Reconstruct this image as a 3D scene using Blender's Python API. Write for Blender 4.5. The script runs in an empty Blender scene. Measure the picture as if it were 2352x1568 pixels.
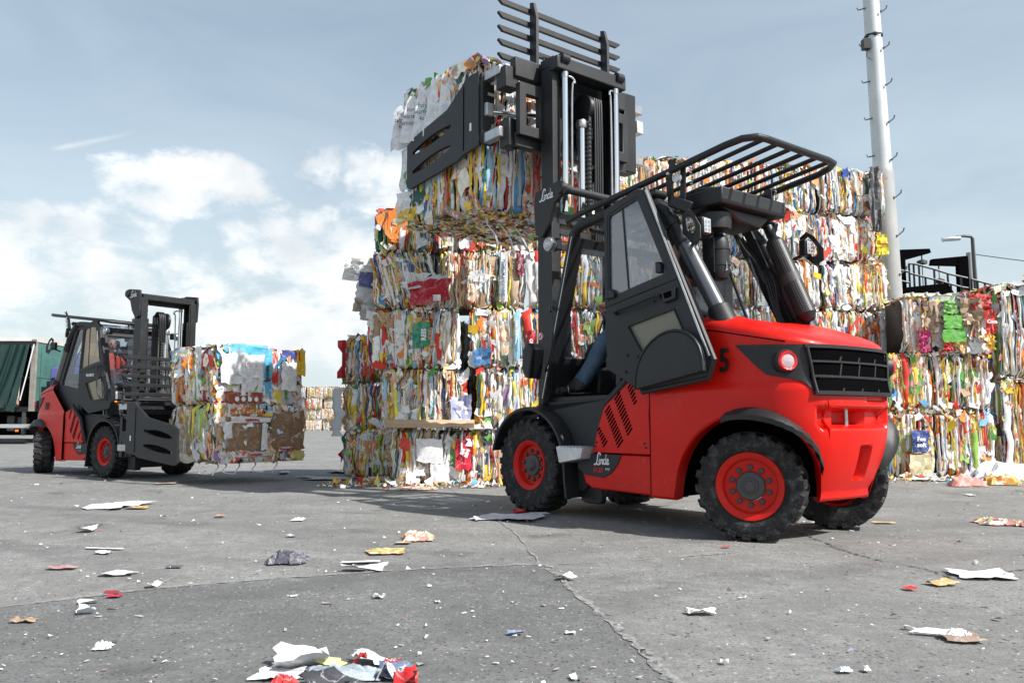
import bpy, bmesh, math, random
import numpy as np
from mathutils import Vector, Matrix, noise as mnoise

R = math.radians
rnd = random.Random(11)
sc = bpy.context.scene
col = sc.collection

# ---------------------------------------------------------------- camera, world, sun, exposure
FPX, CXP, CYP, HOR, HCAM = 1900.0, 1176.0, 784.0, 968.0, 0.81
PITCH = math.atan((HOR - CYP) / FPX)
cam_d = bpy.data.cameras.new('camera')
cam = bpy.data.objects.new('camera', cam_d); col.objects.link(cam)
cam.location = (0, 0, HCAM); cam.rotation_euler = (math.pi/2 + PITCH, 0, 0)
cam_d.sensor_width = 36.0; cam_d.lens = FPX / 2352.0 * 36.0
cam_d.clip_start = 0.05; cam_d.clip_end = 6000
sc.camera = cam

SUN_EL, SUN_AZ = R(46), R(33)      # the sun stands to the right, a little on the camera's side
sun_dir = Vector((math.cos(SUN_AZ)*math.cos(SUN_EL), -math.sin(SUN_AZ)*math.cos(SUN_EL), math.sin(SUN_EL)))
sd = bpy.data.lights.new('sun', 'SUN'); sd.energy = 5.0; sd.angle = R(0.6); sd.color = (1.0, 0.965, 0.92)
so = bpy.data.objects.new('sun', sd); col.objects.link(so)
so.rotation_euler = sun_dir.to_track_quat('Z', 'Y').to_euler()
sc.view_settings.view_transform = 'Standard'; sc.view_settings.look = 'None'
sc.cycles.transparent_max_bounces = 32
sc.view_settings.exposure = 0.40; sc.view_settings.gamma = 1.0; sc.view_settings.use_curve_mapping = False

def groundp(x, y, z=0.0):
    """point on the ground seen at a place of the photograph"""
    c, s = math.cos(PITCH), math.sin(PITCH)
    v = Vector(((x-CXP)/FPX, c - (CYP-y)/FPX*s, s + (CYP-y)/FPX*c))
    t = (z - HCAM)/v.z
    return Vector((v.x*t, v.y*t, z))

class NT:
    def __init__(s, tree): s.t = tree; s.n = tree.nodes; s.l = tree.links
    def add(s, kind, **kw):
        n = s.n.new(kind)
        for k, v in kw.items():
            if k.startswith('i_'):
                key = k[2:]; key = int(key) if key.isdigit() else key.replace('_', ' ')
                n.inputs[key].default_value = v
            else: setattr(n, k, v)
        return n
    def link(s, a, b): s.l.new(a, b)
    def math(s, op, a, b=None, clamp=False):
        n = s.n.new('ShaderNodeMath'); n.operation = op; n.use_clamp = clamp
        for i, v in enumerate((a, b)):
            if v is None: continue
            if isinstance(v, (int, float)): n.inputs[i].default_value = v
            else: s.l.new(v, n.inputs[i])
        return n.outputs[0]
    def mix(s, f, a, b, mode='MIX'):
        n = s.n.new('ShaderNodeMix'); n.data_type = 'RGBA'; n.blend_type = mode
        for sk, v in ((n.inputs[0], f), (n.inputs[6], a), (n.inputs[7], b)):
            if isinstance(v, (int, float)): sk.default_value = v
            elif isinstance(v, tuple): sk.default_value = (*v, 1) if len(v) == 3 else v
            else: s.l.new(v, sk)
        return n.outputs[2]
    def noise(s, vec, scale, detail=4, rough=.55, dist=0):
        n = s.add('ShaderNodeTexNoise'); n.inputs['Scale'].default_value = scale
        n.inputs['Detail'].default_value = detail; n.inputs['Roughness'].default_value = rough
        n.inputs['Distortion'].default_value = dist
        if vec is not None: s.l.new(vec, n.inputs['Vector'])
        return n
    def ramp(s, fac, stops, interp='LINEAR'):
        n = s.n.new('ShaderNodeValToRGB'); n.color_ramp.interpolation = interp
        e = n.color_ramp.elements
        while len(e) < len(stops): e.new(.5)
        for i, (p, c) in enumerate(stops):
            e[i].position = p
            if isinstance(c, (int, float)): c = (c, c, c)
            e[i].color = (*c, 1)
        s.l.new(fac, n.inputs[0]); return n.outputs[0]

def build_world():
    w = bpy.data.worlds.new('World'); sc.world = w; w.use_nodes = True
    t = NT(w.node_tree); t.n.clear()
    out = t.add('ShaderNodeOutputWorld'); bg = t.add('ShaderNodeBackground')
    t.link(bg.outputs[0], out.inputs[0])
    sky = t.add('ShaderNodeTexSky'); sky.sky_type = 'NISHITA'; sky.sun_disc = False
    sky.sun_elevation = SUN_EL; sky.sun_rotation = math.pi/2 + SUN_AZ
    sky.air_density = 1.35; sky.dust_density = 2.0; sky.ozone_density = 1.2
    bg.inputs[1].default_value = 0.092
    tc = t.add('ShaderNodeTexCoord'); g = tc.outputs['Generated']
    sp = t.add('ShaderNodeSeparateXYZ'); t.link(g, sp.inputs[0])
    az = t.math('ARCTAN2', sp.outputs[0], sp.outputs[1])           # 0 straight ahead, + to the right
    hyp = t.math('SQRT', t.math('ADD', t.math('MULTIPLY', sp.outputs[0], sp.outputs[0]), t.math('MULTIPLY', sp.outputs[1], sp.outputs[1])))
    el = t.math('ARCTAN2', sp.outputs[2], hyp)
    # cloud-layer coordinates: direction stretched sideways
    cv = t.add('ShaderNodeCombineXYZ'); t.link(sp.outputs[0], cv.inputs[0]); t.link(sp.outputs[1], cv.inputs[1])
    t.link(t.math('MULTIPLY', sp.outputs[2], 1.7), cv.inputs[2])
    n1 = t.noise(cv.outputs[0], 5.0, 9, .56, .15)
    n2 = t.noise(cv.outputs[0], 17.0, 6, .6, .2)
    # thin veil: streaks of cirrus, everywhere
    mp = t.add('ShaderNodeMapping'); t.link(g, mp.inputs[0]); mp.inputs['Rotation'].default_value = (0.0, R(18), R(20))
    mp.inputs['Scale'].default_value = (1.6, 1.6, 5.0)
    ci = t.noise(mp.outputs[0], 1.7, 7, .55, .6)
    veil = t.ramp(ci.outputs[0], [(.30, .40), (.50, .68), (.72, .95)])
    low = t.ramp(el, [(0.0, 1.0), (.16, .74), (.34, .44), (.62, .22), (1.0, .20)])
    vf = t.math('MULTIPLY', veil, low, True)
    vf = t.math('ADD', t.math('MULTIPLY', vf, .84), .16, True)
    base = t.mix(vf, sky.outputs[0], (6.9, 8.0, 8.6))
    # cumulus: rounded heaps at their own bearings and heights
    total = None
    heaps = [(-.54, .150, .24, .085), (-.44, .130, .12, .050), (-.375, .262, .090, .042), (-.32, .270, .06, .034), (-.235, .292, .050, .034),
             (-.165, .288, .070, .046), (-.26, .205, .130, .060), (-.20, .178, .11, .056), (-.27, .095, .14, .055), (-.17, .080, .12, .055), (-.55, .055, .40, .045), (.57, .115, .09, .032),
             (1.2, .2, .35, .09), (-1.3, .18, .4, .1), (1.9, .1, .5, .07), (2.7, .25, .4, .1), (-2.1, .1, .5, .08), (-2.8, .22, .4, .1)]
    for a, e, ra, re in heaps:
        da = t.math('DIVIDE', t.math('SUBTRACT', az, a), ra)
        de = t.math('DIVIDE', t.math('SUBTRACT', el, e), re)
        q = t.math('SUBTRACT', 1.0, t.math('ADD', t.math('MULTIPLY', da, da), t.math('MULTIPLY', de, de)))
        total = q if total is None else t.math('MAXIMUM', total, q)
    total = t.math('MAXIMUM', total, -1.2)
    dens = t.math('ADD', total, t.math('ADD', t.math('MULTIPLY', t.math('SUBTRACT', n1.outputs[0], .5), 4.2), t.math('MULTIPLY', t.math('SUBTRACT', n2.outputs[0], .5), 2.6)))
    cf = t.ramp(dens, [(0.0, 0), (.22, .22), (.55, .72), (1.0, 1.0)])
    n3 = t.noise(cv.outputs[0], 9.0, 5, .5)
    shade = t.math('ADD', t.math('MULTIPLY', n3.outputs[0], .9), t.math('MULTIPLY', n1.outputs[0], .6))
    ccol = t.ramp(shade, [(.50, (.66, .69, .72)), (.68, (.84, .86, .87)), (.88, (1.0, 1.0, 1.0))])
    ccol = t.mix(1.0, ccol, (10., 10., 10.), 'MULTIPLY')
    clouds = t.mix(t.math('MULTIPLY', cf, .93), base, ccol)
    # contrail: a thin straight streak on the left
    u = t.math('ADD', t.math('MULTIPLY', t.math('ADD', az, .481), .94), t.math('MULTIPLY', t.math('SUBTRACT', el, .298), .34))
    v = t.math('ADD', t.math('MULTIPLY', t.math('ADD', az, .481), -.34), t.math('MULTIPLY', t.math('SUBTRACT', el, .298), .94))
    lu = t.ramp(t.math('ADD', t.math('MULTIPLY', u, 10.0), .5), [(.06, 0), (.2, .9), (.6, .6), (.98, 0)])
    lv = t.ramp(t.math('ABSOLUTE', v), [(0, 1.0), (.0016, .7), (.0035, 0)])
    fin = t.mix(t.math('MULTIPLY', t.math('MULTIPLY', lu, lv), .5), clouds, (8.6, 8.8, 9.0))
    t.link(fin, bg.inputs[0])
build_world()

# ---------------------------------------------------------------- materials
MATS = {}
def mat(name, color=(.5, .5, .5), rough=.5, metal=0., bump=0., bscale=40., coat=0., var=0., vscale=3., spec=.5, dirt=0., dirtcol=(.25, .24, .22), dscale=9., emit=None):
    m = bpy.data.materials.new(name); m.use_nodes = True; MATS[name] = m
    t = NT(m.node_tree); b = t.n['Principled BSDF']
    b.inputs['Roughness'].default_value = rough; b.inputs['Metallic'].default_value = metal
    b.inputs['Specular IOR Level'].default_value = spec
    b.inputs['Coat Weight'].default_value = coat; b.inputs['Coat Roughness'].default_value = .12
    tc = t.add('ShaderNodeTexCoord'); v = tc.outputs['Object']
    c = (*color, 1)
    csock = None
    if var:
        n = t.noise(v, vscale, 5)
        f = t.ramp(n.outputs[0], [(.3, 1-var), (.7, 1+var)])
        csock = t.mix(1.0, c[:3], f, 'MULTIPLY')
    if dirt:
        n = t.noise(v, dscale, 8, .7); f = t.ramp(n.outputs[0], [(.50, 0), (.74, 1)])
        n2 = t.noise(v, dscale*11, 3, .6); f2 = t.ramp(n2.outputs[0], [(.55, .15), (.70, 1)])
        ff = t.math('MULTIPLY', t.math('MULTIPLY', f, f2), dirt)
        csock = t.mix(ff, csock if csock is not None else c[:3], dirtcol)
        t.link(t.math('ADD', t.math('MULTIPLY', ff, .5), rough, True), b.inputs['Roughness'])
    if csock is not None: t.link(csock, b.inputs['Base Color'])
    else: b.inputs['Base Color'].default_value = c
    if bump:
        n = t.noise(v, bscale, 4); bp = t.add('ShaderNodeBump'); bp.inputs['Strength'].default_value = bump
        bp.inputs['Distance'].default_value = .01
        t.link(n.outputs[0], bp.inputs['Height']); t.link(bp.outputs[0], b.inputs['Normal'])
    if emit: b.inputs['Emission Color'].default_value = (*emit[:3], 1); b.inputs['Emission Strength'].default_value = emit[3]
    return m
M_red = mat('red_paint', (.62, .0085, .0035), .38, bump=.16, bscale=190, coat=.12, spec=.22, var=.06, vscale=4, dirt=.55, dirtcol=(.46, .17, .12), dscale=2.3)
M_rim = mat('red_rim_paint', (.55, .012, .006), .42, spec=.25, dirt=.75, dirtcol=(.30, .13, .10), dscale=9)
M_char = mat('charcoal_plastic', (.010, .0106, .012), .50, bump=.12, bscale=500, var=.12, dirt=.22, dirtcol=(.13, .13, .13), dscale=4)
M_door = mat('dark_grey_panel', (.019, .0205, .023), .6, bump=.12, bscale=700, var=.1, dirt=.2, dirtcol=(.15, .15, .15), dscale=5)
M_black = mat('black_steel', (.008, .0086, .010), .45, var=.15, dirt=.3, dirtcol=(.12, .12, .12), dscale=6, bump=.05, bscale=90)
M_mast = mat('mast_steel', (.013, .014, .016), .5, var=.2, dirt=.55, dirtcol=(.14, .13, .12), dscale=7)
M_dark = mat('dark_recess', (.004, .004, .0045), 1.0, spec=0.0)  # near black; stands in for shade in openings, also colours dark parts
M_rubber = mat('tyre_rubber', (.014, .0142, .015), .72, bump=.5, bscale=70, var=.25, vscale=8, dirt=1.0, dirtcol=(.42, .40, .38), dscale=15, spec=.35)
M_chrome = mat('chrome_rod', (.78, .79, .80), .14, metal=1.0)
M_steel = mat('bare_steel', (.48, .49, .50), .33, metal=.9, var=.15, vscale=15)
M_pillar = mat('grey_pillar_steel', (.17, .175, .18), .30, metal=.65, var=.06)
M_alu = mat('galvanised_step', (.58, .59, .60), .42, metal=.55, var=.15, vscale=20, bump=.2, bscale=120)
M_hub = mat('hub_grey', (.055, .055, .057), .55, dirt=.3, dirtcol=(.2, .2, .2), dscale=14)
M_white = mat('white_print', (.82, .82, .82), .5)
M_redprint = mat('red_print', (.5, .01, .01), .5)
M_blackprint = mat('black_print', (.012, .006, .006), .55)
M_lampred = mat('red_lens', (.75, .01, .015), .15, coat=.6, bump=.3, bscale=120)
M_lampw = mat('clear_reflector', (.50, .40, .42), .30, metal=.1, bump=.8, bscale=160)
M_lampglass = mat('headlamp_glass', (.62, .64, .66), .12, metal=.55, bump=.5, bscale=70)
M_orange = mat('amber_lens', (.9, .22, .02), .25)
M_jacket = mat('orange_jacket_cloth', (.62, .055, .018), .8, bump=.5, bscale=30, var=.15)
M_jean = mat('blue_trouser_cloth', (.055, .105, .165), .85, bump=.5, bscale=24, var=.25, vscale=9)
M_skin = mat('skin', (.50, .27, .19), .5, var=.08)
M_hair = mat('dark_hair', (.02, .016, .014), .7)
M_shoe = mat('black_shoe', (.03, .03, .032), .6)
M_darkcloth = mat('dark_cloth', (.03, .034, .045), .85, bump=.4, bscale=30)
M_pole = mat('galvanised_pole', (.56, .60, .60), .5, metal=.15, var=.10, vscale=2.5, dirt=.35, dirtcol=(.30, .34, .35), dscale=2)
M_pole2 = mat('weathered_pole_base', (.34, .35, .345), .6, var=.12, vscale=3)
M_curtain = mat('green_tarpaulin', (.008, .034, .031), .55, bump=.2, bscale=12, var=.15)
M_boxgreen = mat('faded_green_panel', (.06, .165, .145), .65, var=.22, vscale=2.2, dirt=.5, dirtcol=(.16, .2, .17), dscale=2)
M_purple = mat('blue_violet_cab_paint', (.10, .10, .32), .4, var=.08)
M_truckwhite = mat('off_white_roof_sheet', (.50, .48, .45), .7, var=.12)
M_strap = mat('white_baling_strap', (.72, .73, .75), .4)
M_card = mat('brown_cardboard', (.30, .185, .105), .75, bump=.3, bscale=30, var=.16, vscale=6)
M_cream = mat('cream_bale_wrap', (.62, .55, .42), .75, bump=.6, bscale=6, var=.12)

def glass_mat(name, tint, refl, rough=.03, solid=0.0, solidcol=(.5, .5, .5)):
    m = bpy.data.materials.new(name); m.use_nodes = True; MATS[name] = m
    t = NT(m.node_tree); t.n.remove(t.n['Principled BSDF'])
    out = [n for n in t.n if n.type == 'OUTPUT_MATERIAL'][0]
    tr = t.add('ShaderNodeBsdfTransparent'); tr.inputs[0].default_value = (*tint, 1)
    gl = t.add('ShaderNodeBsdfGlossy'); gl.inputs['Roughness'].default_value = rough
    fr = t.add('ShaderNodeLayerWeight'); fr.inputs[0].default_value = .5
    fz = t.math('ADD', t.math('MULTIPLY', t.math('POWER', fr.outputs['Facing'], 5.0), .75), .035)
    mx = t.add('ShaderNodeMixShader')
    t.link(t.math('MULTIPLY', fz, refl, True), mx.inputs[0]); t.link(tr.outputs[0], mx.inputs[1]); t.link(gl.outputs[0], mx.inputs[2])
    o = mx.outputs[0]
    if solid:
        df = t.add('ShaderNodeBsdfDiffuse'); df.inputs[0].default_value = (*solidcol, 1)
        m2 = t.add('ShaderNodeMixShader'); m2.inputs[0].default_value = solid
        t.link(o, m2.inputs[1]); t.link(df.outputs[0], m2.inputs[2]); o = m2.outputs[0]
    t.link(o, out.inputs[0]); return m
M_glass = glass_mat('cab_glass', (.80, .83, .86), 1.6, solid=.03, solidcol=(.55, .6, .66))
M_glasst = glass_mat('open_door_glass', (.58, .63, .69), 3.6, solid=.20, solidcol=(.50, .54, .60))
M_glassy = glass_mat('yellowish_lower_glass', (.50, .49, .42), 1.6, solid=.40, solidcol=(.42, .41, .33))
M_amber = glass_mat('amber_tinted_glass', (.62, .52, .34), 3.0, solid=.30, solidcol=(.48, .38, .22))

# perforated guard: dark holes as a material on a far too fine grid of holes
def perf_mat():
    m = mat('perforated_steel', (.035, .036, .038), .45, metal=.2)
    t = NT(m.node_tree); b = t.n['Principled BSDF']
    uv = t.add('ShaderNodeUVMap')
    vo = t.add('ShaderNodeTexVoronoi'); vo.inputs['Scale'].default_value = 1.0; vo.inputs['Randomness'].default_value = 0.0
    t.link(uv.outputs[0], vo.inputs[0])
    f = t.ramp(vo.outputs['Distance'], [(.30, 0), (.34, 1)])
    t.link(t.mix(f, (.002, .002, .002), (.045, .046, .05)), b.inputs['Base Color'])
    bp = t.add('ShaderNodeBump'); bp.inputs['Strength'].default_value = .8; bp.inputs['Distance'].default_value = .004
    t.link(f, bp.inputs['Height']); t.link(bp.outputs[0], b.inputs['Normal'])
    return m
M_perf = perf_mat()

def paper_mat(name, printed, objcol):
    m = bpy.data.materials.new(name); m.use_nodes = True; MATS[name] = m
    t = NT(m.node_tree); b = t.n['Principled BSDF']
    b.inputs['Roughness'].default_value = .55; b.inputs['Specular IOR Level'].default_value = .35
    if objcol:
        oi = t.add('ShaderNodeObjectInfo'); c = oi.outputs['Color']
    else:
        a = t.add('ShaderNodeAttribute', attribute_name='Col'); c = a.outputs['Color']
    tc = t.add('ShaderNodeTexCoord'); v = tc.outputs['Object']
    n = t.noise(v, 14, 4, .6)
    f = t.ramp(n.outputs[0], [(.35, .80), (.62, 1.04)])
    c2 = t.mix(1.0, c, f, 'MULTIPLY')
    if objcol:      # scuffs, folds worn pale and grimy patches on the single sheets
        n4 = t.noise(v, 7, 7, .7, .6); c2 = t.mix(t.ramp(n4.outputs[0], [(.52, 0), (.70, .32)]), c2, (.30, .28, .25))
        n5 = t.noise(v, 3.3, 5, .6, 1.5); c2 = t.mix(t.ramp(n5.outputs[0], [(.485, 0), (.50, .45), (.515, 0)]), c2, (.62, .62, .60))
    if printed:
        vo = t.add('ShaderNodeTexVoronoi'); vo.inputs['Scale'].default_value = 34.0
        mp = t.add('ShaderNodeMapping'); mp.inputs['Scale'].default_value = (1, 1, .55); t.link(v, mp.inputs[0])
        nd = t.noise(mp.outputs[0], 30, 3); ad = t.mix(.06, mp.outputs[0], nd.outputs['Color'])
        t.link(ad, vo.inputs[0])
        sep = t.add('ShaderNodeSeparateColor'); t.link(vo.outputs['Color'], sep.inputs[0])
        pc = t.ramp(sep.outputs[0], [(0, (.72, .14, .03)), (.2, (.80, .40, .05)), (.38, (.14, .30, .06)), (.50, (.80, .66, .28)), (.64, (.55, .06, .04)), (.76, (.86, .84, .78)), (.95, (.06, .14, .12))], 'CONSTANT')
        c2 = t.mix(.72, c2, pc)
    t.link(c2, b.inputs['Base Color'])
    # small creases
    n3 = t.noise(v, 55, 4, .6, .8); bp = t.add('ShaderNodeBump'); bp.inputs['Strength'].default_value = .45; bp.inputs['Distance'].default_value = .006
    t.link(n3.outputs[0], bp.inputs['Height']); t.link(bp.outputs[0], b.inputs['Normal'])
    return m
P_plain = paper_mat('pressed_paper', False, False)
P_print = paper_mat('printed_packaging', True, False)
P_obj = paper_mat('single_sheet_paper', False, True)
P_objp = paper_mat('single_sheet_printed', True, True)

# ---------------------------------------------------------------- mesh helpers
def tag(o, label=None, cat=None, group=None, kind=None):
    if label: o['label'] = label
    if cat: o['category'] = cat
    if group: o['group'] = group
    if kind: o['kind'] = kind
    return o
def empty(name, loc=(0, 0, 0), rz=0., s=1.):
    o = bpy.data.objects.new(name, None); col.objects.link(o)
    o.location = loc; o.rotation_euler = (0, 0, rz); o.scale = (s, s, s); o.empty_display_size = .2
    return o

class MB:
    def __init__(s): s.v = []; s.f = []; s.m = []; s.mi = 0
    def quadstrip(s, rings, close=False, cap=False):
        """rings: list of equally long point lists"""
        b = len(s.v); n = len(rings[0])
        for r in rings: s.v += [tuple(p) for p in r]
        for i in range(len(rings)-1):
            for j in range(n if close else n-1):
                k = (j+1) % n
                s.f.append((b+i*n+j, b+i*n+k, b+(i+1)*n+k, b+(i+1)*n+j)); s.m.append(s.mi)
        if cap:
            s.f.append(tuple(b+j for j in reversed(range(n)))); s.m.append(s.mi)
            e = b+(len(rings)-1)*n; s.f.append(tuple(e+j for j in range(n))); s.m.append(s.mi)
        return s
    def box(s, x0, x1, y0, y1, z0, z1):
        return s.quadstrip([[(x0, y0, z0), (x1, y0, z0), (x1, y1, z0), (x0, y1, z0)], [(x0, y0, z1), (x1, y0, z1), (x1, y1, z1), (x0, y1, z1)]], True, True)
    def prism(s, pts, axis, a, b):
        """polygon pts (2D) pushed along an axis from a to b. axis 'y': pts=(x,z); 'x': (y,z); 'z': (x,y)"""
        def mk(p, t):
            return (p[0], t, p[1]) if axis == 'y' else ((t, p[0], p[1]) if axis == 'x' else (p[0], p[1], t))
        return s.quadstrip([[mk(p, a) for p in pts], [mk(p, b) for p in pts]], True, True)
    def ring(s, outer, inner, axis, a, b):
        """frame between two polygons of the same length"""
        def mk(p, t):
            return (p[0], t, p[1]) if axis == 'y' else ((t, p[0], p[1]) if axis == 'x' else (p[0], p[1], t))
        O0 = [mk(p, a) for p in outer]; O1 = [mk(p, b) for p in outer]
        I0 = [mk(p, a) for p in inner]; I1 = [mk(p, b) for p in inner]
        n = len(outer)
        return s.quadstrip([O0, O1, I1, I0, O0], True, False)
    def bar(s, p, q, w, h, up=(0, 0, 1)):
        p = Vector(p); q = Vector(q); d = (q-p).normalized(); u = Vector(up)
        sx = d.cross(u)
        if sx.length < 1e-4: sx = d.cross(Vector((1, 0, 0)))
        sx.normalize(); u = sx.cross(d).normalized()
        o = [(-w/2, -h/2), (w/2, -h/2), (w/2, h/2), (-w/2, h/2)]
        return s.quadstrip([[p+sx*a+u*b for a, b in o], [q+sx*a+u*b for a, b in o]], True, True)
    def tube(s, pts, r, n=10, closed=False):
        pts = [Vector(p) for p in pts]; rings = []
        rr = r if isinstance(r, (list, tuple)) else [r]*len(pts)
        prev = None
        for i, p in enumerate(pts):
            a = pts[max(i-1, 0)]; b = pts[min(i+1, len(pts)-1)]
            d = (b-a).normalized()
            if prev is None:
                sx = d.cross(Vector((0, 0, 1)))
                if sx.length < .05: sx = d.cross(Vector((1, 0, 0)))
            else: sx = prev - d*prev.dot(d)
            sx.normalize(); prev = sx; u = d.cross(sx)
            rings.append([p+(sx*math.cos(2*math.pi*k/n)+u*math.sin(2*math.pi*k/n))*rr[i] for k in range(n)])
        return s.quadstrip(rings, True, True)
    def lathe(s, prof, c, axis='y', n=32, cap=True):
        """prof: (radius, t along axis)"""
        c = Vector(c); rings = []
        for r, t in prof:
            rg = []
            for k in range(n):
                a = 2*math.pi*k/n; ca, sa = math.cos(a)*r, math.sin(a)*r
                rg.append(c+(Vector((ca, t, sa)) if axis == 'y' else (Vector((t, ca, sa)) if axis == 'x' else Vector((ca, sa, t)))))
            rings.append(rg)
        return s.quadstrip(rings, True, cap)
    def grid(s, P):
        """P[i][j] points"""
        return s.quadstrip(P)
    def build(s, name, material, parent=None, smooth=35, bevel=0., loc=None):
        me = bpy.data.meshes.new(name); me.from_pydata(s.v, [], s.f)
        ms = material if isinstance(material, (list, tuple)) else [material]
        for m in ms: me.materials.append(m)
        if len(ms) > 1: me.polygons.foreach_set('material_index', s.m)
        bm = bmesh.new(); bm.from_mesh(me); bmesh.ops.recalc_face_normals(bm, faces=bm.faces); bm.to_mesh(me); bm.free()
        if smooth:
            me.polygons.foreach_set('use_smooth', [True]*len(me.polygons)); me.set_sharp_from_angle(angle=R(smooth))
        o = bpy.data.objects.new(name, me); col.objects.link(o); o.parent = parent
        if loc is not None: o.location = loc
        if bevel:
            md = o.modifiers.new('edge_rounding', 'BEVEL'); md.width = bevel; md.segments = 2; md.limit_method = 'ANGLE'; md.angle_limit = R(40)
            md.harden_normals = False
        return o

def smooth_path(pts, n=6):
    """Catmull-Rom through points"""
    P = [Vector(p) for p in pts]; out = []
    for i in range(len(P)-1):
        a = P[max(i-1, 0)]; b = P[i]; c = P[i+1]; d = P[min(i+2, len(P)-1)]
        for k in range(n):
            t = k/n
            out.append(.5*((2*b)+(c-a)*t+(2*a-5*b+4*c-d)*t*t+(-a+3*b-3*c+d)*t**3))
    out.append(P[-1]); return out

def text_mesh(txt, size, material, parent, loc, rot, name='lettering', bold=.0, shear=0., sx=1., align='CENTER', ext=.0008):
    cu = bpy.data.curves.new('lettering', 'FONT'); cu.body = txt; cu.size = size; cu.shear = shear
    cu.align_x = align; cu.align_y = 'CENTER'; cu.extrude = ext; cu.offset = bold; cu.resolution_u = 2
    ob = bpy.data.objects.new('tmp', cu); col.objects.link(ob)
    dg = bpy.context.evaluated_depsgraph_get(); me = bpy.data.meshes.new_from_object(ob.evaluated_get(dg))
    bpy.data.objects.remove(ob)
    me.materials.clear(); me.materials.append(material)
    o = bpy.data.objects.new(name, me); col.objects.link(o); o.parent = parent; o.location = loc
    if isinstance(rot, Matrix): o.rotation_euler = rot.to_euler()
    else: o.rotation_euler = rot
    o.scale = (sx, 1, 1)
    return o

def script_logo(size, material, parent, origin, U, V, N, name='logo'):
    """the joined-up word on the truck, drawn as ribbons: L i n d e"""
    st = [
        [(.06, .10), (.02, .05), (.06, .01), (.16, .05), (.26, .16), (.33, .45), (.42, .78), (.56, .88), (.66, .78), (.60, .70)],
        [(.42, .80), (.36, .50), (.28, .20), (.18, .10), (.30, .08), (.44, .02), (.54, .08)],
        [(.56, .44), (.52, .12), (.60, .08), (.68, .20)], [(.585, .60), (.60, .62)],
        [(.70, .42), (.68, .08), (.72, .32), (.82, .42), (.87, .34), (.85, .10), (.93, .10)],
        [(1.16, .40), (1.04, .42), (.96, .26), (1.00, .10), (1.10, .10), (1.18, .24), (1.26, .78), (1.20, .30), (1.22, .10), (1.30, .12)],
        [(1.32, .24), (1.44, .28), (1.46, .40), (1.38, .44), (1.32, .32), (1.33, .14), (1.42, .08), (1.54, .18)]]
    m = MB(); U = Vector(U); V = Vector(V); N = Vector(N); O = Vector(origin)
    for li, s_ in enumerate(st):
        p = smooth_path([(a, b, 0) for a, b in s_], 4); n = len(p); L = []; Rr = []
        for i, q in enumerate(p):
            d = (p[min(i+1, n-1)]-p[max(i-1, 0)]).normalized(); sd_ = Vector((-d.y, d.x, 0)); w = .042
            a = q+sd_*w; b = q-sd_*w
            L.append(O+(U*a.x+V*a.y)*size+N*(.0015+.0003*li)); Rr.append(O+(U*b.x+V*b.y)*size+N*(.0015+.0003*li))
        m.quadstrip([L, Rr])
    return m.build(name, material, parent, smooth=0)
# ---------------------------------------------------------------- the lift truck
# local frame: +x forwards (towards the mast), +y its left, z up; origin on the ground under the front axle
YC = -.08        # the mast and clamp sit a little to the right of the wheels' middle
def plan_curve():
    half = [(.0, -2.80), (.2, -2.793), (.38, -2.765), (.50, -2.70), (.585, -2.59), (.635, -2.44), (.655, -2.2), (.66, -1.85), (.66, -1.46)]
    pts = [(-y, x, 0) for y, x in reversed(half[1:])] + [(y, x, 0) for y, x in half]
    P = smooth_path(pts, 14)
    # even steps
    L = [0.]
    for a, b in zip(P, P[1:]): L.append(L[-1]+(b-a).length)
    n = 190; out = []; j = 0
    for i in range(n+1):
        t = L[-1]*i/n
        while j < len(L)-2 and L[j+1] < t: j += 1
        f = (t-L[j])/max(L[j+1]-L[j], 1e-9); q = P[j].lerp(P[j+1], f); out.append((q.y, q.x, t))   # x, y, s
    return out, L[-1]
PLAN, PLEN = plan_curve()
def zlow(s):
    sf = min(s, PLEN-s)       # distance back from the front edge of the casting
    d = sf-.84
    if abs(d) < .60: return .27+math.sqrt(max(.60**2-d*d, 0))*1.0
    return .25 if d < 0 else .29
def hood_g(x): return max(0, min(1, (x+2.8)/.75))
def sstep(a, b, t):
    t = max(0, min(1, (t-a)/(b-a))); return t*t*(3-2*t)
def inbox(y, z, y0, y1, z0, z1, e=.02):
    return sstep(y0-e/2, y0+e/2, y)*(1-sstep(y1-e/2, y1+e/2, y))*sstep(z0-e/2, z0+e/2, z)*(1-sstep(z1-e/2, z1+e/2, z))
def body_pt(x, y, z, off=0.):
    """shape of the casting at plan point (x,y) and height z"""
    t = max(0, min(1, (.86-z)/.53)); back = sstep(-2.0, -2.7, x) if False else max(0, min(1, (-2.0-x)/.6))
    yy = y*(1-.15*t*t*back); xx = x+.13*t*t*back
    # a soft shoulder line: the casting swells below it
    sw = .020*(sstep(1.10, 1.02, z) if False else (1-sstep(1.02, 1.10, z)))
    l = math.hypot(yy, (xx+1.9) if xx < -1.9 else 0) or 1
    nx = ((xx+1.9)/l) if xx < -1.9 else 0; ny = yy/l
    xx += nx*(sw+off); yy += ny*(sw+off)
    # towing pocket, step pocket and the slot under the grille
    rear = max(0, min(1, (-2.5-x)/.15))
    d = .07*inbox(y, z, -.42, .44, .775, .895, .035)*rear + .11*inbox(y, z, -.13, .27, .79, .89)*rear
    d += .022*inbox(y, z, -.40, -.06, .945, .985)*rear
    zz = (z-.40)/.24
    d += .12*inbox(y, z, -.13, .0, .42, .63, .03)*rear
    xx -= nx*d; yy -= ny*d
    return Vector((xx, yy, z))
def hood_z(x):   # top of the side wall
    return 1.32+.16*hood_g(x)

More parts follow.
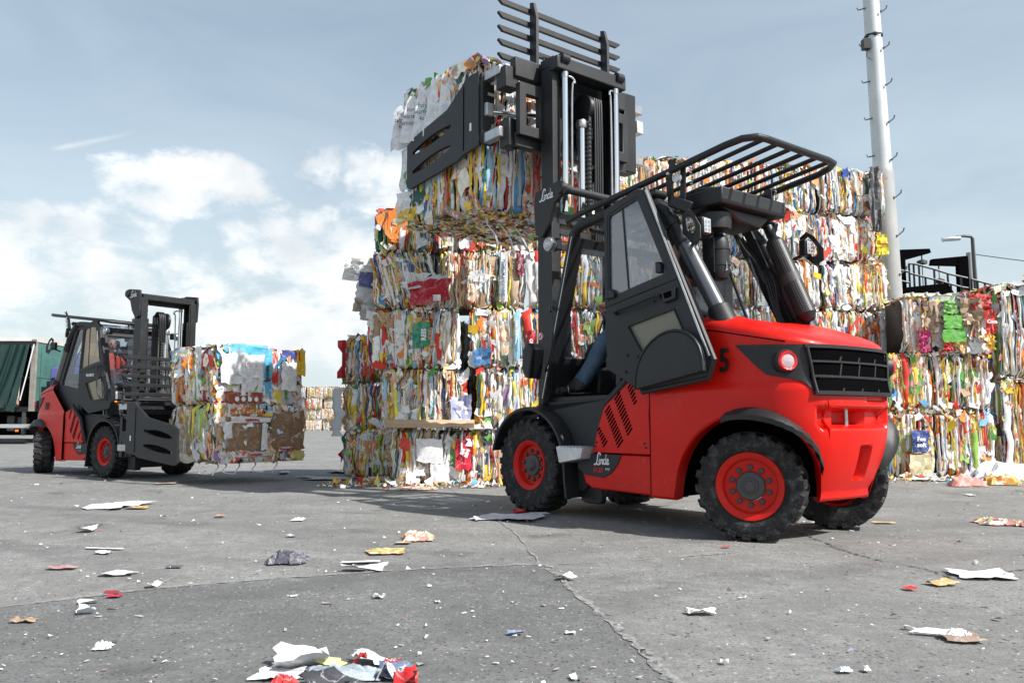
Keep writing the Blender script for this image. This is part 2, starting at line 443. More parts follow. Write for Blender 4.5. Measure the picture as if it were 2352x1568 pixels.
def counterweight(T):
    m = MB(); rings = []
    NV = 74
    for (x, y, s) in PLAN:
        zl = zlow(s)
        zt = hood_z(x) if x < -1.95 else 1.06+.42*max(0, (-1.46-x)/.49)
        r = []
        for j in range(NV+1):
            z = zl+(zt-zl)*j/NV; r.append(body_pt(x, y, z))
        b0 = r[0]; dv = Vector((-2.2-b0.x if b0.x < -2.5 else 0, -b0.y, 0)).normalized()
        r = [b0+dv*.10+Vector((0, 0, -.012)), b0+dv*.035+Vector((0, 0, -.022)), b0+dv*.010+Vector((0, 0, -.014))]+r
        rings.append(r)
    m.quadstrip(rings)
    # bonnet: the wall's top edge rolls over and closes
    rings = []
    for k, (sc_, dz) in enumerate([(1, 0), (.995, .022), (.975, .050), (.94, .072), (.88, .088), (.78, .098), (.6, .104), (.4, .107), (.2, .108), (.01, .108)]):
        r = []
        for (x, y, s) in PLAN:
            if x > -1.93: continue
            b = body_pt(x, y, hood_z(x)); xx = -1.92+(b.x+1.92)*sc_ if sc_ > .02 else -1.92
            ridge = .035*math.exp(-((abs(b.y*sc_)-.45)/.12)**2)*sstep(-2.75, -2.2, xx) if False else .03*math.exp(-((abs(b.y*sc_)-.47)/.10)**2)*max(0, min(1, (xx+2.75)/.5))*min(1, k/3)
            # follow the fall of the bonnet towards the rear
            zz = hood_z(xx)+dz*(.55+.45*hood_g(xx))+ridge
            r.append(Vector((xx, b.y*sc_, zz)))
        rings.append(r)
    m.quadstrip(rings)
    o = m.build('counterweight', M_red, T, smooth=28)
    for sg in (1, -1):      # seam between bonnet and casting
        m = MB(); pts = []
        for (x, y, s) in PLAN:
            if y*sg > .3 and -2.62 < x < -1.95:
                pts.append(body_pt(x, y, hood_z(x)-.012, .001))
        if sg < 0: pts.reverse()
        m.tube(pts, .0045, 5); m.build('bonnet_seam', M_dark, o, smooth=60)
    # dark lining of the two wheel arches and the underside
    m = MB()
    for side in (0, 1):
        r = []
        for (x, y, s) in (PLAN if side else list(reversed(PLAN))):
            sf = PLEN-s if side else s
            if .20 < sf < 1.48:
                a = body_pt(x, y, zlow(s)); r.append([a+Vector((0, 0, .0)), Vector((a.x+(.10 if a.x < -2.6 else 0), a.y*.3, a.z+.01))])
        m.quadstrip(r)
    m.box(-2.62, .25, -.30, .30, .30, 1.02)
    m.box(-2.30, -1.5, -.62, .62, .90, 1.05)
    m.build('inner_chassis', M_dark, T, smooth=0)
    m = MB(); m.prism([(-1.459, .56), (-1.459, 1.06), (-1.464, 1.06), (-1.464, .25), (-1.459, .25)], 'y', -.683, .683); m.build('panel_gap', M_dark, T, smooth=0)
    return o

def on_rear(sd, z, off):
    """point on the casting by signed plan distance from the rear middle"""
    t = PLEN/2+sd; i = max(0, min(len(PLAN)-2, int(t/PLEN*(len(PLAN)-1)))); f = t/PLEN*(len(PLAN)-1)-i
    x = PLAN[i][0]*(1-f)+PLAN[i+1][0]*f; y = PLAN[i][1]*(1-f)+PLAN[i+1][1]*f
    return body_pt(x, y, z, off)
def rear_patch(m, top, bot, s0, s1, off, n=40, nv=6, thick=0.):
    """patch hugging the rear; top(s), bot(s) give heights"""
    rows = []
    for i in range(n+1):
        s = s0+(s1-s0)*i/n; a, b = bot(s), top(s)
        r = [on_rear(s, b, off-thick)] if thick else []
        r += [on_rear(s, a+(b-a)*j/nv, off) for j in range(nv, -1, -1)]
        if thick: r.append(on_rear(s, a, off-thick))
        rows.append(r)
    if thick:
        rows.insert(0, [on_rear(s0, 0, 0)*0+p for p in [on_rear(s0, max(min(bot(s0)+(top(s0)-bot(s0))*(1-min(max(j-1, 0), nv)/nv), 9), 0), off-thick) for j in range(len(rows[0]))]])
        rows.append([on_rear(s1, bot(s1)+(top(s1)-bot(s1))*(1-min(max(j-1, 0), nv)/nv), off-thick) for j in range(len(rows[1]))])
    m.quadstrip(rows)

def lerp_tab(tab):
    def f(s):
        if s <= tab[0][0]: return tab[0][1]
        for (a, b), (c, d) in zip(tab, tab[1:]):
            if s <= c: return b+(d-b)*(s-a)/(c-a)
        return tab[-1][1]
    return f
def grille(T):
    top = lerp_tab([(-1.0, 1.345), (-.7, 1.33), (0, 1.325), (.7, 1.33), (1.0, 1.345)])
    bot = lerp_tab([(-1.0, 1.335), (-.86, 1.20), (-.76, 1.13), (-.50, 1.085), (-.46, 1.06), (-.40, .985), (.46, .985), (.52, 1.06), (.56, 1.085), (.78, 1.13), (.86, 1.20), (1.0, 1.335)])
    m = MB(); rear_patch(m, top, bot, -1.0, 1.0, .012, 80, 4, .03)
    fr = m.build('grille_surround', M_char, T, smooth=30)
    m = MB(); rear_patch(m, lambda s: 1.305, lerp_tab([(-.44, 1.10), (-.38, 1.01), (.44, 1.01), (.50, 1.10)]), -.44, .50, .0145, 30, 3)
    m.build('grille_opening_shade', M_dark, fr, smooth=0)  # black sheet laid over the surround, standing in for the opening's shade
    def slat(z, half, h=.013, off=.028):
        m = MB()
        rows = []
        for i in range(25):
            s = -half+(2*half+.06)*i/24
            rows.append([on_rear(s, z+h/2, off-.03), on_rear(s, z+h/2, off), on_rear(s, z-h/2, off), on_rear(s, z-h/2-.004, off-.045), on_rear(s, z+h/2, off-.045)])
        m.quadstrip(rows, True, True)
        return m.build('grille_slat', M_char, T, smooth=30)
    slat(1.316, .47, .024, .028); slat(1.213, .43); slat(1.113, .41); slat(1.003, .42, .026, .03)
    for sg in (-1, 1):
        q_ = .06 if sg > 0 else 0
        m = MB(); p = [on_rear(sg*.455+q_, 1.31, .026), on_rear(sg*.435+q_, 1.20, .028), on_rear(sg*.42+q_, 1.10, .028), on_rear(sg*.405+q_, 1.0, .026)]
        m.tube(smooth_path(p, 4), .011, 8); m.build('grille_side_rib', M_char, T)
    for z0, z1 in ((1.218, 1.250), (1.12, 1.205), (1.015, 1.035)):
        for s in (-.20, .02, .23):
            m = MB(); m.bar(on_rear(s+.02, z0, .018), on_rear(s, z1, .018), .004, .016); m.build('grille_fin', M_char, T, smooth=0)
    for sg in (-1, 1):      # rear lamps in their shallow scoops
        c = on_rear(sg*(.66 if sg > 0 else .58), 1.215, .0 if sg > 0 else .02); n = (on_rear(sg*.66, 1.215, .1)-c).normalized()
        u = Vector((0, 0, 1)).cross(n).normalized(); n = (n*1.0+Vector((-.55, 0, .0))).normalized(); u = Vector((0, 0, 1)).cross(n).normalized(); w = n.cross(u)
        def disc(prof, name, mt, par, k=28, oval=1.0):
            m = MB(); m.quadstrip([[c+n*t+(u*math.cos(2*math.pi*i/k)*r+w*math.sin(2*math.pi*i/k)*r*oval) for i in range(k)] for r, t in prof], True, True)
            return m.build(name, mt, par)
        h = disc([(.078, -.02), (.080, .040), (.072, .050), (.066, .042)], 'tail_lamp', M_char, T)
        disc([(.066, .0), (.068, .062), (.062, .074), (.050, .070), (.046, .058)], 'red_ring', M_lampred, h)
        disc([(.047, .0), (.047, .064), (.03, .070), (.001, .071)], 'reflector', M_lampw, h)
    # tow pin, reflectors
    m = MB(); m.lathe([(.016, 0), (.016, .115)], on_rear(.06, .78, -.05), 'z', 12); m.build('tow_pin', M_steel, T)
    for sg in (-1, 1):
        m = MB(); c = on_rear(sg*.385, .835, -.045); m.lathe([(.028, 0), (.030, -.012), (.02, -.02)], c, 'x', 16); m.build('round_reflector', M_lampred, T)
    m = MB(); m.lathe([(.010, 0), (.008, .004)], (-2.28, .40, 1.575), 'z', 10); m.build('bonnet_hole', M_dark, T)

def wheel(T, c, r, w, side, steer=0., rimr=.205, nl=24, deep=.05, name='wheel'):
    """side: +1 when the outer face looks to +y"""
    P = MB(); hw = w/2; s = side
    prof = [(rimr-.01, -s*hw*.70), (rimr+.02, -s*hw*.84), (r*.72, -s*hw*.98), (r*.86, -s*hw), (r*.93, -s*hw*.93), (r*.94, -s*hw*.6), (r*.945, 0), (r*.94, s*hw*.6), (r*.93, s*hw*.93), (r*.86, s*hw), (r*.72, s*hw*.98), (rimr+.035, s*hw*.86), (rimr+.012, s*hw*.78), (rimr-.01, s*hw*.70), (rimr-.012, 0)]
    P.lathe(prof+[prof[0]], (0, 0, 0), 'y', 64, False)
    # lugs: chevron blocks reaching over the shoulder
    for k in range(nl):
        for sg in (-1, 1):
            a0 = 2*math.pi*(k+(.5 if sg > 0 else 0))/nl; da = 2*math.pi/nl*.30; sk = da*.95
            rows = []
            for yy, rr, rb, sh in ((sg*hw*.04, r*1.0, r*.92, 0), (sg*hw*.55, r*1.0, r*.92, sk*.7), (sg*hw*.93, r*.992, r*.90, sk), (sg*hw*1.035, r*.955, r*.90, sk), (sg*hw*1.025, r*.885, r*.86, sk)):
                a = a0+sh
                q = []
                for dr, dd in ((rb, -da), (rr, -da*.82), (rr, da*.82), (rb, da)):
                    q.append((math.cos(a+dd)*dr, yy, math.sin(a+dd)*dr))
                rows.append(q)
            P.quadstrip(rows, True, True)
    ty = P.build(name, M_rubber, T, smooth=30)
    ty.location = c; ty.rotation_euler = (0, .13 if side > 0 else .4, 0)
    if steer: ty.rotation_euler = (0, 0, steer)
    m = MB()
    y1 = s*hw*.80
    m.lathe([(rimr+.0, -s*hw*.72), (rimr+.018, -s*hw*.80), (rimr+.014, -s*hw*.72), (rimr-.028, -s*hw*.55), (rimr-.03, y1-s*deep-s*.015), (.10, y1-s*deep-s*.015), (.10, y1-s*deep), (rimr-.035, y1-s*deep), (rimr-.026, y1-s*.012), (rimr-.006, y1+s*.004), (rimr+.016, y1+s*.010), (rimr+.022, y1-s*.004), (rimr+.004, y1-s*.03), (rimr-.015, y1-s*.05)], (0, 0, 0), 'y', 56, False)
    rim = m.build('rim', M_rim, ty)
    m = MB(); yb = y1-s*deep
    m.lathe([(.098, yb-s*.01), (.098, yb+s*.012), (.090, yb+s*.020), (.055, yb+s*.022), (.052, yb+s*.032), (.040, yb+s*.036), (.034, yb+s*.046), (.001, yb+s*.047)], (0, 0, 0), 'y', 36)
    m.build('hub_cap', M_hub, ty)
    bm_ = None
    for k in range(10):
        a = 2*math.pi*(k+.5)/10; q = (math.cos(a)*.128, yb, math.sin(a)*.128)
        if bm_ is None:
            m = MB(); m.lathe([(.019, -s*.004), (.019, s*.010), (.015, s*.022), (.006, s*.027)], (0, 0, 0), 'y', 12); b = m.build('wheel_nut', M_hub, ty); bm_ = b
        else: b = bm_.copy(); col.objects.link(b)
        b.parent = ty; b.location = q
    return ty

def arc(cx, cz, r, a0, a1, n=20): return [(cx+r*math.cos(R(a0+(a1-a0)*i/n)), cz+r*math.sin(R(a0+(a1-a0)*i/n))) for i in range(n+1)]

def side_trim(T, s):
    """everything low down on one side; s=+1 left, -1 right"""
    Y = lambda v: s*v
    # louvred red panel
    out = [(-.80, .555), (-.915, .92), (-1.235, 1.135), (-1.462, 1.06), (-1.432, .87), (-1.452, .555)]
    m = MB(); m.prism(out, 'y', Y(.60), Y(.662)); pn = m.build('side_panel', M_red, T, smooth=20, bevel=.008)
    # three groups between slanted bands, each slot about 9 cm long
    groups = [(Vector((-.865, .735)), 7, .035, .070), (Vector((-.955, .885)), 12, .075, .085), (Vector((-1.065, .985)), 12, .085, .075), (Vector((-1.215, 1.075)), 6, .070, .040)]
    for gp, n, l0, l1 in groups:
        for i in range(n):
            L = l0+(l1-l0)*i/max(n-1, 1)
            c = gp+Vector((-.0125*i, -.0255*i)); 
            if not (-1.43 < c.x-.7*L and c.y > .60): continue
            m = MB(); w = .0075; a = c; b = c+Vector((-.68, .73))*L; q = Vector((.73, .68))*w
            # slot outline with rounded ends
            pts = [a-q, a-Vector((-.68, .73))*w*.8, a+q, b+q, b+Vector((-.68, .73))*w*.8, b-q]
            m.prism([(p.x, p.y) for p in pts], 'y', Y(.6615), Y(.6640)); m.build('louvre_slot', M_dark, pn, smooth=0)
    for q in ((-.835, .61), (-.85, .64), (-1.40, .61), (-1.385, .64), (-1.02, 1.0)):
        m = MB(); m.lathe([(.009, Y(.66)), (.009, Y(.667)), (.004, Y(.670))], (q[0], 0, q[1]), 'y', 10); m.build('screw', M_black, pn)
    # lower red sill and its dark plate with the marks
    m = MB(); m.prism([(-.70, .30), (-.78, .26), (-1.452, .245), (-1.452, .545), (-.745, .545), (-.66, .40)], 'y', Y(.56), Y(.655)); sl = m.build('sill', M_red, T, smooth=20, bevel=.012)
    m = MB(); m.prism([(-.60, .545), (-.62, .42), (-.70, .37), (-.92, .355), (-1.01, .39), (-1.09, .47), (-1.13, .545)], 'y', Y(.60), Y(.664)); m.build('marking_plate', M_door, T, smooth=20, bevel=.004)
    U = (-s*1., 0, 0)
    O = (-.82 if s > 0 else -1.005, Y(.6645), .455)
    script_logo(.115, M_white, T, O, U, (0, 0, 1), (0, s, 0))
    rot = Matrix(((-s, 0, 0), (0, 0, s), (0, 1, 0))).transposed() if False else Matrix(((-s, 0, 0), (0, 0, s), (0, 1, 0)))
    text_mesh('H 50', .055, M_redprint, T, (-.865 if s > 0 else -.955, Y(.6655), .412), rot, 'model_mark', .002, .1)
    text_mesh('EVO', .026, M_white, T, (-.975 if s > 0 else -.86, Y(.6655), .425), rot, 'model_mark', 0, .2)
    # front fender
    arc_ = arc(0, .42, .50, 14, 180, 26)+[(-.51, .30), (-.53, .17)]
    arc2 = arc(0, .42, .525, 14, 180, 26)+[(-.535, .30), (-.555, .17)]
    m = MB(); rows = []
    for (a, b), (c, d) in zip(arc_, arc2):
        rows.append([(a, Y(.38), b), (c, Y(.38), d), (c, Y(.715), d), (c*1.0, Y(.735), d-.006), (a, Y(.735), b-.006), (a, Y(.71), b)])
    m.quadstrip(rows, True, True); fd = m.build('front_fender', M_char, T, smooth=35)
    m = MB(); m.prism([(-.54, .34), (-.54, .14), (-.60, .12), (-.78, .12), (-.80, .16), (-.78, .34)], 'y', Y(.50), Y(.56)); m.build('mud_flap', M_black, T, bevel=.01)
    # black cab base between fender, floor and red panel
    pts = [(-.08, .985), (-.93, 1.005), (-.915, .92), (-.80, .555), (-.76, .50), (-.70, .30), (-.60, .22), (-.54, .22)]+[(c, d) for c, d in reversed(arc2[5:27])][0:20]
    m = MB(); m.prism(pts, 'y', Y(.48), Y(.585)); m.build('cab_base', M_door, T, smooth=20, bevel=.012)
    m = MB(); m.tube([(-.78, Y(.60), .50), (-.84, Y(.63), .72), (-.93, Y(.64), .95), (-1.24, Y(.64), 1.185)], .032, 8); m.build('panel_edge_seal', M_char, T)
    # step, on the driver's entry side only
    if s > 0:
        m = MB(); m.prism([(-.46, .60), (-.79, .595), (-.77, .505), (-.50, .46)], 'y', Y(.58), Y(.775)); stp = m.build('step', M_alu, T, bevel=.006)
        for i in range(7):
            m = MB(); x0 = -.49-i*.042; m.box(x0, x0-.020, min(Y(.60), Y(.77)), max(Y(.60), Y(.77)), .598, .606); m.build('tread_bar', M_alu, stp, bevel=.002)
    # rear fender lip over the steered wheel
    rows = []
    n = 26
    for i in range(n+1):
        sf = .66+(1.40-.66)*i/n; sdist = sf if s < 0 else PLEN-sf
        j = min(int(sdist/PLEN*190), 190); x, y, _ = PLAN[j]; zz = .27+math.sqrt(max(.60**2-(sf-.84)**2, 0))
        a = body_pt(x, y, zz); l = math.hypot(a.x+2.0 if a.x < -2.0 else 0, a.y); nn = Vector(((a.x+2.0)/l if a.x < -2.0 else 0, a.y/l, 0))
        wgt = math.sin(math.pi*min(1, i/n*1.0+.0))**.5 if 0 < i < n else .05
        wd = .125*wgt*(1 if s > 0 else 1.1); up = (.05 if s > 0 else .11)*wgt
        rows.append([a-nn*.02+Vector((0, 0, up)), a+nn*wd*.6+Vector((0, 0, up*.7)), a+nn*wd+Vector((0, 0, -.01)), a+nn*wd*.96+Vector((0, 0, -.045)), a+nn*wd*.5+Vector((0, 0, -.02)), a-nn*.02+Vector((0, 0, -.015))])
    m = MB(); m.quadstrip(rows, True, True); m.build('rear_fender', M_char, T, smooth=40)

def cab_door(T, s, is_open, amber=True):
    """door drawn in its own plane: u from the hinge towards the leading edge, height z"""
    out = [(0, 2.50), (.04, 2.555), (.40, 2.64), (.45, 2.62), (.80, 1.93), (1.115, 1.24), (1.06, 1.12), (.40, 1.045), (.02, 1.23)]
    win_o = [(.025, 2.49), (.05, 2.53), (.39, 2.60), (.425, 2.585), (.75, 1.90), (.745, 1.885), (.40, 1.83), (.03, 1.765)]
    E = None
    hx = -1.045; th = .045
    ang = R(5) if is_open else 0
    def W(u, z, t):   # t outwards
        if is_open: return Vector((hx-math.cos(ang)*u, s*(.70+math.sin(ang)*u*.5+t), z))
        return Vector((hx+u, s*(.625+t-.05*max(0, (z-1.6))), z))
    def ring2(outer, inner, t0, t1, name, mt, par, bev=.006):
        m = MB()
        m.quadstrip([[W(*p, t0) for p in outer], [W(*p, t1) for p in outer], [W(*p, t1) for p in inner], [W(*p, t0) for p in inner], [W(*p, t0) for p in outer]], True)
        return m.build(name, mt, par, smooth=25, bevel=bev)
    def plate(poly, t0, t1, name, mt, par, bev=.0):
        m = MB(); m.quadstrip([[W(*p, t0) for p in poly], [W(*p, t1) for p in poly]], True, True); return m.build(name, mt, par, smooth=25, bevel=bev)
    # frame of the glazed upper part
    fo = [(0, 2.50), (.04, 2.555), (.40, 2.64), (.455, 2.61), (.80, 1.90), (.80, 1.86), (.40, 1.80), (.0, 1.73)]
    fi = [(.04, 2.47), (.06, 2.50), (.385, 2.575), (.405, 2.56), (.72, 1.915), (.715, 1.905), (.40, 1.855), (.04, 1.785)]
    fr = ring2(fo, fi, 0, th, 'cab_door', M_door, T)
    seal_o = fi; seal_i = [(.058, 2.46), (.075, 2.485), (.378, 2.553), (.392, 2.545), (.69, 1.93), (.69, 1.922), (.40, 1.875), (.058, 1.81)]
    ring2(seal_o, seal_i, .008, th-.006, 'window_seal', M_black, fr, 0)
    gm = M_glasst if is_open else (M_amber if amber else M_glass)
    plate(seal_i, th*.45, th*.55, 'side_window', gm, fr)
    m = MB(); m.bar(W(.21, 2.52, th*.6), W(.27, 1.845, th*.6), .012, .010); m.build('sliding_window_edge', M_black, fr)
    # lower half: a panel round a trapezoid window
    lo = [(.0, 1.735), (.40, 1.80), (.80, 1.865), (1.115, 1.24), (1.06, 1.12), (.40, 1.045), (.02, 1.23), (.0, 1.50)]
    lw = [(.27, 1.555), (.52, 1.60), (.76, 1.64), (.93, 1.32), (.90, 1.29), (.52, 1.26), (.47, 1.27), (.29, 1.53)]
    ring2(lo, lw, .004, th-.004, 'door_panel', M_door, fr, .008)
    plate(lw, th*.4, th*.5, 'lower_window', M_glassy if is_open else (M_amber if amber else M_glass), fr)
    ring2([(a*1.0+(a-.6)*.03, z+(z-1.45)*.04) for a, z in lw], lw, th-.006, th+.006, 'window_gasket', M_black, fr, 0)
    if is_open:
        # inner face: domed armrest cover, grab bar, catches
        base = [(.385, 1.055), (1.075, 1.165)]
        prof = []
        for i in range(15):
            a = math.pi*i/14; u = .73-.345*math.cos(a); z = 1.11+(u-.73)*.16+.36*math.sin(a)**.85
            prof.append((u, z))
        m = MB(); n = len(prof)
        cu, cz = .73, 1.16
        rows = []
        for f, t in ((1.0, th*.6), (.985, .085), (.95, .098), (.6, .102), (.1, .104)):
            rows.append([W(cu+(a-cu)*f, cz+(z-cz)*f, t) for a, z in prof])
        m.quadstrip(rows, True, True)
        m.build('armrest_cover', M_door, fr, smooth=40, bevel=.004)
        m = MB(); m.tube([W(*p, .092) for p in prof], .011, 8); m.build('cover_seam', M_black, fr)
        m = MB(); m.tube(smooth_path([W(.155, 1.66, th*.5), W(.17, 1.685, .085), (W(.40, 1.715, .10)), W(.62, 1.755, .085), W(.635, 1.74, th*.5)], 4), .014, 10); m.build('grab_bar', M_char, fr)
        for u, z, w_, h_ in ((.03, 1.80, .10, .075), (.60, 1.93, .055, .085)):
            m = MB(); m.prism([(0, 0), (w_, 0), (w_, h_*.6), (w_*.6, h_), (0, h_)], 'y', 0, .05)
            o = m.build('window_catch', M_black, fr, bevel=.006); p = W(u, z, th*.4)
            o.location = p; o.rotation_euler = (0, 0, math.pi if s > 0 else 0)
            if s > 0: o.location = p+Vector((0, .05, 0))
        m = MB(); m.quadstrip([[W(*p, th*.4) for p in ((.66, 1.78), (.80, 1.80), (.80, 1.71), (.68, 1.69))], [W(*p, .075) for p in ((.66, 1.78), (.80, 1.80), (.80, 1.71), (.68, 1.69))]], True, True)
        m.build('door_latch', M_black, fr, bevel=.008)
        m = MB(); m.quadstrip([[W(*p, .0745) for p in ((.685, 1.765), (.77, 1.775), (.77, 1.73), (.70, 1.72))], [W(*p, .077) for p in ((.685, 1.765), (.77, 1.775), (.77, 1.73), (.70, 1.72))]], True, True)
        m.build('latch_recess', M_dark, fr, smooth=0)
        for u, z in ((.26, 1.33), (.24, 1.20), (.56, 1.72), (.38, 1.31)):
            m = MB(); p = W(u, z, th); m.lathe([(.010, 0), (.010, s*.008), (.005, s*.012)], p, 'y', 10); m.build('screw', M_black, fr)
        m = MB(); m.tube([W(.465, 2.62, th*.5), W(.80, 1.92, th*.5), W(1.12, 1.24, th*.5), W(1.065, 1.12, th*.5), W(.40, 1.04, th*.5)], .024, 8); m.build('leading_edge', M_char, fr)
        m = MB(); m.bar(W(.50, 2.60, th+.01), W(1.10, 1.27, th+.01), .008, .014); m.build('edge_trim', M_steel, fr)
    else:
        rot = Matrix(((-s, 0, 0), (0, 0, s), (0, 1, 0)))
        text_mesh('WILLENBROCK', .062, M_white, fr, W(.40, 1.685, th+.001), rot, 'dealer_name', .002, 0, .62)
        m = MB(); m.quadstrip([[W(*p, th-.01) for p in ((.80, 1.74), (.88, 1.74), (.90, 1.64), (.82, 1.64))], [W(*p, th+.012) for p in ((.80, 1.74), (.88, 1.74), (.90, 1.64), (.82, 1.64))]], True, True); m.build('door_handle', M_black, fr, bevel=.01)
        for i in range(9):
            z = 1.26+i*.035; m = MB(); m.bar(W(.97, z, th), W(1.02, z, th), .006, .012); m.build('louvre', M_dark, fr, smooth=0)
    for z in (2.45, 1.95, 1.28):
        m = MB(); p = W(-.01, z, .0); m.lathe([(.018, -.05), (.018, .05)], p, 'z', 10); m.build('hinge', M_black, fr)

def cab(T, open_left, open_right, amber):
    for s, op in ((1, open_left), (-1, open_right)):
        Y = lambda v: s*v
        # front pillar, roof rail
        m = MB(); m.bar((-.10, Y(.60), .96), (-.52, Y(.585), 2.47), .085, .075, (1, 0, 0)); fp = m.build('front_pillar', M_char, T, bevel=.012)
        m = MB(); m.bar((-.155, Y(.65), 1.02), (-.545, Y(.63), 2.43), .012, .022, (1, 0, 0)); m.build('pillar_gutter', M_black, fp)
        m = MB(); m.bar((-.15, Y(.66), 1.02), (-.535, Y(.64), 2.43), .006, .008, (1, 0, 0)); m.build('pillar_trim', M_steel, fp)
        p = smooth_path([(-.50, Y(.585), 2.44), (-.58, Y(.58), 2.52), (-.9, Y(.575), 2.565), (-1.25, Y(.57), 2.60), (-1.42, Y(.56), 2.57), (-1.57, Y(.56), 2.42)], 4)
        m = MB(); m.tube(p, [.045]*(len(p)-4)+[.052]*4, 10); m.build('roof_rail', M_char, T)
        # rear pillar: thick bare tube with a black collar sitting on the bonnet
        m = MB(); m.tube(smooth_path([(-1.36, Y(.56), 2.60), (-1.52, Y(.555), 2.47), (-1.64, Y(.55), 2.32), (-1.74, Y(.545), 2.15)], 4), .062, 14); u = m.build('upper_pillar_sleeve', M_black, T)
        for k, (a, b) in enumerate((((-1.60, Y(.553), 2.37), (-1.635, Y(.55), 2.32)), ((-1.675, Y(.548), 2.26), (-1.73, Y(.545), 2.16)))):
            m = MB(); m.tube([a, b], .070, 14); m.build('clamp_band', M_black, u)
        m = MB(); m.tube([(-1.72, Y(.546), 2.19), (-2.045, Y(.535), 1.60)], .064, 18); m.build('rear_pillar', M_pillar, T)
        m = MB(); m.tube([(-2.02, Y(.535), 1.65), (-2.09, Y(.535), 1.50)], [.085, .10], 12)
        m.build('pillar_socket', M_char, T, bevel=.01)
        # rear cab frame: hinge post, quarter window, sloping lower edge
        m = MB(); m.bar((-1.045, Y(.575), 1.10), (-1.045, Y(.565), 2.55), .055, .06, (1, 0, 0)); m.build('hinge_post', M_char, T, bevel=.008)
        q_o = [(-1.06, 2.55), (-1.38, 2.57), (-1.92, 1.52), (-1.95, 1.40), (-1.50, 1.06), (-1.06, 1.04)]
        q_i = [(-1.10, 2.50), (-1.34, 2.51), (-1.80, 1.62), (-1.80, 1.55), (-1.45, 1.50), (-1.10, 1.46)]
        m = MB(); m.ring(q_o, q_i, 'y', Y(.53), Y(.575)); m.build('quarter_frame', M_char, T, bevel=.006)
        m = MB(); m.prism(q_i, 'y', Y(.548), Y(.552)); m.build('quarter_window', M_glass, T, smooth=0)
        cab_door(T, s, op, amber)
        # guard beneath the door opening on the floor
    # floor, dash, seat, column
    m = MB(); m.box(-1.45, -.10, -.56, .56, .96, 1.035); m.build('cab_floor', M_black, T, bevel=.01)
    m = MB(); m.prism([(-.14, 1.035), (-.42, 1.035), (-.44, 1.20), (-.38, 1.42), (-.22, 1.46), (-.20, 1.3)], 'y', -.50, .22); m.build('dashboard', M_char, T, bevel=.03)
    m = MB(); m.prism([(-.20, 1.30), (-.42, 1.30), (-.48, 1.52), (-.40, 1.56), (-.26, 1.52)], 'y', -.30, .22); m.build('front_console', M_char, T, bevel=.03)
    m = MB(); m.tube([(-.40, .06, 1.45), (-.58, .06, 1.72)], .035, 10); cl = m.build('steering_column', M_black, T)
    ring = []; c = Vector((-.58, .10, 1.73)); n = Vector((-.55, 0, .83)).normalized(); u = Vector((0, 1, 0)); v = n.cross(u)
    m = MB(); k = 28; R0, r0 = .17, .014
    m.quadstrip([[c+(u*math.cos(2*math.pi*i/k)+v*math.sin(2*math.pi*i/k))*(R0+r0*math.cos(a))+n*r0*math.sin(a) for a in [2*math.pi*j/8 for j in range(8)]] for i in range(k+1)], True)
    for a in (.5, 2.6, 4.7): m.bar(c-n*.01, c+(u*math.cos(a)+v*math.sin(a))*R0, .02, .012, n)
    m.build('steering_wheel', M_black, T)
    m = MB(); m.prism([(-1.02, 1.42), (-1.0, 1.50), (-1.50, 1.46), (-1.52, 1.36), (-1.05, 1.34)], 'y', -.24, .24); st = m.build('seat', M_black, T, bevel=.03)
    m = MB(); m.prism([(-1.46, 1.44), (-1.40, 1.50), (-1.52, 2.02), (-1.60, 2.02), (-1.60, 1.45)], 'y', -.23, .23); m.build('seat_back', M_black, T, bevel=.04)
    m = MB(); m.box(-1.5, -1.05, -.2, .2, 1.03, 1.36); m.build('seat_base', M_black, T, bevel=.02)
    m = MB(); m.box(-1.35, -.98, -.38, -.29, 1.60, 1.67); m.build('armrest', M_black, T, bevel=.02)
    # windscreen and front frame
    m = MB(); m.ring([(-.56, 1.02), (.56, 1.02), (.545, 2.50), (-.545, 2.50)], [(-.50, 1.42), (.50, 1.42), (.49, 2.42), (-.49, 2.42)], 'x', -.02, .02)
    fo = m.build('windscreen_frame', M_char, T, bevel=.008); fo.rotation_euler = (0, -R(15.2), 0); fo.location = (.14, 0, .02)
    m = MB(); m.box(-.003, .003, -.50, .50, 1.42, 2.42); g = m.build('windscreen', M_glass, T, smooth=0); g.rotation_euler = (0, -R(15.2), 0); g.location = (.14, 0, .02)
    for yy in (-.18, .14):
        m = MB(); m.bar((-.24, yy, 1.40), (-.42, yy-.12, 2.05), .014, .014); m.build('wiper', M_black, T)
    # rear window and frame across
    m = MB(); m.bar((-1.80, -.50, 1.60), (-1.80, .50, 1.60), .05, .06); m.build('rear_cross_tube', M_char, T, bevel=.01)
    m = MB(); m.bar((-1.95, -.52, 1.52), (-1.95, .52, 1.52), .06, .05); m.build('rear_cross_tube', M_black, T, bevel=.01)
    m = MB(); m.bar((-1.42, -.56, 2.55), (-1.42, .56, 2.55), .08, .08); m.build('roof_rear_beam', M_black, T, bevel=.01)
    m = MB(); m.quadstrip([[(-1.80, -.50, 1.62), (-1.80, .50, 1.62)], [(-1.45, -.50, 2.50), (-1.45, .50, 2.50)]]); m.build('rear_window', M_glass, T, smooth=0)
    m = MB(); m.bar((-1.80, -.12, 1.62), (-1.46, -.12, 2.48), .02, .02); m.build('rear_wiper', M_black, T)
    # bundle of hoses at the back of the cab on the right
    for k in range(6):
        y0 = -.33-.024*k
        p = smooth_path([(-1.50, y0+.02, 2.50), (-1.62, y0-.05*math.sin(k), 2.28), (-1.80-.01*k, y0-.02, 2.0), (-1.88, y0-.03, 1.72), (-1.96, y0-.05, 1.52)], 4)
        m = MB(); m.tube(p, .010, 7); m.build('hydraulic_hose', M_black, T)
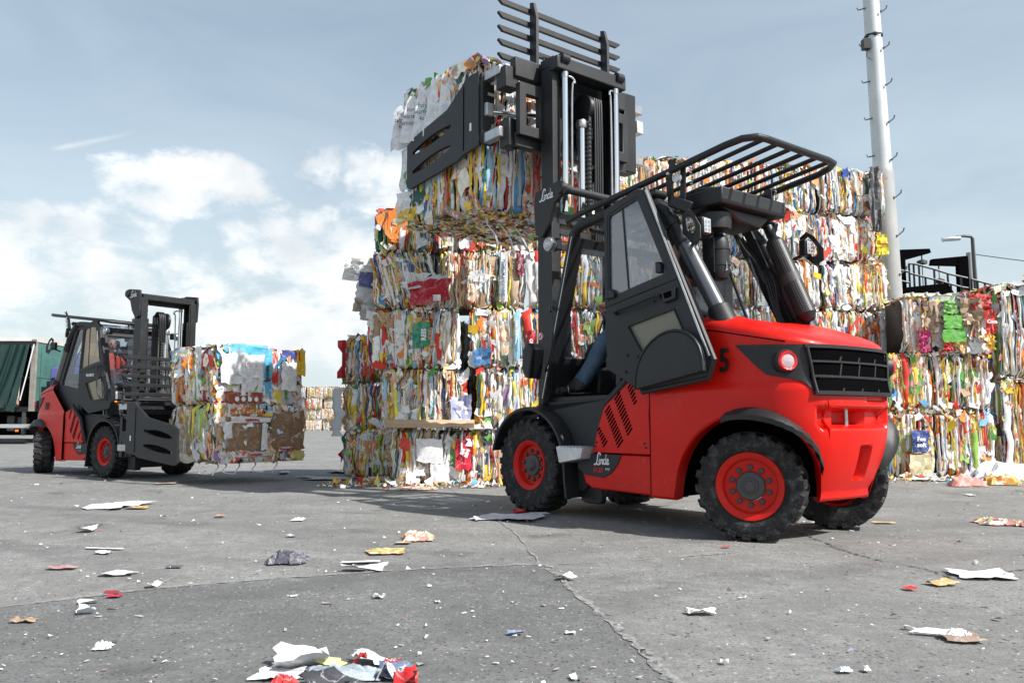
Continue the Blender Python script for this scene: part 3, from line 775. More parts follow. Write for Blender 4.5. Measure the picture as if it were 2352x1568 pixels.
    m = MB(); m.bar((-1.62, -.40, 2.42), (-1.98, -.50, 1.50), .08, .03, (0, 1, 0)); m.build('rear_side_plate', M_black, T, bevel=.005)
    # roof sheet and protective bars above
    m = MB(); m.prism([(-.50, 2.50), (-.60, 2.56), (-1.40, 2.62), (-1.42, 2.58), (-.60, 2.52)], 'y', -.55, .55); m.build('roof_panel', M_glass, T, smooth=0)
    GL = lambda y: [(-.36, y, 2.585), (-.45, y, 2.615), (-1.3, y, 2.695), (-2.30, y, 2.84)]
    p = [(-.42, -.60, 2.60), (-.36, -.58, 2.60)]
    path = [(-.62, .60, 2.63), (-2.18, .60, 2.825), (-2.30, .57, 2.845), (-2.375, .50, 2.853), (-2.39, .40, 2.853), (-2.39, -.40, 2.853), (-2.375, -.50, 2.853), (-2.30, -.57, 2.845), (-2.18, -.60, 2.825), (-.62, -.60, 2.63), (-.42, -.58, 2.60), (-.36, -.50, 2.585), (-.36, .50, 2.585), (-.42, .58, 2.60), (-.62, .60, 2.63)]
    m = MB(); m.tube(path, .027, 12); gd = m.build('guard_frame', M_black, T)
    for k in range(6):
        y = -.43+.86*k/5; m = MB(); m.tube([(-.37, y, 2.59), (-2.38, y, 2.848)], .018, 10); m.build('guard_bar', M_black, gd)
    for s in (1, -1):
        Y = lambda v: s*v
        m = MB(); m.bar((-1.70, Y(.62), 2.85), (-1.625, Y(.60), 2.70), .016, .05, (1, 0, 0)); m.bar((-1.625, Y(.60), 2.72), (-1.62, Y(.565), 2.50), .016, .06, (1, 0, 0)); b = m.build('guard_bracket', M_char, T, bevel=.004)
        m = MB(); m.bar((-1.74, Y(.56), 2.79), (-1.72, Y(.55), 2.50), .016, .05, (1, 0, 0)); m.build('guard_bracket', M_char, T, bevel=.004)
        m = MB(); m.lathe([(.010, Y(.57)), (.036, Y(.575)), (.022, Y(.59)), (.036, Y(.605)), (.010, Y(.61))], (-1.70, 0, 2.69), 'y', 16); m.build('white_roller', M_alu, b)
        m = MB(); h = []
        for i in range(60):
            a = i*.95; t = i/59; c = Vector((-1.80-.01*t, Y(.55), 2.79-.20*t)); h.append(c+Vector((math.cos(a)*.011, math.sin(a)*.011, 0)))
        m.tube(h, .0028, 5); m.build('spring', M_steel, b)
        for q in ((-1.70, 2.84), (-1.645, 2.73)):
            m = MB(); m.lathe([(.014, Y(.60)), (.014, Y(.64)), (.008, Y(.645))], (q[0], 0, q[1]), 'y', 8); m.build('bracket_bolt', M_steel, b)
        m = MB(); m.bar((-1.64, Y(.60), 2.52), (-1.80, Y(.54), 2.44), .05, .09); m.build('bracket_foot', M_char, T, bevel=.01)
        m = MB(); m.lathe([(.035, Y(.48)), (.035, Y(.60)), (.02, Y(.62))], (-1.47, 0, 2.62), 'y', 14); m.build('pivot_boss', M_black, T)
    # fan box under the bars
    m = MB(); m.box(-2.02, -1.60, -.36, .46, 2.455, 2.585); fb = m.build('fan_box', M_char, T, bevel=.012)
    for y in (-.20, .06, .32):
        m = MB(); m.lathe([(.11, 2.58), (.115, 2.61), (.10, 2.62), (.09, 2.60)], (-1.80, y, 0), 'z', 18); m.build('fan_housing', M_black, fb)
    m = MB(); m.prism([(-.25, 2.46), (.35, 2.46), (.15, 2.36), (-.12, 2.34)], 'x', -1.95, -1.65); m.build('fan_box_sump', M_black, fb, bevel=.02)
    # air cleaner: intake bowl above, canister below
    cx_, cy_ = -1.86, .30
    m = MB(); m.lathe([(.05, 2.27), (.12, 2.285), (.125, 2.37), (.12, 2.405), (.09, 2.42), (.03, 2.425)], (cx_, cy_+.04, 0), 'z', 26); m.build('intake_bowl', M_char, T, smooth=40)
    m = MB(); m.lathe([(.03, 1.895), (.062, 1.91), (.077, 1.95), (.079, 2.005), (.085, 2.008), (.085, 2.018), (.078, 2.022), (.078, 2.13), (.083, 2.133), (.083, 2.143), (.078, 2.147), (.076, 2.19), (.06, 2.235), (.035, 2.255), (.03, 2.30)], (cx_, cy_, 0), 'z', 28); ca = m.build('air_cleaner', M_char, T, smooth=40)
    m = MB(); m.bar((cx_+.03, cy_+.085, 2.22), (cx_+.03, cy_+.085, 1.95), .10, .012, (0, 1, 0)); m.build('cleaner_bracket', M_black, ca)
    m = MB(); m.tube([(cx_-.08, cy_+.02, 2.03), (cx_-.085, cy_+.02, 1.99), (cx_-.082, cy_+.03, 1.96), (cx_-.078, cy_+.0, 1.975)], .004, 6); m.build('clip', M_steel, ca)
    m = MB(); m.tube(smooth_path([(-1.62, .30, 2.28), (-1.55, .32, 2.16), (-1.60, .38, 2.02), (-1.74, .34, 1.92)], 4), .05, 12); m.build('intake_hose', M_black, T)
    m = MB(); m.tube(smooth_path([(-1.50, .36, 1.96), (-1.60, .42, 1.80), (-1.72, .44, 1.66), (-1.92, .44, 1.56)], 4), .045, 12); m.build('intake_hose', M_char, T)
    # silencer with a perforated jacket
    a, b = Vector((-1.86, -.44, 2.28)), Vector((-2.13, -.44, 1.66))
    d = (b-a).normalized(); sx = d.cross(Vector((0, 1, 0))).normalized(); u = Vector((0, 1, 0)); k = 26
    m = MB(); rows = [[c+(sx*math.cos(2*math.pi*i/k)+u*math.sin(2*math.pi*i/k))*r for i in range(k+1)] for c, r in [(a, .080), (b, .080)]]
    m.quadstrip(rows); si = m.build('silencer_jacket', M_perf, T)
    uvl = si.data.uv_layers.new(name='UVMap')
    for p in si.data.polygons:
        for li in p.loop_indices:
            vi = si.data.loops[li].vertex_index; ii, jj = vi % (k+1), vi//(k+1)
            uvl.data[li].uv = (ii/k*26+(.5*jj*26 if False else 0), jj*34+ii/k*26*.5)
    m = MB(); m.tube([a+(b-a)*.46, a+(b-a)*.58], .0815, 20); m.build('silencer_band', M_hub, si)
    m = MB(); m.tube([a-d*.001, a-d*.05], [.079, .05], 18); m.tube([a-d*.05, a-d*.17+Vector((0, 0, 0))], .042, 14); m.build('exhaust_pipe', M_black, si)
    m = MB(); m.tube([b, b+d*.05], [.079, .05], 18); m.build('silencer_end', M_black, si)
    # work lamps on plates
    for s, c in ((1, Vector((-1.95, .60, 2.26))), (-1, Vector((-2.00, -.66, 2.25)))):
        m = MB(); m.box(-.035, .035, -.05, .05, -.07, .07); lp = m.build('work_lamp', M_black, T, bevel=.015, loc=c)
        m = MB(); m.box(-.045, -.036, -.038, .038, -.055, .055); le = m.build('lamp_lens', M_lampglass, lp, bevel=.004)
        for q in ((-.018, -.03), (.018, -.03), (-.018, .0), (.018, .0), (-.018, .03), (.018, .03)):
            m = MB(); m.lathe([(.011, -.046), (.009, -.050)], (0, q[0], q[1]), 'x', 10); m.build('lamp_cell', M_chrome, le)
        m = MB(); o_ = [(-.10, -.10), (-.02, -.13), (.10, -.02), (.10, .12), (.04, .16), (-.02, .12), (-.10, .0)]
        i_ = [(-.045, -.05), (-.01, -.06), (.055, -.0), (.06, .09), (.03, .115), (.0, .085), (-.045, .02)]
        m.ring(o_, i_, 'y', -.004, .004); br = m.build('lamp_bracket', M_char, lp, bevel=.002); br.location = (.06 if s > 0 else -.02, s*.06, -.01); br.rotation_euler = (0, 0, R(-10)*s)
        m = MB(); m.tube([(.02, -.02*s, -.06), (.14, -.05*s, -.10)], .014, 8); m.build('lamp_arm', M_black, lp)
    # mirror and front lamp on the mast side pillars
    for s in (1, -1):
        m = MB(); m.lathe([(.02, s*.60), (.055, s*.605), (.066, s*.625), (.066, s*.655), (.060, s*.668), (.045, s*.664), (.030, s*.674), (.012, s*.674), (.009, s*.682)], (-.24, 0, 2.41), 'y', 26); h = m.build('horn', M_steel, T)
        m = MB(); m.box(-.30, -.19, min(s*.54, s*.61), max(s*.54, s*.61), 2.36, 2.47); m.build('horn_bracket', M_char, h, bevel=.01)
        m = MB(); m.prism([(-.05, 1.22), (.03, 1.26), (.05, 1.34), (.04, 1.50), (-.04, 1.56), (-.10, 1.5)], 'y', s*.50, s*.66); hl = m.build('headlamp', M_char, T, bevel=.015); hl.location = (.10, 0, -.02)
        m = MB(); m.box(.03, .058, min(s*.525, s*.635), max(s*.525, s*.635), 1.29, 1.42); m.build('lamp_lens', M_lampglass, hl, bevel=.008)
        m = MB(); m.box(.0, .045, min(s*.525, s*.635), max(s*.525, s*.635), 1.235, 1.265); m.build('turn_lamp', M_orange, hl, bevel=.006)
        # grab handle and mirror arm by the doorway
        m = MB(); m.tube(smooth_path([(-.22, s*.62, 1.80), (-.30, s*.69, 1.82), (-.36, s*.70, 1.74), (-.31, s*.70, 1.42), (-.22, s*.68, 1.28), (-.14, s*.62, 1.26)], 4), .012, 8); m.build('grab_handle', M_black, T)

def mast(T, lift, dx=0.):
    before = set(T.children)
    """lift: height of the carriage above its lowest place"""
    y0 = YC; zi = 4.31-3.1+lift; zi = max(zi, 2.92)
    for s in (-1, 1):
        m = MB()
        pts = [(0, 0), (.21, 0), (.21, .10), (.185, .10), (.185, .028), (.025, .028), (.025, .10), (0, .10)]
        m.quadstrip([[(x, y0+s*(.49-y), z) for x, y in pts] for z in (.14, 2.90)], True, True); m.build('outer_mast_channel', M_mast, T, bevel=.004)
        m = MB(); m.quadstrip([[(x*.82+.02, y0+s*(.455-y*.85), z) for x, y in pts] for z in (zi-2.75, zi)], True, True); m.build('inner_mast_channel', M_mast, T, bevel=.004)
        m = MB(); m.quadstrip([[(x*.66+.04, y0+s*(.42-y*.8), z) for x, y in pts] for z in (zi-2.6, zi-.35)], True, True); m.build('lift_channel', M_black, T, bevel=.003)
        # chrome cylinders standing behind the channels
        m = MB(); m.lathe([(.030, zi-1.5 if lift > 1 else 1.3), (.030, zi-.13)], (-.035, y0+s*.345, 0), 'z', 18); m.build('lift_ram_rod', M_chrome, T)
        m = MB(); m.lathe([(.045, .25), (.045, 1.75), (.05, 1.76), (.05, 1.80), (.03, 1.81)], (-.035, y0+s*.345, 0), 'z', 18); m.build('lift_ram_barrel', M_mast, T)
        m = MB(); q = s*-.02; m.tube(smooth_path([(-.04, y0+s*.30, zi-.14), (-.05, y0+s*.26, zi-.15), (-.06, y0+s*.235, zi-.20), (-.05, y0+s*.265, zi-.31), (-.05, y0+s*.27, max(zi-1.45, 1.5))], 4), .011, 8); m.build('ram_pipe', M_steel, T)
        m = MB(); m.lathe([(.036, zi-.16), (.036, zi-.11), (.02, zi-.10)], (-.035, y0+s*.345, 0), 'z', 14); m.build('rod_end', M_steel, T)
        # head plate on the outer mast with the joined word
        m = MB(); m.prism([(-.20, 2.93), (-.23, 2.99), (-.20, 3.05), (-.12, 3.06), (.20, 3.02), (.22, 2.90), (.20, 2.60), (.10, 2.56), (-.02, 2.70), (-.08, 2.86)], 'y', y0+s*.495, y0+s*.53); hp = m.build('mast_head_plate', M_mast, T, smooth=30, bevel=.006)
        script_logo(.13, M_white, hp, (.13 if s > 0 else -.08, y0+s*.530, 2.91), (-s*1.0, 0, 0), (0, 0, 1), (0, s, 0))
        m = MB(); m.lathe([(.055, y0+s*.44), (.055, y0+s*.545), (.03, y0+s*.55)], (-.165, 0, 2.985), 'y', 20); m.build('pivot_pin', M_black, T)
        m = MB(); m.lathe([(.05, y0+s*.33), (.05, y0+s*.42), (.035, y0+s*.425)], (-.06, 0, zi+.01), 'y', 20); m.build('top_roller', M_black, T)
        m = MB(); m.tube([(-.25, s*.50, 1.1), (.0, y0+s*.45, .75)], .04, 10); m.build('tilt_ram', M_black, T)
    m = MB(); m.tube([(-.165, y0-.44, 2.985), (-.165, y0+.44, 2.985)], .038, 14); m.build('head_cross_tube', M_mast, T)
    m = MB(); m.box(-.07, .06, y0-.47, y0+.47, zi-.10, zi+.03); m.box(.0, .20, y0-.46, y0+.46, zi-.05, zi+.05); m.build('top_crossbeam', M_mast, T, bevel=.01)
    m = MB(); m.box(.0, .20, y0-.44, y0+.44, zi-1.62, zi-1.50) if lift > 1 else m.box(0, .20, y0-.44, y0+.44, 1.2, 1.3); m.build('mid_crossbeam', M_mast, T, bevel=.01)
    m = MB(); m.box(.05, .19, y0-.48, y0+.48, .18, .34); m.build('bottom_crossbeam', M_mast, T, bevel=.01)
    for z in ((2.45, 2.60) if lift > 1 else ()): 
        m = MB(); m.box(.0, .05, y0-.40, y0+.40, z, z+.05); m.build('tie_bar', M_mast, T)
    # warning mark on the mast side
    m = MB(); m.lathe([(.040, y0+.490), (.040, y0+.4935)], (.17, 0, 1.62), 'y', 24); wm = m.build('warning_sticker', M_white, T, smooth=0)
    m = MB(); k = 24; m.quadstrip([[Vector((.17+math.cos(2*math.pi*i/k)*r, y0+.4945, 1.62+math.sin(2*math.pi*i/k)*r)) for i in range(k)] for r in (.040, .031)], True)
    m.bar((.17-.024, y0+.4945, 1.62+.024), (.17+.024, y0+.4945, 1.62-.024), .002, .009, (0, 0, 1)); m.build('red_band', M_redprint, wm, smooth=0)
    m = MB(); m.tube([(.16, y0+.4945, 1.605), (.175, y0+.4945, 1.62), (.165, y0+.4945, 1.632)], .005, 6); m.build('black_figure', M_blackprint, wm, smooth=0)
    # centre ram, sheave, chains, hoses
    top = zi-.22
    m = MB(); m.lathe([(.04, max(zi-1.5, .9)), (.04, top-.32)], (.06, y0+.04, 0), 'z', 16); m.build('centre_ram_rod', M_chrome, T)
    m = MB(); m.lathe([(.052, top-.36), (.058, top-.35), (.058, top-.30), (.05, top-.28)], (.06, y0+.04, 0), 'z', 16); m.build('ram_head', M_steel, T)
    m = MB(); m.lathe([(.13, y0-.03), (.14, y0-.025), (.13, y0+.0), (.14, y0+.025), (.13, y0+.03)], (.08, 0, top-.14), 'y', 28); m.build('chain_sheave', M_black, T)
    for k in range(4):
        y = y0-.05-.030*k; m = MB(); m.tube(smooth_path([(.18, y, top-.5), (.17, y, top-.12), (.10, y, top), (.0, y, top-.06), (-.04, y, top-.2), (-.04, y, max(top-1.5, .8))], 5), .013, 8); m.build('mast_hose', M_black, T)
    m = MB(); m.box(-.01, .04, y0-.03, y0+.0, max(top-1.3, .7), top-.2); m.build('lift_chain', M_hub, T)
    for zc in range(22):
        z = max(top-1.25, .75)+zc*.045
        m = MB(); m.box(-.016, .046, y0-.034, y0+.004, z, z+.016); m.build('chain_link', M_black, T, smooth=0)

    # ---- carriage and bale clamp, drawn at the raised place and let down by d
    d = lift-3.1; Z = lambda z: z+d
    ya, yb = .66+YC+.14-.02, -1.0
    m = MB()
    m.box(.24, .33, -.86, .66, Z(4.16), Z(4.36)); m.build('carriage_top_beam', M_mast, T, bevel=.01)
    m = MB(); m.box(.24, .33, -.86, .66, Z(3.46), Z(3.60)); m.build('carriage_bottom_beam', M_mast, T, bevel=.01)
    m = MB(); m.box(.25, .30, -.50, .34, Z(3.58), Z(4.18)); m.build('carriage_plate', M_black, T, bevel=.008)
    for s in (-1, 1):
        yc = y0+s*.575
        m = MB(); o_ = [(yc-.165, Z(3.56)), (yc+.165, Z(3.56)), (yc+.165, Z(4.08)), (yc-.165, Z(4.08))]; i_ = [(yc-.085, Z(3.66)), (yc+.085, Z(3.66)), (yc+.085, Z(3.97)), (yc-.085, Z(3.97))]
        m.ring(o_, i_, 'x', .17, .24); m.build('slotted_plate', M_mast, T, bevel=.006)
        # beam ends, blocks and the thin rods that push the arms
        m = MB(); m.box(.27, .42, y0+s*.70-.03, y0+s*.70+.14 if s > 0 else y0+s*.70+.05, Z(4.04), Z(4.26)); b = m.build('guide_block', M_black, T, bevel=.01)
        m = MB(); m.lathe([(.022, .345), (.022, .35)], (0, y0+s*.74, Z(4.18)), 'x', 12); m.build('guide_bolt', M_steel, b)
        m = MB(); m.box(.27, .42, y0+s*.70-.05, y0+s*.70+.10, Z(3.46), Z(3.74)); m.build('guide_block', M_black, T, bevel=.01)
    if lift > 1:      # ends of the sliding beams, pushed out on the right
        for z0, z1, nm_, mt in ((4.20, 4.30, 'beam_end', M_steel), (3.62, 3.71, 'beam_end', M_steel), (3.98, 4.12, 'rod_block', M_alu)):
            m = MB(); m.box(.28, .40, -1.17 if nm_ == 'beam_end' else -1.18, -.90 if nm_ == 'beam_end' else -1.08, Z(z0), Z(z1)); m.build(nm_, mt, T, bevel=.006)
        m = MB(); m.tube([(.34, -1.10, Z(4.05)), (.34, -.80, Z(4.05))], .022, 10); m.build('clamp_rod', M_chrome, T)
        m = MB(); m.box(.26, .44, -1.04, -.86, Z(3.50), Z(4.38)); m.build('guide_block', M_black, T, bevel=.012)
    # arms: long pressing plates with two slots each
    prof = [(.64, 3.60), (.66, 4.30), (.86, 4.30), (.93, 4.24), (1.22, 4.06), (1.92, 3.94), (2.00, 3.88), (2.02, 3.44), (1.96, 3.38), (1.0, 3.47), (.92, 3.51), (.66, 3.53)]
    for s in (1, -1):
        yo = .78 if s > 0 else -.94
        t = .035
        ax = 'y'
        m = MB()
        # plate as bands so that the two long slots are real openings
        def lens(x0, x1, zc0, zc1, h, n=10):
            up = []; dn = []
            for i in range(n+1):
                f = i/n; x = x0+(x1-x0)*f; zc = zc0+(zc1-zc0)*f; hh = h*math.sin(math.pi*(.06+.88*f))**.7*(1-.35*(1-f) if False else 1)
                up.append((x, zc+hh)); dn.append((x, zc-hh*.75))
            return up, dn
        S1u, S1d = lens(1.14, 1.90, 3.875, 3.775, .055); S2u, S2d = lens(1.14, 1.90, 3.655, 3.56, .055)
        xs = [p[0] for p in S1u]
        topf = lerp_tab([(.64, 4.30), (.86, 4.30), (.93, 4.24), (1.22, 4.07), (1.92, 3.95), (2.0, 3.90)])
        botf = lerp_tab([(.64, 3.54), (.92, 3.51), (1.0, 3.475), (1.96, 3.385), (2.02, 3.42)])
        def band(xl, hi, lo):
            rows = []
            for x, a, b in zip(xl, hi, lo):
                rows.append([(x, yo, Z(a)), (x, yo+s*t, Z(a)), (x, yo+s*t, Z(b)), (x, yo, Z(b))])
            m.quadstrip(rows, True, True)
        band(xs, [topf(x) for x in xs], [p[1] for p in S1u])
        band(xs, [p[1] for p in S1d], [p[1] for p in S2u])
        band(xs, [p[1] for p in S2d], [botf(x) for x in xs])
        xl = [.64, .75, .86, .90, .93, 1.0, 1.07, 1.14]; band(xl, [topf(x) for x in xl], [botf(x) for x in xl])
        xl = [1.90, 1.94, 1.98, 2.02]; band(xl, [topf(x) for x in xl], [botf(x) for x in xl])
        am = m.build('clamp_arm', M_mast, T, smooth=30)
        m = MB(); m.box(.60, .67, min(yo-s*.14, yo+s*.02), max(yo-s*.14, yo+s*.02), Z(3.56), Z(4.28)); m.build('arm_post', M_mast, am, bevel=.01)
        m = MB(); m.box(.895, .905, min(yo+s*t, yo+s*(t+.004)), max(yo+s*t, yo+s*(t+.004)), Z(3.55), Z(4.22)); m.build('weld_line', M_dark, am, smooth=0)
        m = MB(); m.box(.76, .79, min(yo+s*t, yo+s*(t+.004)), max(yo+s*t, yo+s*(t+.004)), Z(3.72), Z(3.80)); m.build('sticker', M_white, am, smooth=0)
        for z0, z1 in ((4.19, 4.28), (3.56, 3.66)):
            m = MB(); m.box(.34, .62, min(yo-s*.09, yo+s*.0), max(yo-s*.09, yo), Z(z0), Z(z1)); m.build('slide_bar', M_steel, am, bevel=.006)
        m = MB(); m.box(.56, .68, min(yo-s*.10, yo-s*.01), max(yo-s*.10, yo-s*.01), Z(3.84), Z(3.97)); m.build('rod_block', M_alu, am, bevel=.01)
        m = MB(); m.tube([(.60, yo-s*.06, Z(3.89)), (.38, y0+s*.30, Z(3.89))], .022, 12); m.build('clamp_rod', M_chrome, am)
    # wide bars of the load backrest
    for k in range(7):
        z = 5.0-.142*k
        m = MB(); rows = []
        for y, c in ((.71, .8), (.66, 0), (-.94, 0), (-.99, .8)):
            h = .028*(1-c*.9); rows.append([(.44, y, Z(z)+.028), (.475, y, Z(z)+.028), (.475, y, Z(z)+.028-2*.028*(1-c*.85)), (.44, y, Z(z)+.028-2*.028*(1-c*.85))])
        m.quadstrip(rows, True, True); m.build('backrest_bar', M_mast, T, bevel=.003)
    for y in (.30, -.70):
        m = MB(); m.prism([(.335, Z(4.20)), (.335, Z(4.9)), (.38, Z(5.07)), (.44, Z(5.09)), (.44, Z(4.10)), (.34, Z(4.10))], 'y', y-.018, y+.018); m.build('backrest_upright', M_mast, T, bevel=.004)
    # hoses looping to the clamp
    for k in range(3):
        y = .30-.05*k
        m = MB(); m.tube(smooth_path([(.22, y, Z(3.70)), (.17, y+.02, Z(3.95)), (.16, y+.04, Z(4.25)), (.22, y+.02, Z(4.43)), (.26, y-.08, Z(4.40)), (.22, y-.20, Z(4.2))], 5), .012, 8); m.build('clamp_hose', M_black, T)
        m = MB(); m.tube([(.165, y+.03, Z(4.03)), (.163, y+.035, Z(4.13))], .018, 8); m.build('hose_fitting', M_steel, T)
    m = MB(); m.box(.16, .22, .18, .36, Z(3.40), Z(3.54)); v_ = m.build('valve_block', M_hub, T, bevel=.008)
    for y in (.23, .31):
        m = MB(); m.lathe([(.024, .15), (.020, .158)], (0, y, Z(3.47)), 'x', 12); m.build('valve_port', M_steel, v_)
    if dx:
        for ch in T.children:
            if ch not in before: ch.location.x += dx

def lift_truck(label, loc, heading, scale, lift, open_left, steer, number, nside, mdx=0.):
    T = empty('forklift_truck', loc, heading, scale)
    tag(T, label, 'forklift', 'forklift trucks handling the paper bales')
    counterweight(T); grille(T)
    for s in (1, -1):
        side_trim(T, s)
        wheel(T, (0, s*.585, .42), .42, .27, s)
        wheel(T, (-2.31, s*(.58 if s*steer > 0 else .47), .372), .372, .27, s, steer, .212, 22, .045)
    m = MB(); m.tube([(0, -.5, .42), (0, .5, .42)], .11, 12); m.tube([(-2.31, -.5, .37), (-2.31, .5, .37)], .08, 12); m.build('axles', M_dark, T)
    cab(T, open_left, False, not open_left); mast(T, lift, mdx)
    # stencilled number on the casting
    if nside:
        s = nside; rot = Matrix(((-s, 0, 0), (0, 0, s), (0, 1, 0)))
        text_mesh(number, .235 if s > 0 else .17, M_blackprint, T, (-2.165 if s > 0 else -2.12, s*.667, 1.235 if s > 0 else 1.18), rot, 'stencilled_number', .006, 0, .8)
    return T
# ---------------------------------------------------------------- people
def skinned(name, joints, bones, T, matfn, mats, sub=2):
    """one continuous skin over a skeleton; joints: name -> (pos, radius)"""
    names = list(joints); idx = {n: i for i, n in enumerate(names)}
    me = bpy.data.meshes.new(name); me.from_pydata([joints[n][0] for n in names], [(idx[a], idx[b]) for a, b in bones], [])
    ob = bpy.data.objects.new('tmp', me); col.objects.link(ob)
    ob.modifiers.new('skin', 'SKIN'); sk = me.skin_vertices[0].data
    for n in names:
        r = joints[n][1]; sk[idx[n]].radius = (r, r) if not isinstance(r, tuple) else r
    sk[0].use_root = True
    su = ob.modifiers.new('sub', 'SUBSURF'); su.levels = sub; su.render_levels = sub
    dg = bpy.context.evaluated_depsgraph_get(); m2 = bpy.data.meshes.new_from_object(ob.evaluated_get(dg)); bpy.data.objects.remove(ob)
    m2.materials.clear()
    for mm in mats: m2.materials.append(mm)
    segs = [(Vector(joints[a][0]), Vector(joints[b][0]), a, b) for a, b in bones]
    for p in m2.polygons:
        c = p.center; best = None
        for a, b, na, nb in segs:
            t = max(0, min(1, (c-a).dot(b-a)/max((b-a).length_squared, 1e-9))); dd = (a+(b-a)*t-c).length
            if best is None or dd < best[0]: best = (dd, na, nb, t)
        p.material_index = matfn(best[1], best[2], best[3], c); p.use_smooth = True
    o = bpy.data.objects.new(name, m2); col.objects.link(o); o.parent = T
    return o

def head_parts(T, c, face, up, hair_len=.0):
    """eyes, nose, ears, hair round a head centre"""
    f = Vector(face).normalized(); u = Vector(up).normalized(); r = f.cross(u).normalized(); c = Vector(c)
    def ell(cc, rx, ry, rz, n=14, k=10):
        m = MB(); rows = []
        for j in range(k+1):
            th = math.pi*j/k; rr = max(math.sin(th), .02)
            rows.append([cc+r*rx*rr*math.cos(2*math.pi*i/n)+f*ry*rr*math.sin(2*math.pi*i/n)+u*rz*math.cos(th) for i in range(n)])
        m.quadstrip(rows, True, True); return m
    ell(c, .076, .092, .112, 20, 14).build('head', M_skin, T, smooth=80)
    m = MB(); rows = []
    for (t, w, d) in ((.03, .010, .088), (.0, .012, .098), (-.022, .018, .112), (-.034, .017, .100)):
        rows.append([c+u*t+r*w+f*(d-.02), c+u*t+f*d, c+u*t-r*w+f*(d-.02)])
    m.quadstrip(rows); m.build('nose', M_skin, T, smooth=80)
    for s in (-1, 1):
        ell(c+r*s*.076+u*-.005-f*.005, .010, .020, .032, 10, 6).build('ear', M_skin, T, smooth=80)
        ell(c+r*s*.031+u*.022+f*.080, .014, .008, .007, 10, 6).build('eye', M_hair, T, smooth=80)
        ell(c+r*s*.031+u*.040+f*.086, .020, .006, .004, 10, 6).build('eyebrow', M_hair, T, smooth=80)
    ell(c-u*.050+f*.084, .024, .008, .005, 10, 6).build('mouth', MATS['red_rim_paint'] if False else M_lips, T, smooth=80)
    m = MB(); rows = []
    for j in range(7):
        th = math.pi*.5*j/6; rr = max(math.sin(th), .02)
        rows.append([c+(r*.080*rr*math.cos(2*math.pi*i/18)+f*.096*rr*math.sin(2*math.pi*i/18))*1.0+u*(.116*math.cos(th))-f*(.012+.016*j/6) for i in range(18)])
    m.quadstrip(rows, True, True); m.build('hair', M_hair, T, smooth=80)
M_lips = mat('lips', (.36, .13, .10), .5)

def hand(J, B, wr, d, side, up, pre, curl=.6):
    """palm and five fingers added to a skeleton, starting from wrist joint wr"""
    w = Vector(J[wr][0]); d = Vector(d).normalized(); n = Vector(up).normalized(); s_ = d.cross(n).normalized()*side
    J[pre+'palm'] = (tuple(w+d*.05), (.030, .020)); B.append((wr, pre+'palm'))
    for k, (o, L) in enumerate(((-.026, .070), (-.009, .080), (.009, .076), (.026, .060))):
        p0 = w+d*.085+s_*o; p1 = p0+(d*math.cos(curl)-n*math.sin(curl))*L*.5; p2 = p1+(d*math.cos(curl*2)-n*math.sin(curl*2))*L*.5
        for q, (p, r) in enumerate(((p0, .0105), (p1, .009), (p2, .0075))): J['%sf%d%d' % (pre, k, q)] = (tuple(p), r)
        B.append((pre+'palm', '%sf%d0' % (pre, k))); B.append(('%sf%d0' % (pre, k), '%sf%d1' % (pre, k))); B.append(('%sf%d1' % (pre, k), '%sf%d2' % (pre, k)))
    p0 = w+d*.04-s_*.035; p1 = p0+(d-s_*.5).normalized()*.035; p2 = p1+(d-n*.6).normalized()*.03
    for q, (p, r) in enumerate(((p0, .013), (p1, .011), (p2, .009))): J['%st%d' % (pre, q)] = (tuple(p), r)
    B.append((pre+'palm', pre+'t0')); B.append((pre+'t0', pre+'t1')); B.append((pre+'t1', pre+'t2'))

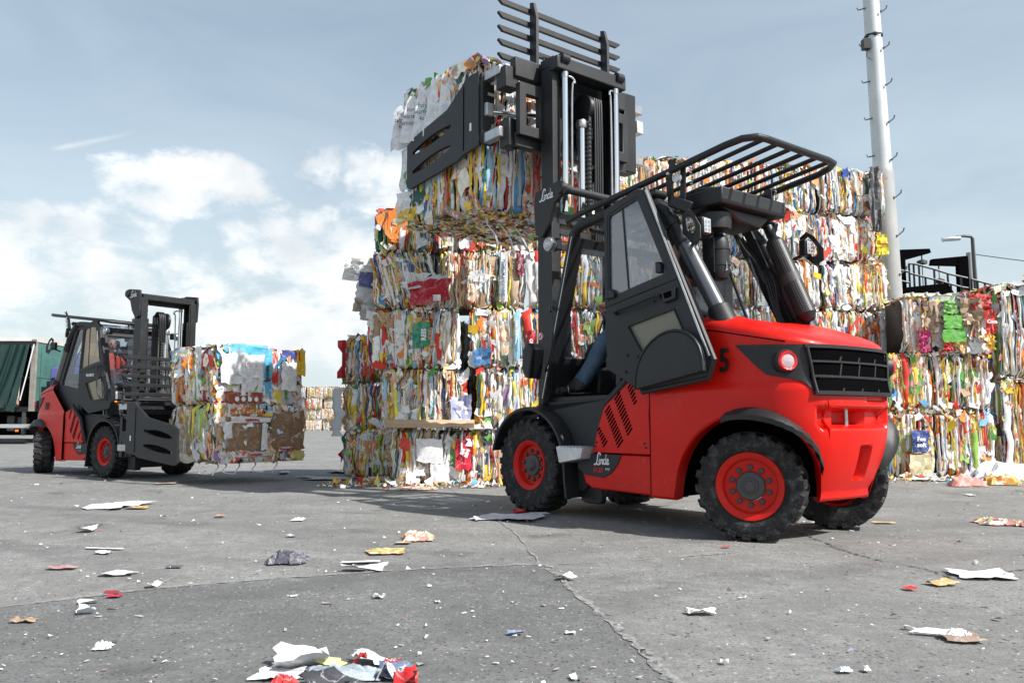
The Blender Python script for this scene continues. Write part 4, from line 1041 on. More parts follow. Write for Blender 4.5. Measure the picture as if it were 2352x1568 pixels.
def driver(label, truck, face, lean=0., sleeves=1):
    """seated figure in a cab, in the truck's own frame"""
    T = empty('person', truck.location, truck.rotation_euler.z, truck.scale.x); tag(T, label, 'person')
    J = {'hip': ((-1.27, 0, 1.56), .145), 'waist': ((-1.29, 0, 1.72), .135), 'chest': ((-1.29, 0, 1.93), (.165, .125)), 'neck0': ((-1.28, 0, 2.08), .075), 'neck': ((-1.265, 0, 2.14), .052)}
    B = [('hip', 'waist'), ('waist', 'chest'), ('chest', 'neck0'), ('neck0', 'neck')]
    for s, n in ((1, 'l'), (-1, 'r')):
        foot = (-.26, .38, 1.10) if s > 0 else (-.45, -.14, 1.09)
        knee = (-.70, .38, 1.56) if s > 0 else (-.76, -.16, 1.58)
        J[n+'th'] = ((-1.20, .10*s, 1.55), .095); J[n+'kn'] = (knee, .088); J[n+'an'] = ((foot[0]-.10, foot[1], foot[2]+.07), .062)
        J[n+'he'] = ((foot[0]-.13, foot[1], foot[2]-.012), .042); J[n+'to'] = ((foot[0]+.12, foot[1]+.0, foot[2]-.012), .038)
        mid = (Vector(knee)*.45+Vector(J[n+'an'][0])*.55); J[n+'ca'] = (tuple(mid+Vector((-.03, 0, 0))), .080)
        B += [('hip', n+'th'), (n+'th', n+'kn'), (n+'kn', n+'ca'), (n+'ca', n+'an'), (n+'an', n+'he'), (n+'an', n+'to')]
        J[n+'sh'] = ((-1.28, .185*s, 2.02), .068); J[n+'el'] = ((-1.05, .27*s, 1.80), .050)
        wp = Vector((-.70, .36 if s > 0 else -.02, 1.84 if s > 0 else 1.80)); J[n+'wr'] = (tuple(wp), .032)
        B += [('chest', n+'sh'), (n+'sh', n+'el'), (n+'el', n+'wr')]
        hand(J, B, n+'wr', (1, -.25*s, -.05), s, (0, -.1*s, 1), n)
    def mf(a, b, t, c):
        if a[1:] in ('he', 'to') or b[1:] in ('he', 'to') or (b[1:] == 'an' and t > .9): return 3
        if a[1:] in ('th', 'kn', 'ca') or (a == 'hip' and b[1:] == 'th') or (a == 'hip' and c.z < 1.60): return 2
        if 'palm' in a or 'palm' in b or a[1] in 'ft' and a[2:].isdigit() or b == 'neck': return 0
        if a[1:] == 'wr': return 0
        return 1
    skinned('body', J, B, T, mf, [M_skin, M_jacket, M_jean, M_shoe])
    m = MB(); m.lathe([(.085, 2.055), (.070, 2.10), (.062, 2.115), (.066, 2.09)], (-1.275, 0, 0), 'z', 18, False); m.build('jacket_collar', M_jacket, T, smooth=60)
    head_parts(T, (-1.245, 0, 2.27), face, (0, 0, 1))
    for s, n in ((1, 'l'), (-1, 'r')):
        a = Vector(J[n+'an'][0]); f = Vector(J[n+'to'][0])
        m = MB(); m.prism([(a.x-.08, f.z-.035), (f.x+.05, f.z-.035), (f.x+.055, f.z-.018), (a.x-.085, f.z-.018)], 'y', f.y-.045, f.y+.045); m.build('shoe_sole', M_white if False else M_hub, T, bevel=.008)
        m = MB(); m.box(f.x-.10, f.x-.07, f.y-.046, f.y+.046, f.z-.015, f.z+.05); m.build('shoe_strap', M_steel, T, bevel=.008)
    return T

def walker(label, x, y, heading):
    T = empty('person', (x, y, 0), heading); tag(T, label, 'person')
    J = {'hip': ((0, 0, .93), .13), 'waist': ((0, 0, 1.08), .12), 'chest': ((.02, 0, 1.33), (.16, .115)), 'neck0': ((.02, 0, 1.48), .065), 'neck': ((.03, 0, 1.54), .05)}
    B = [('hip', 'waist'), ('waist', 'chest'), ('chest', 'neck0'), ('neck0', 'neck')]
    for s, n in ((1, 'l'), (-1, 'r')):
        st = .24*s
        J[n+'th'] = ((st*.15, .09*s, .86), .088); J[n+'kn'] = ((st*.6+.03, .09*s, .50), .062); J[n+'an'] = ((st*.9, .09*s, .10), .045); J[n+'to'] = ((st*.9+.15, .09*s, .04), .036)
        B += [('hip', n+'th'), (n+'th', n+'kn'), (n+'kn', n+'an'), (n+'an', n+'to')]
        J[n+'sh'] = ((.02, .18*s, 1.44), .062); J[n+'el'] = ((-.08*s, .24*s, 1.17), .046); J[n+'wr'] = ((.02-.12*s, .24*s, .92), .03)
        B += [('chest', n+'sh'), (n+'sh', n+'el'), (n+'el', n+'wr')]
        hand(J, B, n+'wr', (.1, 0, -1), s, (0, -s, 0), n, .3)
    def mf(a, b, t, c):
        if b[1:] == 'to': return 3
        if a[1:] in ('th', 'kn') or b[1:] == 'th' or (a == 'hip' and c.z < 1.0): return 2
        if 'palm' in a or 'palm' in b or a[1:] == 'wr' or (a[1] in 'ft' and a[2:].isdigit()) or b == 'neck': return 0
        return 1
    skinned('body', J, B, T, mf, [M_skin, M_darkcloth, M_darkcloth, M_shoe], 1)
    head_parts(T, (.04, 0, 1.66), (1, 0, 0), (0, 0, 1))
    return T

# ---------------------------------------------------------------- bales of pressed paper
PAL = [((.90, .90, .89), 66), ((.82, .83, .85), 18), ((.86, .82, .70), 12), ((.50, .52, .56), 2), ((.72, .05, .03), 9), ((.48, .03, .04), 2), ((.88, .26, .03), 10), ((.90, .60, .04), 12), ((.86, .78, .12), 5),
       ((.12, .40, .08), 4.5), ((.36, .58, .12), 3.5), ((.03, .13, .10), 2.4), ((.05, .10, .34), 3.5), ((.12, .38, .66), 4), ((.42, .64, .78), 5), ((.46, .30, .18), 4), ((.62, .47, .32), 4), ((.20, .10, .06), 1), ((.05, .05, .055), 2.4), ((.66, .26, .30), 1.5), ((.36, .22, .42), 1)]
PALC = np.array([p[0] for p in PAL]); PALW = np.array([p[1] for p in PAL], float)
PAL_BROWN = PALW.copy(); PAL_BROWN[[15, 16]] *= 9; PAL_BROWN[[4, 5, 6, 12, 13, 9]] *= .35
def pick(rs, n, w=None):
    w = PALW if w is None else w
    c = PALC[rs.choice(len(PALC), n, p=w/w.sum())].copy()
    c *= (1+rs.uniform(-.12, .06, (n, 1))); return np.clip(c, .01, .9)

class NM:
    """numpy quad collector"""
    def __init__(s): s.V = []; s.F = []; s.C = []; s.M = []; s.n = 0
    def add(s, V, F, C, M):
        s.V.append(V); s.F.append(F+s.n); s.C.append(C); s.M.append(M); s.n += len(V)
    def build(s, name, parent, mats):
        V = np.concatenate(s.V); F = np.concatenate(s.F); C = np.concatenate(s.C); M = np.concatenate(s.M)
        me = bpy.data.meshes.new(name); me.vertices.add(len(V)); me.vertices.foreach_set('co', V.astype(np.float32).ravel())
        me.loops.add(F.size); me.loops.foreach_set('vertex_index', F.astype(np.int32).ravel())
        me.polygons.add(len(F)); me.polygons.foreach_set('loop_start', np.arange(0, F.size, 4, dtype=np.int32)); me.polygons.foreach_set('loop_total', np.full(len(F), 4, dtype=np.int32))
        me.polygons.foreach_set('material_index', M.astype(np.int32))
        me.update()
        ca = me.color_attributes.new('Col', 'FLOAT_COLOR', 'CORNER')
        cc = np.ones((len(F), 4, 4), np.float32); cc[:, :, :3] = C[:, None, :]; ca.data.foreach_set('color', cc.ravel())
        for m in mats: me.materials.append(m)
        me.validate()
        o = bpy.data.objects.new(name, me); col.objects.link(o); o.parent = parent
        return o

def strip_face(nm, rs, w, h, O, U, V, N, dens=1., w_pal=None, lean=0., rag=1.):
    """edge-on layers of pressed card: ragged strips running along V"""
    O, U, V, N = [np.array(a, float) for a in (O, U, V, N)]
    mean = .027/dens; ws = []
    while sum(ws) < w: ws.append(np.clip(rs.lognormal(math.log(mean), .72), .008, .11))
    ws = np.array(ws); ws *= w/ws.sum(); S = len(ws); b = np.concatenate([[0], np.cumsum(ws)])
    R_ = 13; vt = np.linspace(0, 1, R_)
    # wandering boundaries, partly shared by neighbours
    ph = rs.uniform(0, 6.28, 4); am = np.array([.009, .007, .006, .006])*rag
    X = np.linspace(0, 1, S+1)[:, None]; v = vt[None, :]
    wob = sum(am[k]*np.sin(ph[k]+X*(2.2+3.1*k)*w*2+v*(2+3.3*k)*1.7) for k in range(4))
    own = np.cumsum(rs.normal(0, .0048*rag, (S+1, R_))*(rs.rand(S+1, R_) < .45)*1.9, axis=1); own -= own.mean(1, keepdims=True)
    B = b[:, None]+wob+own+lean*(v-.5)*h
    B = np.sort(B, axis=0)
    B = np.clip(B, -.02, w+.02)
    # depth: each strip stands in or out by its own amount
    base = rs.uniform(-.014, .016, S)+.008*np.sin(np.arange(S)*.7+ph[0]); D = base[:, None]+np.cumsum(rs.normal(0, .006, (S, R_)), axis=1)*.8
    ed = np.minimum(vt, 1-vt)*h; rnd_ = -.095*np.exp(-(ed/.030)**1.3)   # rounded off at the top and bottom
    uu = (b[:-1]+b[1:])/2; eu = np.minimum(uu, w-uu); D += rnd_[None, :]-.05*np.exp(-(eu/.03)**1.3)[:, None]
    D += .022*np.sin(np.pi*vt)[None, :]+rs.normal(0, .007, (S, R_))
    vj = vt[None, :]*h+rs.normal(0, .012, (S, R_)); tilt = rs.normal(0, .016, (S, R_))
    vj[:, 0] = rs.uniform(-.012, .014, S); vj[:, -1] = h+rs.uniform(-.03, .022, S)*rag; vj = np.sort(vj, axis=1)
    L = B[:-1]; Rr = B[1:]; wd = Rr-L
    mid = L+wd*rs.uniform(.3, .7, (S, 1))
    cr = .006+.009*rs.rand(S, 1); gap = np.minimum(.002+.002*rs.rand(S, 1), wd*.2)
    cols = [(L+gap*.2, D-cr-.006, -tilt), (L+gap+wd*.12, D-cr*.2, -tilt*.7), (mid, D+.004*rs.normal(0, 1, (S, R_)), tilt*0), (Rr-gap-wd*.10, D-cr*.35+rs.normal(0, .004, (S, R_)), tilt*.7), (Rr-gap*.2, D-cr-.006, tilt)]
    P = np.zeros((S, 5, R_, 3))
    for k, (u_, d_, tl) in enumerate(cols):
        P[:, k] = O+u_[..., None]*U+(vj+tl)[..., None]*V+d_[..., None]*N
    V_ = P.reshape(-1, 3); idx = np.arange(S*5*R_).reshape(S, 5, R_)
    q = np.stack([idx[:, :-1, :-1], idx[:, 1:, :-1], idx[:, 1:, 1:], idx[:, :-1, 1:]], -1)   # S,4,R-1,4
    if np.dot(np.cross(U, V), N) < 0: q = q[..., ::-1]
    # colours: each strip is broken into sheets
    cc = np.zeros((S, R_-1, 3)); mm = np.zeros((S, R_-1), int)
    nseg = rs.choice([1, 2, 3, 4], S, p=[.34, .34, .21, .11]); fam = pick(rs, S, w_pal)
    for i in range(S):
        cuts = sorted(rs.choice(np.arange(1, R_-1), nseg[i]-1, replace=False)) if nseg[i] > 1 else []
        e = [0]+list(cuts)+[R_-1]
        for a, z_ in zip(e, e[1:]):
            c = fam[i] if rs.rand() < .55 else pick(rs, 1, w_pal)[0]
            cc[i, a:z_] = c; mm[i, a:z_] = 1 if rs.rand() < .24 else 0
    C = np.repeat(cc[:, None], 4, 1).reshape(-1, 3)*1.0; M = np.repeat(mm[:, None], 4, 1).reshape(-1)
    nm.add(V_, q.reshape(-1, 4), C, M)

def scrap_face(nm, rs, w, h, O, U, V, N, n, smin=.04, smax=.16, w_pal=None, depth=.03, aniso=1.):
    """small torn sheets lying on a face, each creased once or twice"""
    O, U, V, N = [np.array(a, float) for a in (O, U, V, N)]
    c = np.stack([rs.uniform(0, w, n), rs.uniform(0, h, n)], -1); a = rs.uniform(0, 6.28, n)
    su = rs.uniform(smin, smax, n); sv = su*rs.uniform(.4, 1.3, n)*aniso
    g = np.array([(i, j) for j in (-1, 0, 1) for i in (-1, 0, 1)], float)*.5
    G = g[None]+rs.normal(0, .10, (n, 9, 2)); G[..., 0] *= su[:, None]; G[..., 1] *= sv[:, None]
    ca, sa = np.cos(a)[:, None], np.sin(a)[:, None]
    x = c[:, 0:1]+G[..., 0]*ca-G[..., 1]*sa; y = c[:, 1:2]+G[..., 0]*sa+G[..., 1]*ca
    x = np.clip(x, -.03, w+.03); y = np.clip(y, -.02, h+.02)
    d = rs.uniform(.0, depth, (n, 1))+rs.normal(0, .10, (n, 9))*su[:, None]*.8; d += (x-c[:, 0:1])*rs.normal(0, .25, (n, 1))+(y-c[:, 1:2])*rs.normal(0, .2, (n, 1))
    d = np.clip(d, -.02, depth*2.2+.03)
    P = O+x[..., None]*U+y[..., None]*V+d[..., None]*N
    q = np.array([(0, 1, 4, 3), (1, 2, 5, 4), (3, 4, 7, 6), (4, 5, 8, 7)]); F = (np.arange(n)[:, None, None]*9+q[None]).reshape(-1, 4)
    C = np.repeat(pick(rs, n, w_pal), 4, 0); M = np.repeat((rs.rand(n) < .22).astype(int), 4)
    nm.add(P.reshape(-1, 3), F, C, M)

# shared shapes for single sheets that can be picked out
SHEETS = []; LAYERS = []; PATCH = []
def make_shared():
    rs = np.random.RandomState(5)
    for k in range(12):       # torn, folded pieces, about 1 unit wide, lying in x (across) z (up), bulging to -y
        nu, nv = 6, 6; rows = []; c1, c2 = rs.uniform(0, 6.28, 2); fold = rs.uniform(.15, .4)
        for j in range(nv):
            r = []
            for i in range(nu):
                u, v = i/(nu-1)-.5, j/(nv-1)-.5; e = .07 if (i in (0, nu-1) or j in (0, nv-1)) else .02
                d = -.05-.16*abs((u*math.cos(c1)+v*math.sin(c1)))*rs.uniform(.6, 1.4)*(1 if k % 2 else -1)+rs.normal(0, .025)+.10*math.sin(5*v+c2)*fold
                r.append((u+rs.normal(0, e), d, v+rs.normal(0, e)))
            rows.append(r)
        m = MB(); m.quadstrip(rows); o = m.build('sheet_shape', P_obj if k % 4 else P_objp, None, smooth=25); SHEETS.append(o.data); bpy.data.objects.remove(o)
    for k in range(10):       # long bent edges of folded cartons, 1 unit tall
        rows = []; w0 = 0; d0 = 0; sx = 0; n = 13
        for j in range(n):
            v = j/(n-1)-.5; sx += rs.normal(0, .16)*(1 if j % 3 == 0 else .25); d0 += rs.normal(0, .05); ww = .5*(1+rs.normal(0, .2))
            t = rs.normal(0, .02)
            rows.append([(sx-ww, .10+d0*.3, v-t), (sx-ww*.75, -.22+d0*.3, v-t), (sx+rs.normal(0, .06), -.42+d0*.3, v), (sx+ww*.7, -.25+d0*.3+rs.normal(0, .05), v+t), (sx+ww, .10+d0*.3, v+t)])
        m = MB(); m.quadstrip(rows); o = m.build('layer_shape', P_obj if k % 4 else P_objp, None, smooth=25); LAYERS.append(o.data); bpy.data.objects.remove(o)
make_shared()

def bale(name_label, x, y, z, W_, D_, H_, rz, seed, faces='FLB', nflap=10, nlayer=8, dens=1., group=None, pal=None, tilt=0., lean=0., parent_scale=1., cat='paper bale', strap=0, flatfront=False):
    """x,y: middle of the front face on the ground plan; the bale runs back from it"""
    rs = np.random.RandomState(seed)
    pal = (PALW if pal is None else pal)*np.exp(rs.normal(0, .45, len(PALW))); dens *= rs.uniform(.75, 1.3)
    T = empty('paper_bale', (x, y, z), rz); T.rotation_euler = (tilt, 0, rz)
    tag(T, name_label, cat, group)
    nm = NM()
    w2 = W_/2
    # solid core that nothing shows through, coloured dark for the shade in the gaps
    V = np.array([(-w2+.05, .05, .04), (w2-.05, .05, .04), (w2-.05, D_-.05, .04), (-w2+.05, D_-.05, .04), (-w2+.05, .05, H_-.04), (w2-.05, .05, H_-.04), (w2-.05, D_-.05, H_-.04), (-w2+.05, D_-.05, H_-.04)])
    F = np.array([(3, 2, 1, 0), (4, 5, 6, 7), (0, 1, 5, 4), (1, 2, 6, 5), (2, 3, 7, 6), (3, 0, 4, 7)])
    nm.add(V, F, np.full((6, 3), .05), np.zeros(6, int))
    if 'F' in faces and not flatfront: strip_face(nm, rs, W_, H_, (-w2, 0, 0), (1, 0, 0), (0, 0, 1), (0, -1, 0), dens, pal, lean); scrap_face(nm, rs, W_, H_, (-w2, -.01, 0), (1, 0, 0), (0, 0, 1), (0, -1, 0), int(30*W_*H_), .03, .11, pal, .025, 1.9)
    if flatfront: scrap_face(nm, rs, W_, H_, (-w2, .0, 0), (1, 0, 0), (0, 0, 1), (0, -1, 0), int(330*W_*H_), .06, .24, pal, .035)
    if 'F' in faces:   # bits hanging out of the seam above and below
        scrap_face(nm, rs, W_, .05, (-w2, -.0, -.01), (1, 0, 0), (0, 0, 1), (0, -1, 0), int(12*W_), .02, .06, pal, .015, .6)
        scrap_face(nm, rs, W_, .05, (-w2, -.0, H_-.05), (1, 0, 0), (0, 0, 1), (0, -1, 0), int(12*W_), .02, .06, pal, .015, .6)
    if 'L' in faces: strip_face(nm, rs, D_, H_, (-w2, D_, 0), (0, -1, 0), (0, 0, 1), (-1, 0, 0), dens, pal) if 'l' not in faces else None; scrap_face(nm, rs, D_, H_, (-w2, D_, 0), (0, -1, 0), (0, 0, 1), (-1, 0, 0), int((30 if 'l' not in faces else 300)*D_*H_), .05, .18, pal, .05)
    if 'R' in faces: strip_face(nm, rs, D_, H_, (w2, 0, 0), (0, 1, 0), (0, 0, 1), (1, 0, 0), dens, pal); scrap_face(nm, rs, D_, H_, (w2, 0, 0), (0, 1, 0), (0, 0, 1), (1, 0, 0), int(30*D_*H_), .05, .2, pal, .03)
    if 'T' in faces: scrap_face(nm, rs, W_, D_, (-w2, 0, H_-.03), (1, 0, 0), (0, 1, 0), (0, 0, 1), int(220*W_*D_), .05, .18, pal, .05)
    if 'U' in faces: scrap_face(nm, rs, W_, D_, (-w2, 0, .03), (1, 0, 0), (0, 1, 0), (0, 0, -1), int(800*W_*D_), .03, .13, pal, .03)
    o = nm.build('pressed_paper_layers', T, [P_plain, P_print]); o['kind'] = 'stuff'
    # pieces one can point at
    def place(mesh, u, v, face, sx, sz, ang, colr, nmn, dep):
        p = bpy.data.objects.new(nmn, mesh); col.objects.link(p); p.parent = T; p.color = (*colr, 1)
        if face == 'F': p.location = (-w2+u*W_, -dep, v*H_); rzz = 0
        elif face == 'L': p.location = (-w2-dep, D_*(1-u), v*H_); rzz = -math.pi/2
        else: p.location = (w2+dep, D_*u, v*H_); rzz = math.pi/2
        p.rotation_euler = (0, ang, rzz); p.scale = (sx, max(sx, .05)*(1 if nmn != 'paper_sheet' else .55), sz); return p
    fl = [f for f in 'FLR' if f in faces]
    if flatfront: fl = ['F']+[f for f in fl if f != 'F']
    for k in range(nlayer):
        f = fl[0] if rs.rand() < .75 or len(fl) == 1 else fl[1]
        if flatfront: f = fl[-1]
        c = pick(rs, 1, pal)[0]; L = rs.uniform(.35, .92); place(LAYERS[rs.randint(len(LAYERS))], rs.uniform(.04, .96), .5+rs.uniform(-.5, .5)*(1-L)*.9, f, rs.uniform(.016, .046), L*H_, rs.normal(0, .05)+math.atan(lean), c, 'folded_carton_edge', .012)
    for k in range(nflap):
        f = fl[0] if rs.rand() < .72 or len(fl) == 1 else fl[1]
        s_ = (rs.uniform(.06, .20) if rs.rand() < .7 else rs.uniform(.18, .34)) if not flatfront else rs.uniform(.12, .34)
        place(SHEETS[rs.randint(len(SHEETS))], rs.uniform(.05, .95) if s_ < .18 else rs.uniform(.2, .8), rs.uniform(.10, .90) if s_ < .18 else rs.uniform(.3, .7), f, s_, s_*rs.uniform(.6, 1.6), rs.uniform(-.7, .7), pick(rs, 1, pal)[0], 'paper_sheet', .012)
    for k in range(strap):
        u = (k+.5)/strap*W_-w2+rs.normal(0, .03)
        m = MB(); pts = [(u+rs.normal(0, .012), -.045-rs.uniform(0, .02), H_*j/8) for j in range(9)]
        m.quadstrip([[(a-.011, b, c), (a+.011, b-.004, c)] for a, b, c in pts]); m.build('baling_strap', M_strap, T, smooth=0)
    return T

def sheet_on(T, pts, colr, name='paper_sheet', printed=False, thick=.006, label=None, crease=.01, seed=1):
    """a particular sheet, corner points given in the bale's own frame (4 corners, anticlockwise from lower left)"""
    rs = np.random.RandomState(seed); P = [Vector(p) for p in pts]; n = 7; rows = []
    nn = (P[1]-P[0]).cross(P[3]-P[0]).normalized()
    for j in range(n):
        r = []
        for i in range(n):
            u, v = i/(n-1), j/(n-1); q = (P[0]*(1-u)+P[1]*u)*(1-v)+(P[3]*(1-u)+P[2]*u)*v
            r.append(q+nn*(rs.normal(0, crease)+crease*1.5*math.sin(3.1*u+2*v+seed))+(P[1]-P[0])*(rs.normal(0, .03) if i in (0, n-1) else 0)+(P[3]-P[0])*(rs.normal(0, .03) if j in (0, n-1) else 0))
        rows.append(r)
    m = MB(); m.quadstrip(rows); o = m.build(name, P_objp if printed else P_obj, T, smooth=30); o.color = (*colr, 1)
    if label: o['label'] = label
    return o
def words_on(sheet, txt, size, colr_mat, loc, rot, sx=1., bold=.004):
    return text_mesh(txt, size, colr_mat, sheet, loc, rot, 'lettering', bold, 0, sx)
# ---------------------------------------------------------------- ground
def ground_mat(name, base, dark, speck, aspha):
    m = bpy.data.materials.new(name); m.use_nodes = True; t = NT(m.node_tree); b = t.n['Principled BSDF']
    tc = t.add('ShaderNodeTexCoord'); v = tc.outputs['Object']
    big = t.noise(v, .35, 6, .6, .4); mid = t.noise(v, 2.2, 7, .65, .3); fine = t.noise(v, 60, 5, .7); gr = t.noise(v, 240, 3, .7)
    mp = t.add('ShaderNodeMapping'); mp.inputs['Rotation'].default_value = (0, 0, R(14)); mp.inputs['Scale'].default_value = (.5, 2.6, 1); t.link(v, mp.inputs[0])
    sweep = t.noise(mp.outputs[0], .9, 7, .62, .8)
    f = t.ramp(big.outputs[0], [(.32, 0), (.68, 1)])
    c = t.mix(f, base, dark)
    blot = t.noise(v, .9, 9, .72, .5); c = t.mix(t.math('MULTIPLY', t.ramp(blot.outputs[0], [(.42, 0), (.57, 1)]), .72), c, tuple(x*.52 for x in base))
    blo2 = t.noise(v, 5.5, 7, .75, .3); c = t.mix(t.math('MULTIPLY', t.ramp(blo2.outputs[0], [(.46, 0), (.60, 1)]), .50), c, tuple(x*.5 for x in base))
    blo3 = t.noise(v, 3.1, 8, .7, 1.2); c = t.mix(t.math('MULTIPLY', t.ramp(blo3.outputs[0], [(.54, 0), (.66, 1)]), .42), c, tuple(min(1, x*1.25) for x in base))
    c = t.mix(t.math('MULTIPLY', t.ramp(sweep.outputs[0], [(.38, 0), (.66, 1)]), .45), c, tuple(x*.66 for x in base))
    c = t.mix(t.math('MULTIPLY', t.ramp(mid.outputs[0], [(.52, 0), (.72, 1)]), .35), c, tuple(min(1, x*1.28) for x in base))
    c = t.mix(t.math('MULTIPLY', t.ramp(t.noise(v, 16, 7, .8).outputs[0], [(.44, 1), (.54, 0)]), .42), c, tuple(x*.45 for x in base))
    c = t.mix(t.math('MULTIPLY', t.ramp(fine.outputs[0], [(.42, 1), (.51, 0)]), .62), c, tuple(x*.42 for x in base))
    c = t.mix(t.math('MULTIPLY', t.ramp(gr.outputs[0], [(.55, 0), (.70, 1)]), .30 if aspha else .22), c, tuple(min(1, x*1.7) for x in base))
    vo = t.add('ShaderNodeTexVoronoi'); vo.inputs['Scale'].default_value = 58 if aspha else 40; t.link(v, vo.inputs[0])
    sp_ = t.ramp(vo.outputs['Distance'], [(.24, 1), (.36, 0)]); sepc = t.add('ShaderNodeSeparateColor'); t.link(vo.outputs['Color'], sepc.inputs[0])
    on = t.ramp(sepc.outputs[0], [(.45 if aspha else .70, 0), (.47 if aspha else .72, 1)], 'CONSTANT')
    sc_ = t.ramp(sepc.outputs[1], [(0, (.045, .045, .05)), (.45, (.14, .135, .13)), (.75, (.22, .10, .07)), (.86, (.42, .41, .39))], 'CONSTANT')
    c = t.mix(t.math('MULTIPLY', t.math('MULTIPLY', sp_, on), speck), c, sc_)
    # old tyre arcs
    sx = t.add('ShaderNodeSeparateXYZ'); t.link(v, sx.inputs[0]); wob_ = t.math('MULTIPLY', t.noise(v, .8, 4).outputs[0], .5)
    for ax_, ay_, ar in ((-7.5, -2.0, 8.6), (-7.5, -2.0, 9.95), (6.0, -3.5, 9.2), (6.0, -3.5, 10.4), (1.5, 16.0, 10.1), (1.5, 16.0, 11.5), (-2.0, 14.5, 7.0)):
        dx_ = t.math('SUBTRACT', sx.outputs[0], ax_); dy_ = t.math('SUBTRACT', sx.outputs[1], ay_)
        rr_ = t.math('ADD', t.math('SQRT', t.math('ADD', t.math('MULTIPLY', dx_, dx_), t.math('MULTIPLY', dy_, dy_))), wob_)
        band = t.ramp(t.math('ABSOLUTE', t.math('SUBTRACT', rr_, ar+.25)), [(.08, 1), (.19, 0)])
        c = t.mix(t.math('MULTIPLY', t.math('MULTIPLY', band, t.ramp(mid.outputs[0], [(.35, .1), (.6, 1)])), .26), c, (.07, .07, .072))
    # oily stains
    st = t.noise(v, 1.3, 4, .5); sf = t.ramp(st.outputs[0], [(.62, 0), (.70, 1)])
    c = t.mix(t.math('MULTIPLY', sf, .42), c, (.05, .05, .05))
    t.link(c, b.inputs['Base Color']); b.inputs['Roughness'].default_value = .82; b.inputs['Specular IOR Level'].default_value = .3
    bp = t.add('ShaderNodeBump'); bp.inputs['Strength'].default_value = .55; bp.inputs['Distance'].default_value = .012
    t.link(t.math('ADD', fine.outputs[0], t.math('MULTIPLY', mid.outputs[0], 1.3)), bp.inputs['Height']); t.link(bp.outputs[0], b.inputs['Normal'])
    return m
M_conc = ground_mat('worn_concrete', (.325, .324, .309), (.252, .252, .245), .8, False)
M_asph = ground_mat('coarse_asphalt', (.240, .243, .237), (.184, .188, .188), .95, True)
def patchy(name, color, scale, lo, hi):
    m = mat(name, color, .9, var=.3, vscale=30, bump=.5, bscale=80); t = NT(m.node_tree); b = t.n['Principled BSDF']
    tc = t.add('ShaderNodeTexCoord'); n = t.noise(tc.outputs['Object'], scale, 6, .75); t.link(t.ramp(n.outputs[0], [(lo, 0), (hi, 1)]), b.inputs['Alpha']); return m
M_dust = patchy('dusty_joint_filling', (.27, .266, .255), 20, .36, .54)
M_kerb = mat('lit_ground_concrete', (.36, .355, .34), .9, var=.2)  # paler tone painted for the lit ground beyond the lorry
M_crack = patchy('dark_crack', (.07, .068, .064), 22, .42, .55)

m = MB(); xs = [-400, -60, -20, -8, -3, 0, 3, 8, 20, 60, 400]; ys = [-30, -4, 0, 3, 6, 10, 16, 30, 80, 300, 1500]
m.quadstrip([[(x, y, 0) for y in ys] for x in xs]); g = m.build('ground', M_conc, None, smooth=0); tag(g, 'grey worn concrete yard', None, None, 'structure')
edge = [(-900, 1470), (-300, 1418), (0, 1396), (200, 1372), (370, 1352), (620, 1331), (900, 1312), (1080, 1303), (1240, 1298), (1262, 1312), (1330, 1372), (1410, 1440), (1490, 1508), (1560, 1570), (1700, 1700)]
ep = smooth_path([groundp(*p) for p in edge], 6)
rs = np.random.RandomState(3)
ep = [p+Vector((0, rs.normal(0, .006), 0)) for p in ep]
for i in range(1, len(ep)):
    if ep[i].x <= ep[i-1].x+.002: ep[i].x = ep[i-1].x+.002
m = MB(); m.quadstrip([[(p.x, p.y, .004) for p in ep], [(p.x*1.0-.2*(i < 8), -3.0, .004) for i, p in enumerate(ep)]]); o = m.build('asphalt_patch', M_asph, None, smooth=0); tag(o, 'darker coarse asphalt patch in the foreground', None, None, 'structure')
def ribbon(pts, w, z, material, name, label, jit=.5):
    P = smooth_path([groundp(*p) for p in pts], 10); L = []; Q = []
    for i, p in enumerate(P):
        d = (P[min(i+1, len(P)-1)]-P[max(i-1, 0)]).normalized(); n_ = Vector((-d.y, d.x, 0)); a = w*(1+rs.uniform(-jit, jit))/2; o_ = n_*rs.normal(0, w*.35)
        L.append(p+o_+n_*a+Vector((0, 0, z))); Q.append(p+o_-n_*a+Vector((0, 0, z)))
    m = MB(); m.quadstrip([L, Q]); o = m.build(name, material, None, smooth=0); tag(o, label, None, None, 'structure'); return o
ribbon(edge[1:13], .028, .008, M_dust, 'paving_joint', 'pale dusty joint along the asphalt patch', .9)
ribbon([(1475, 1495), (1560, 1570), (1700, 1700)], .035, .008, M_dust, 'paving_joint', 'pale joint running to the lower edge', .9)
ribbon([(1030, 1118), (1075, 1150), (1120, 1180), (1190, 1230), (1240, 1298)], .016, .005, M_dust, 'paving_joint', 'fine joint between the bale stack and the patch', .8)
ribbon([(1815, 1218), (1880, 1240), (1930, 1262), (2000, 1282), (2080, 1298), (2140, 1312), (2190, 1330)], .018, .005, M_crack, 'ground_crack', 'dark crack in the concrete right of the near truck', .9)
ribbon([(2190, 1330), (2280, 1320), (2352, 1308), (2500, 1290)], .010, .005, M_crack, 'ground_crack', 'fine crack running off to the right', .9)
ribbon([(1240, 1298), (1400, 1290), (1550, 1280), (1700, 1268)], .010, .005, M_dust, 'paving_joint', 'faint joint right of the patch corner', .8)

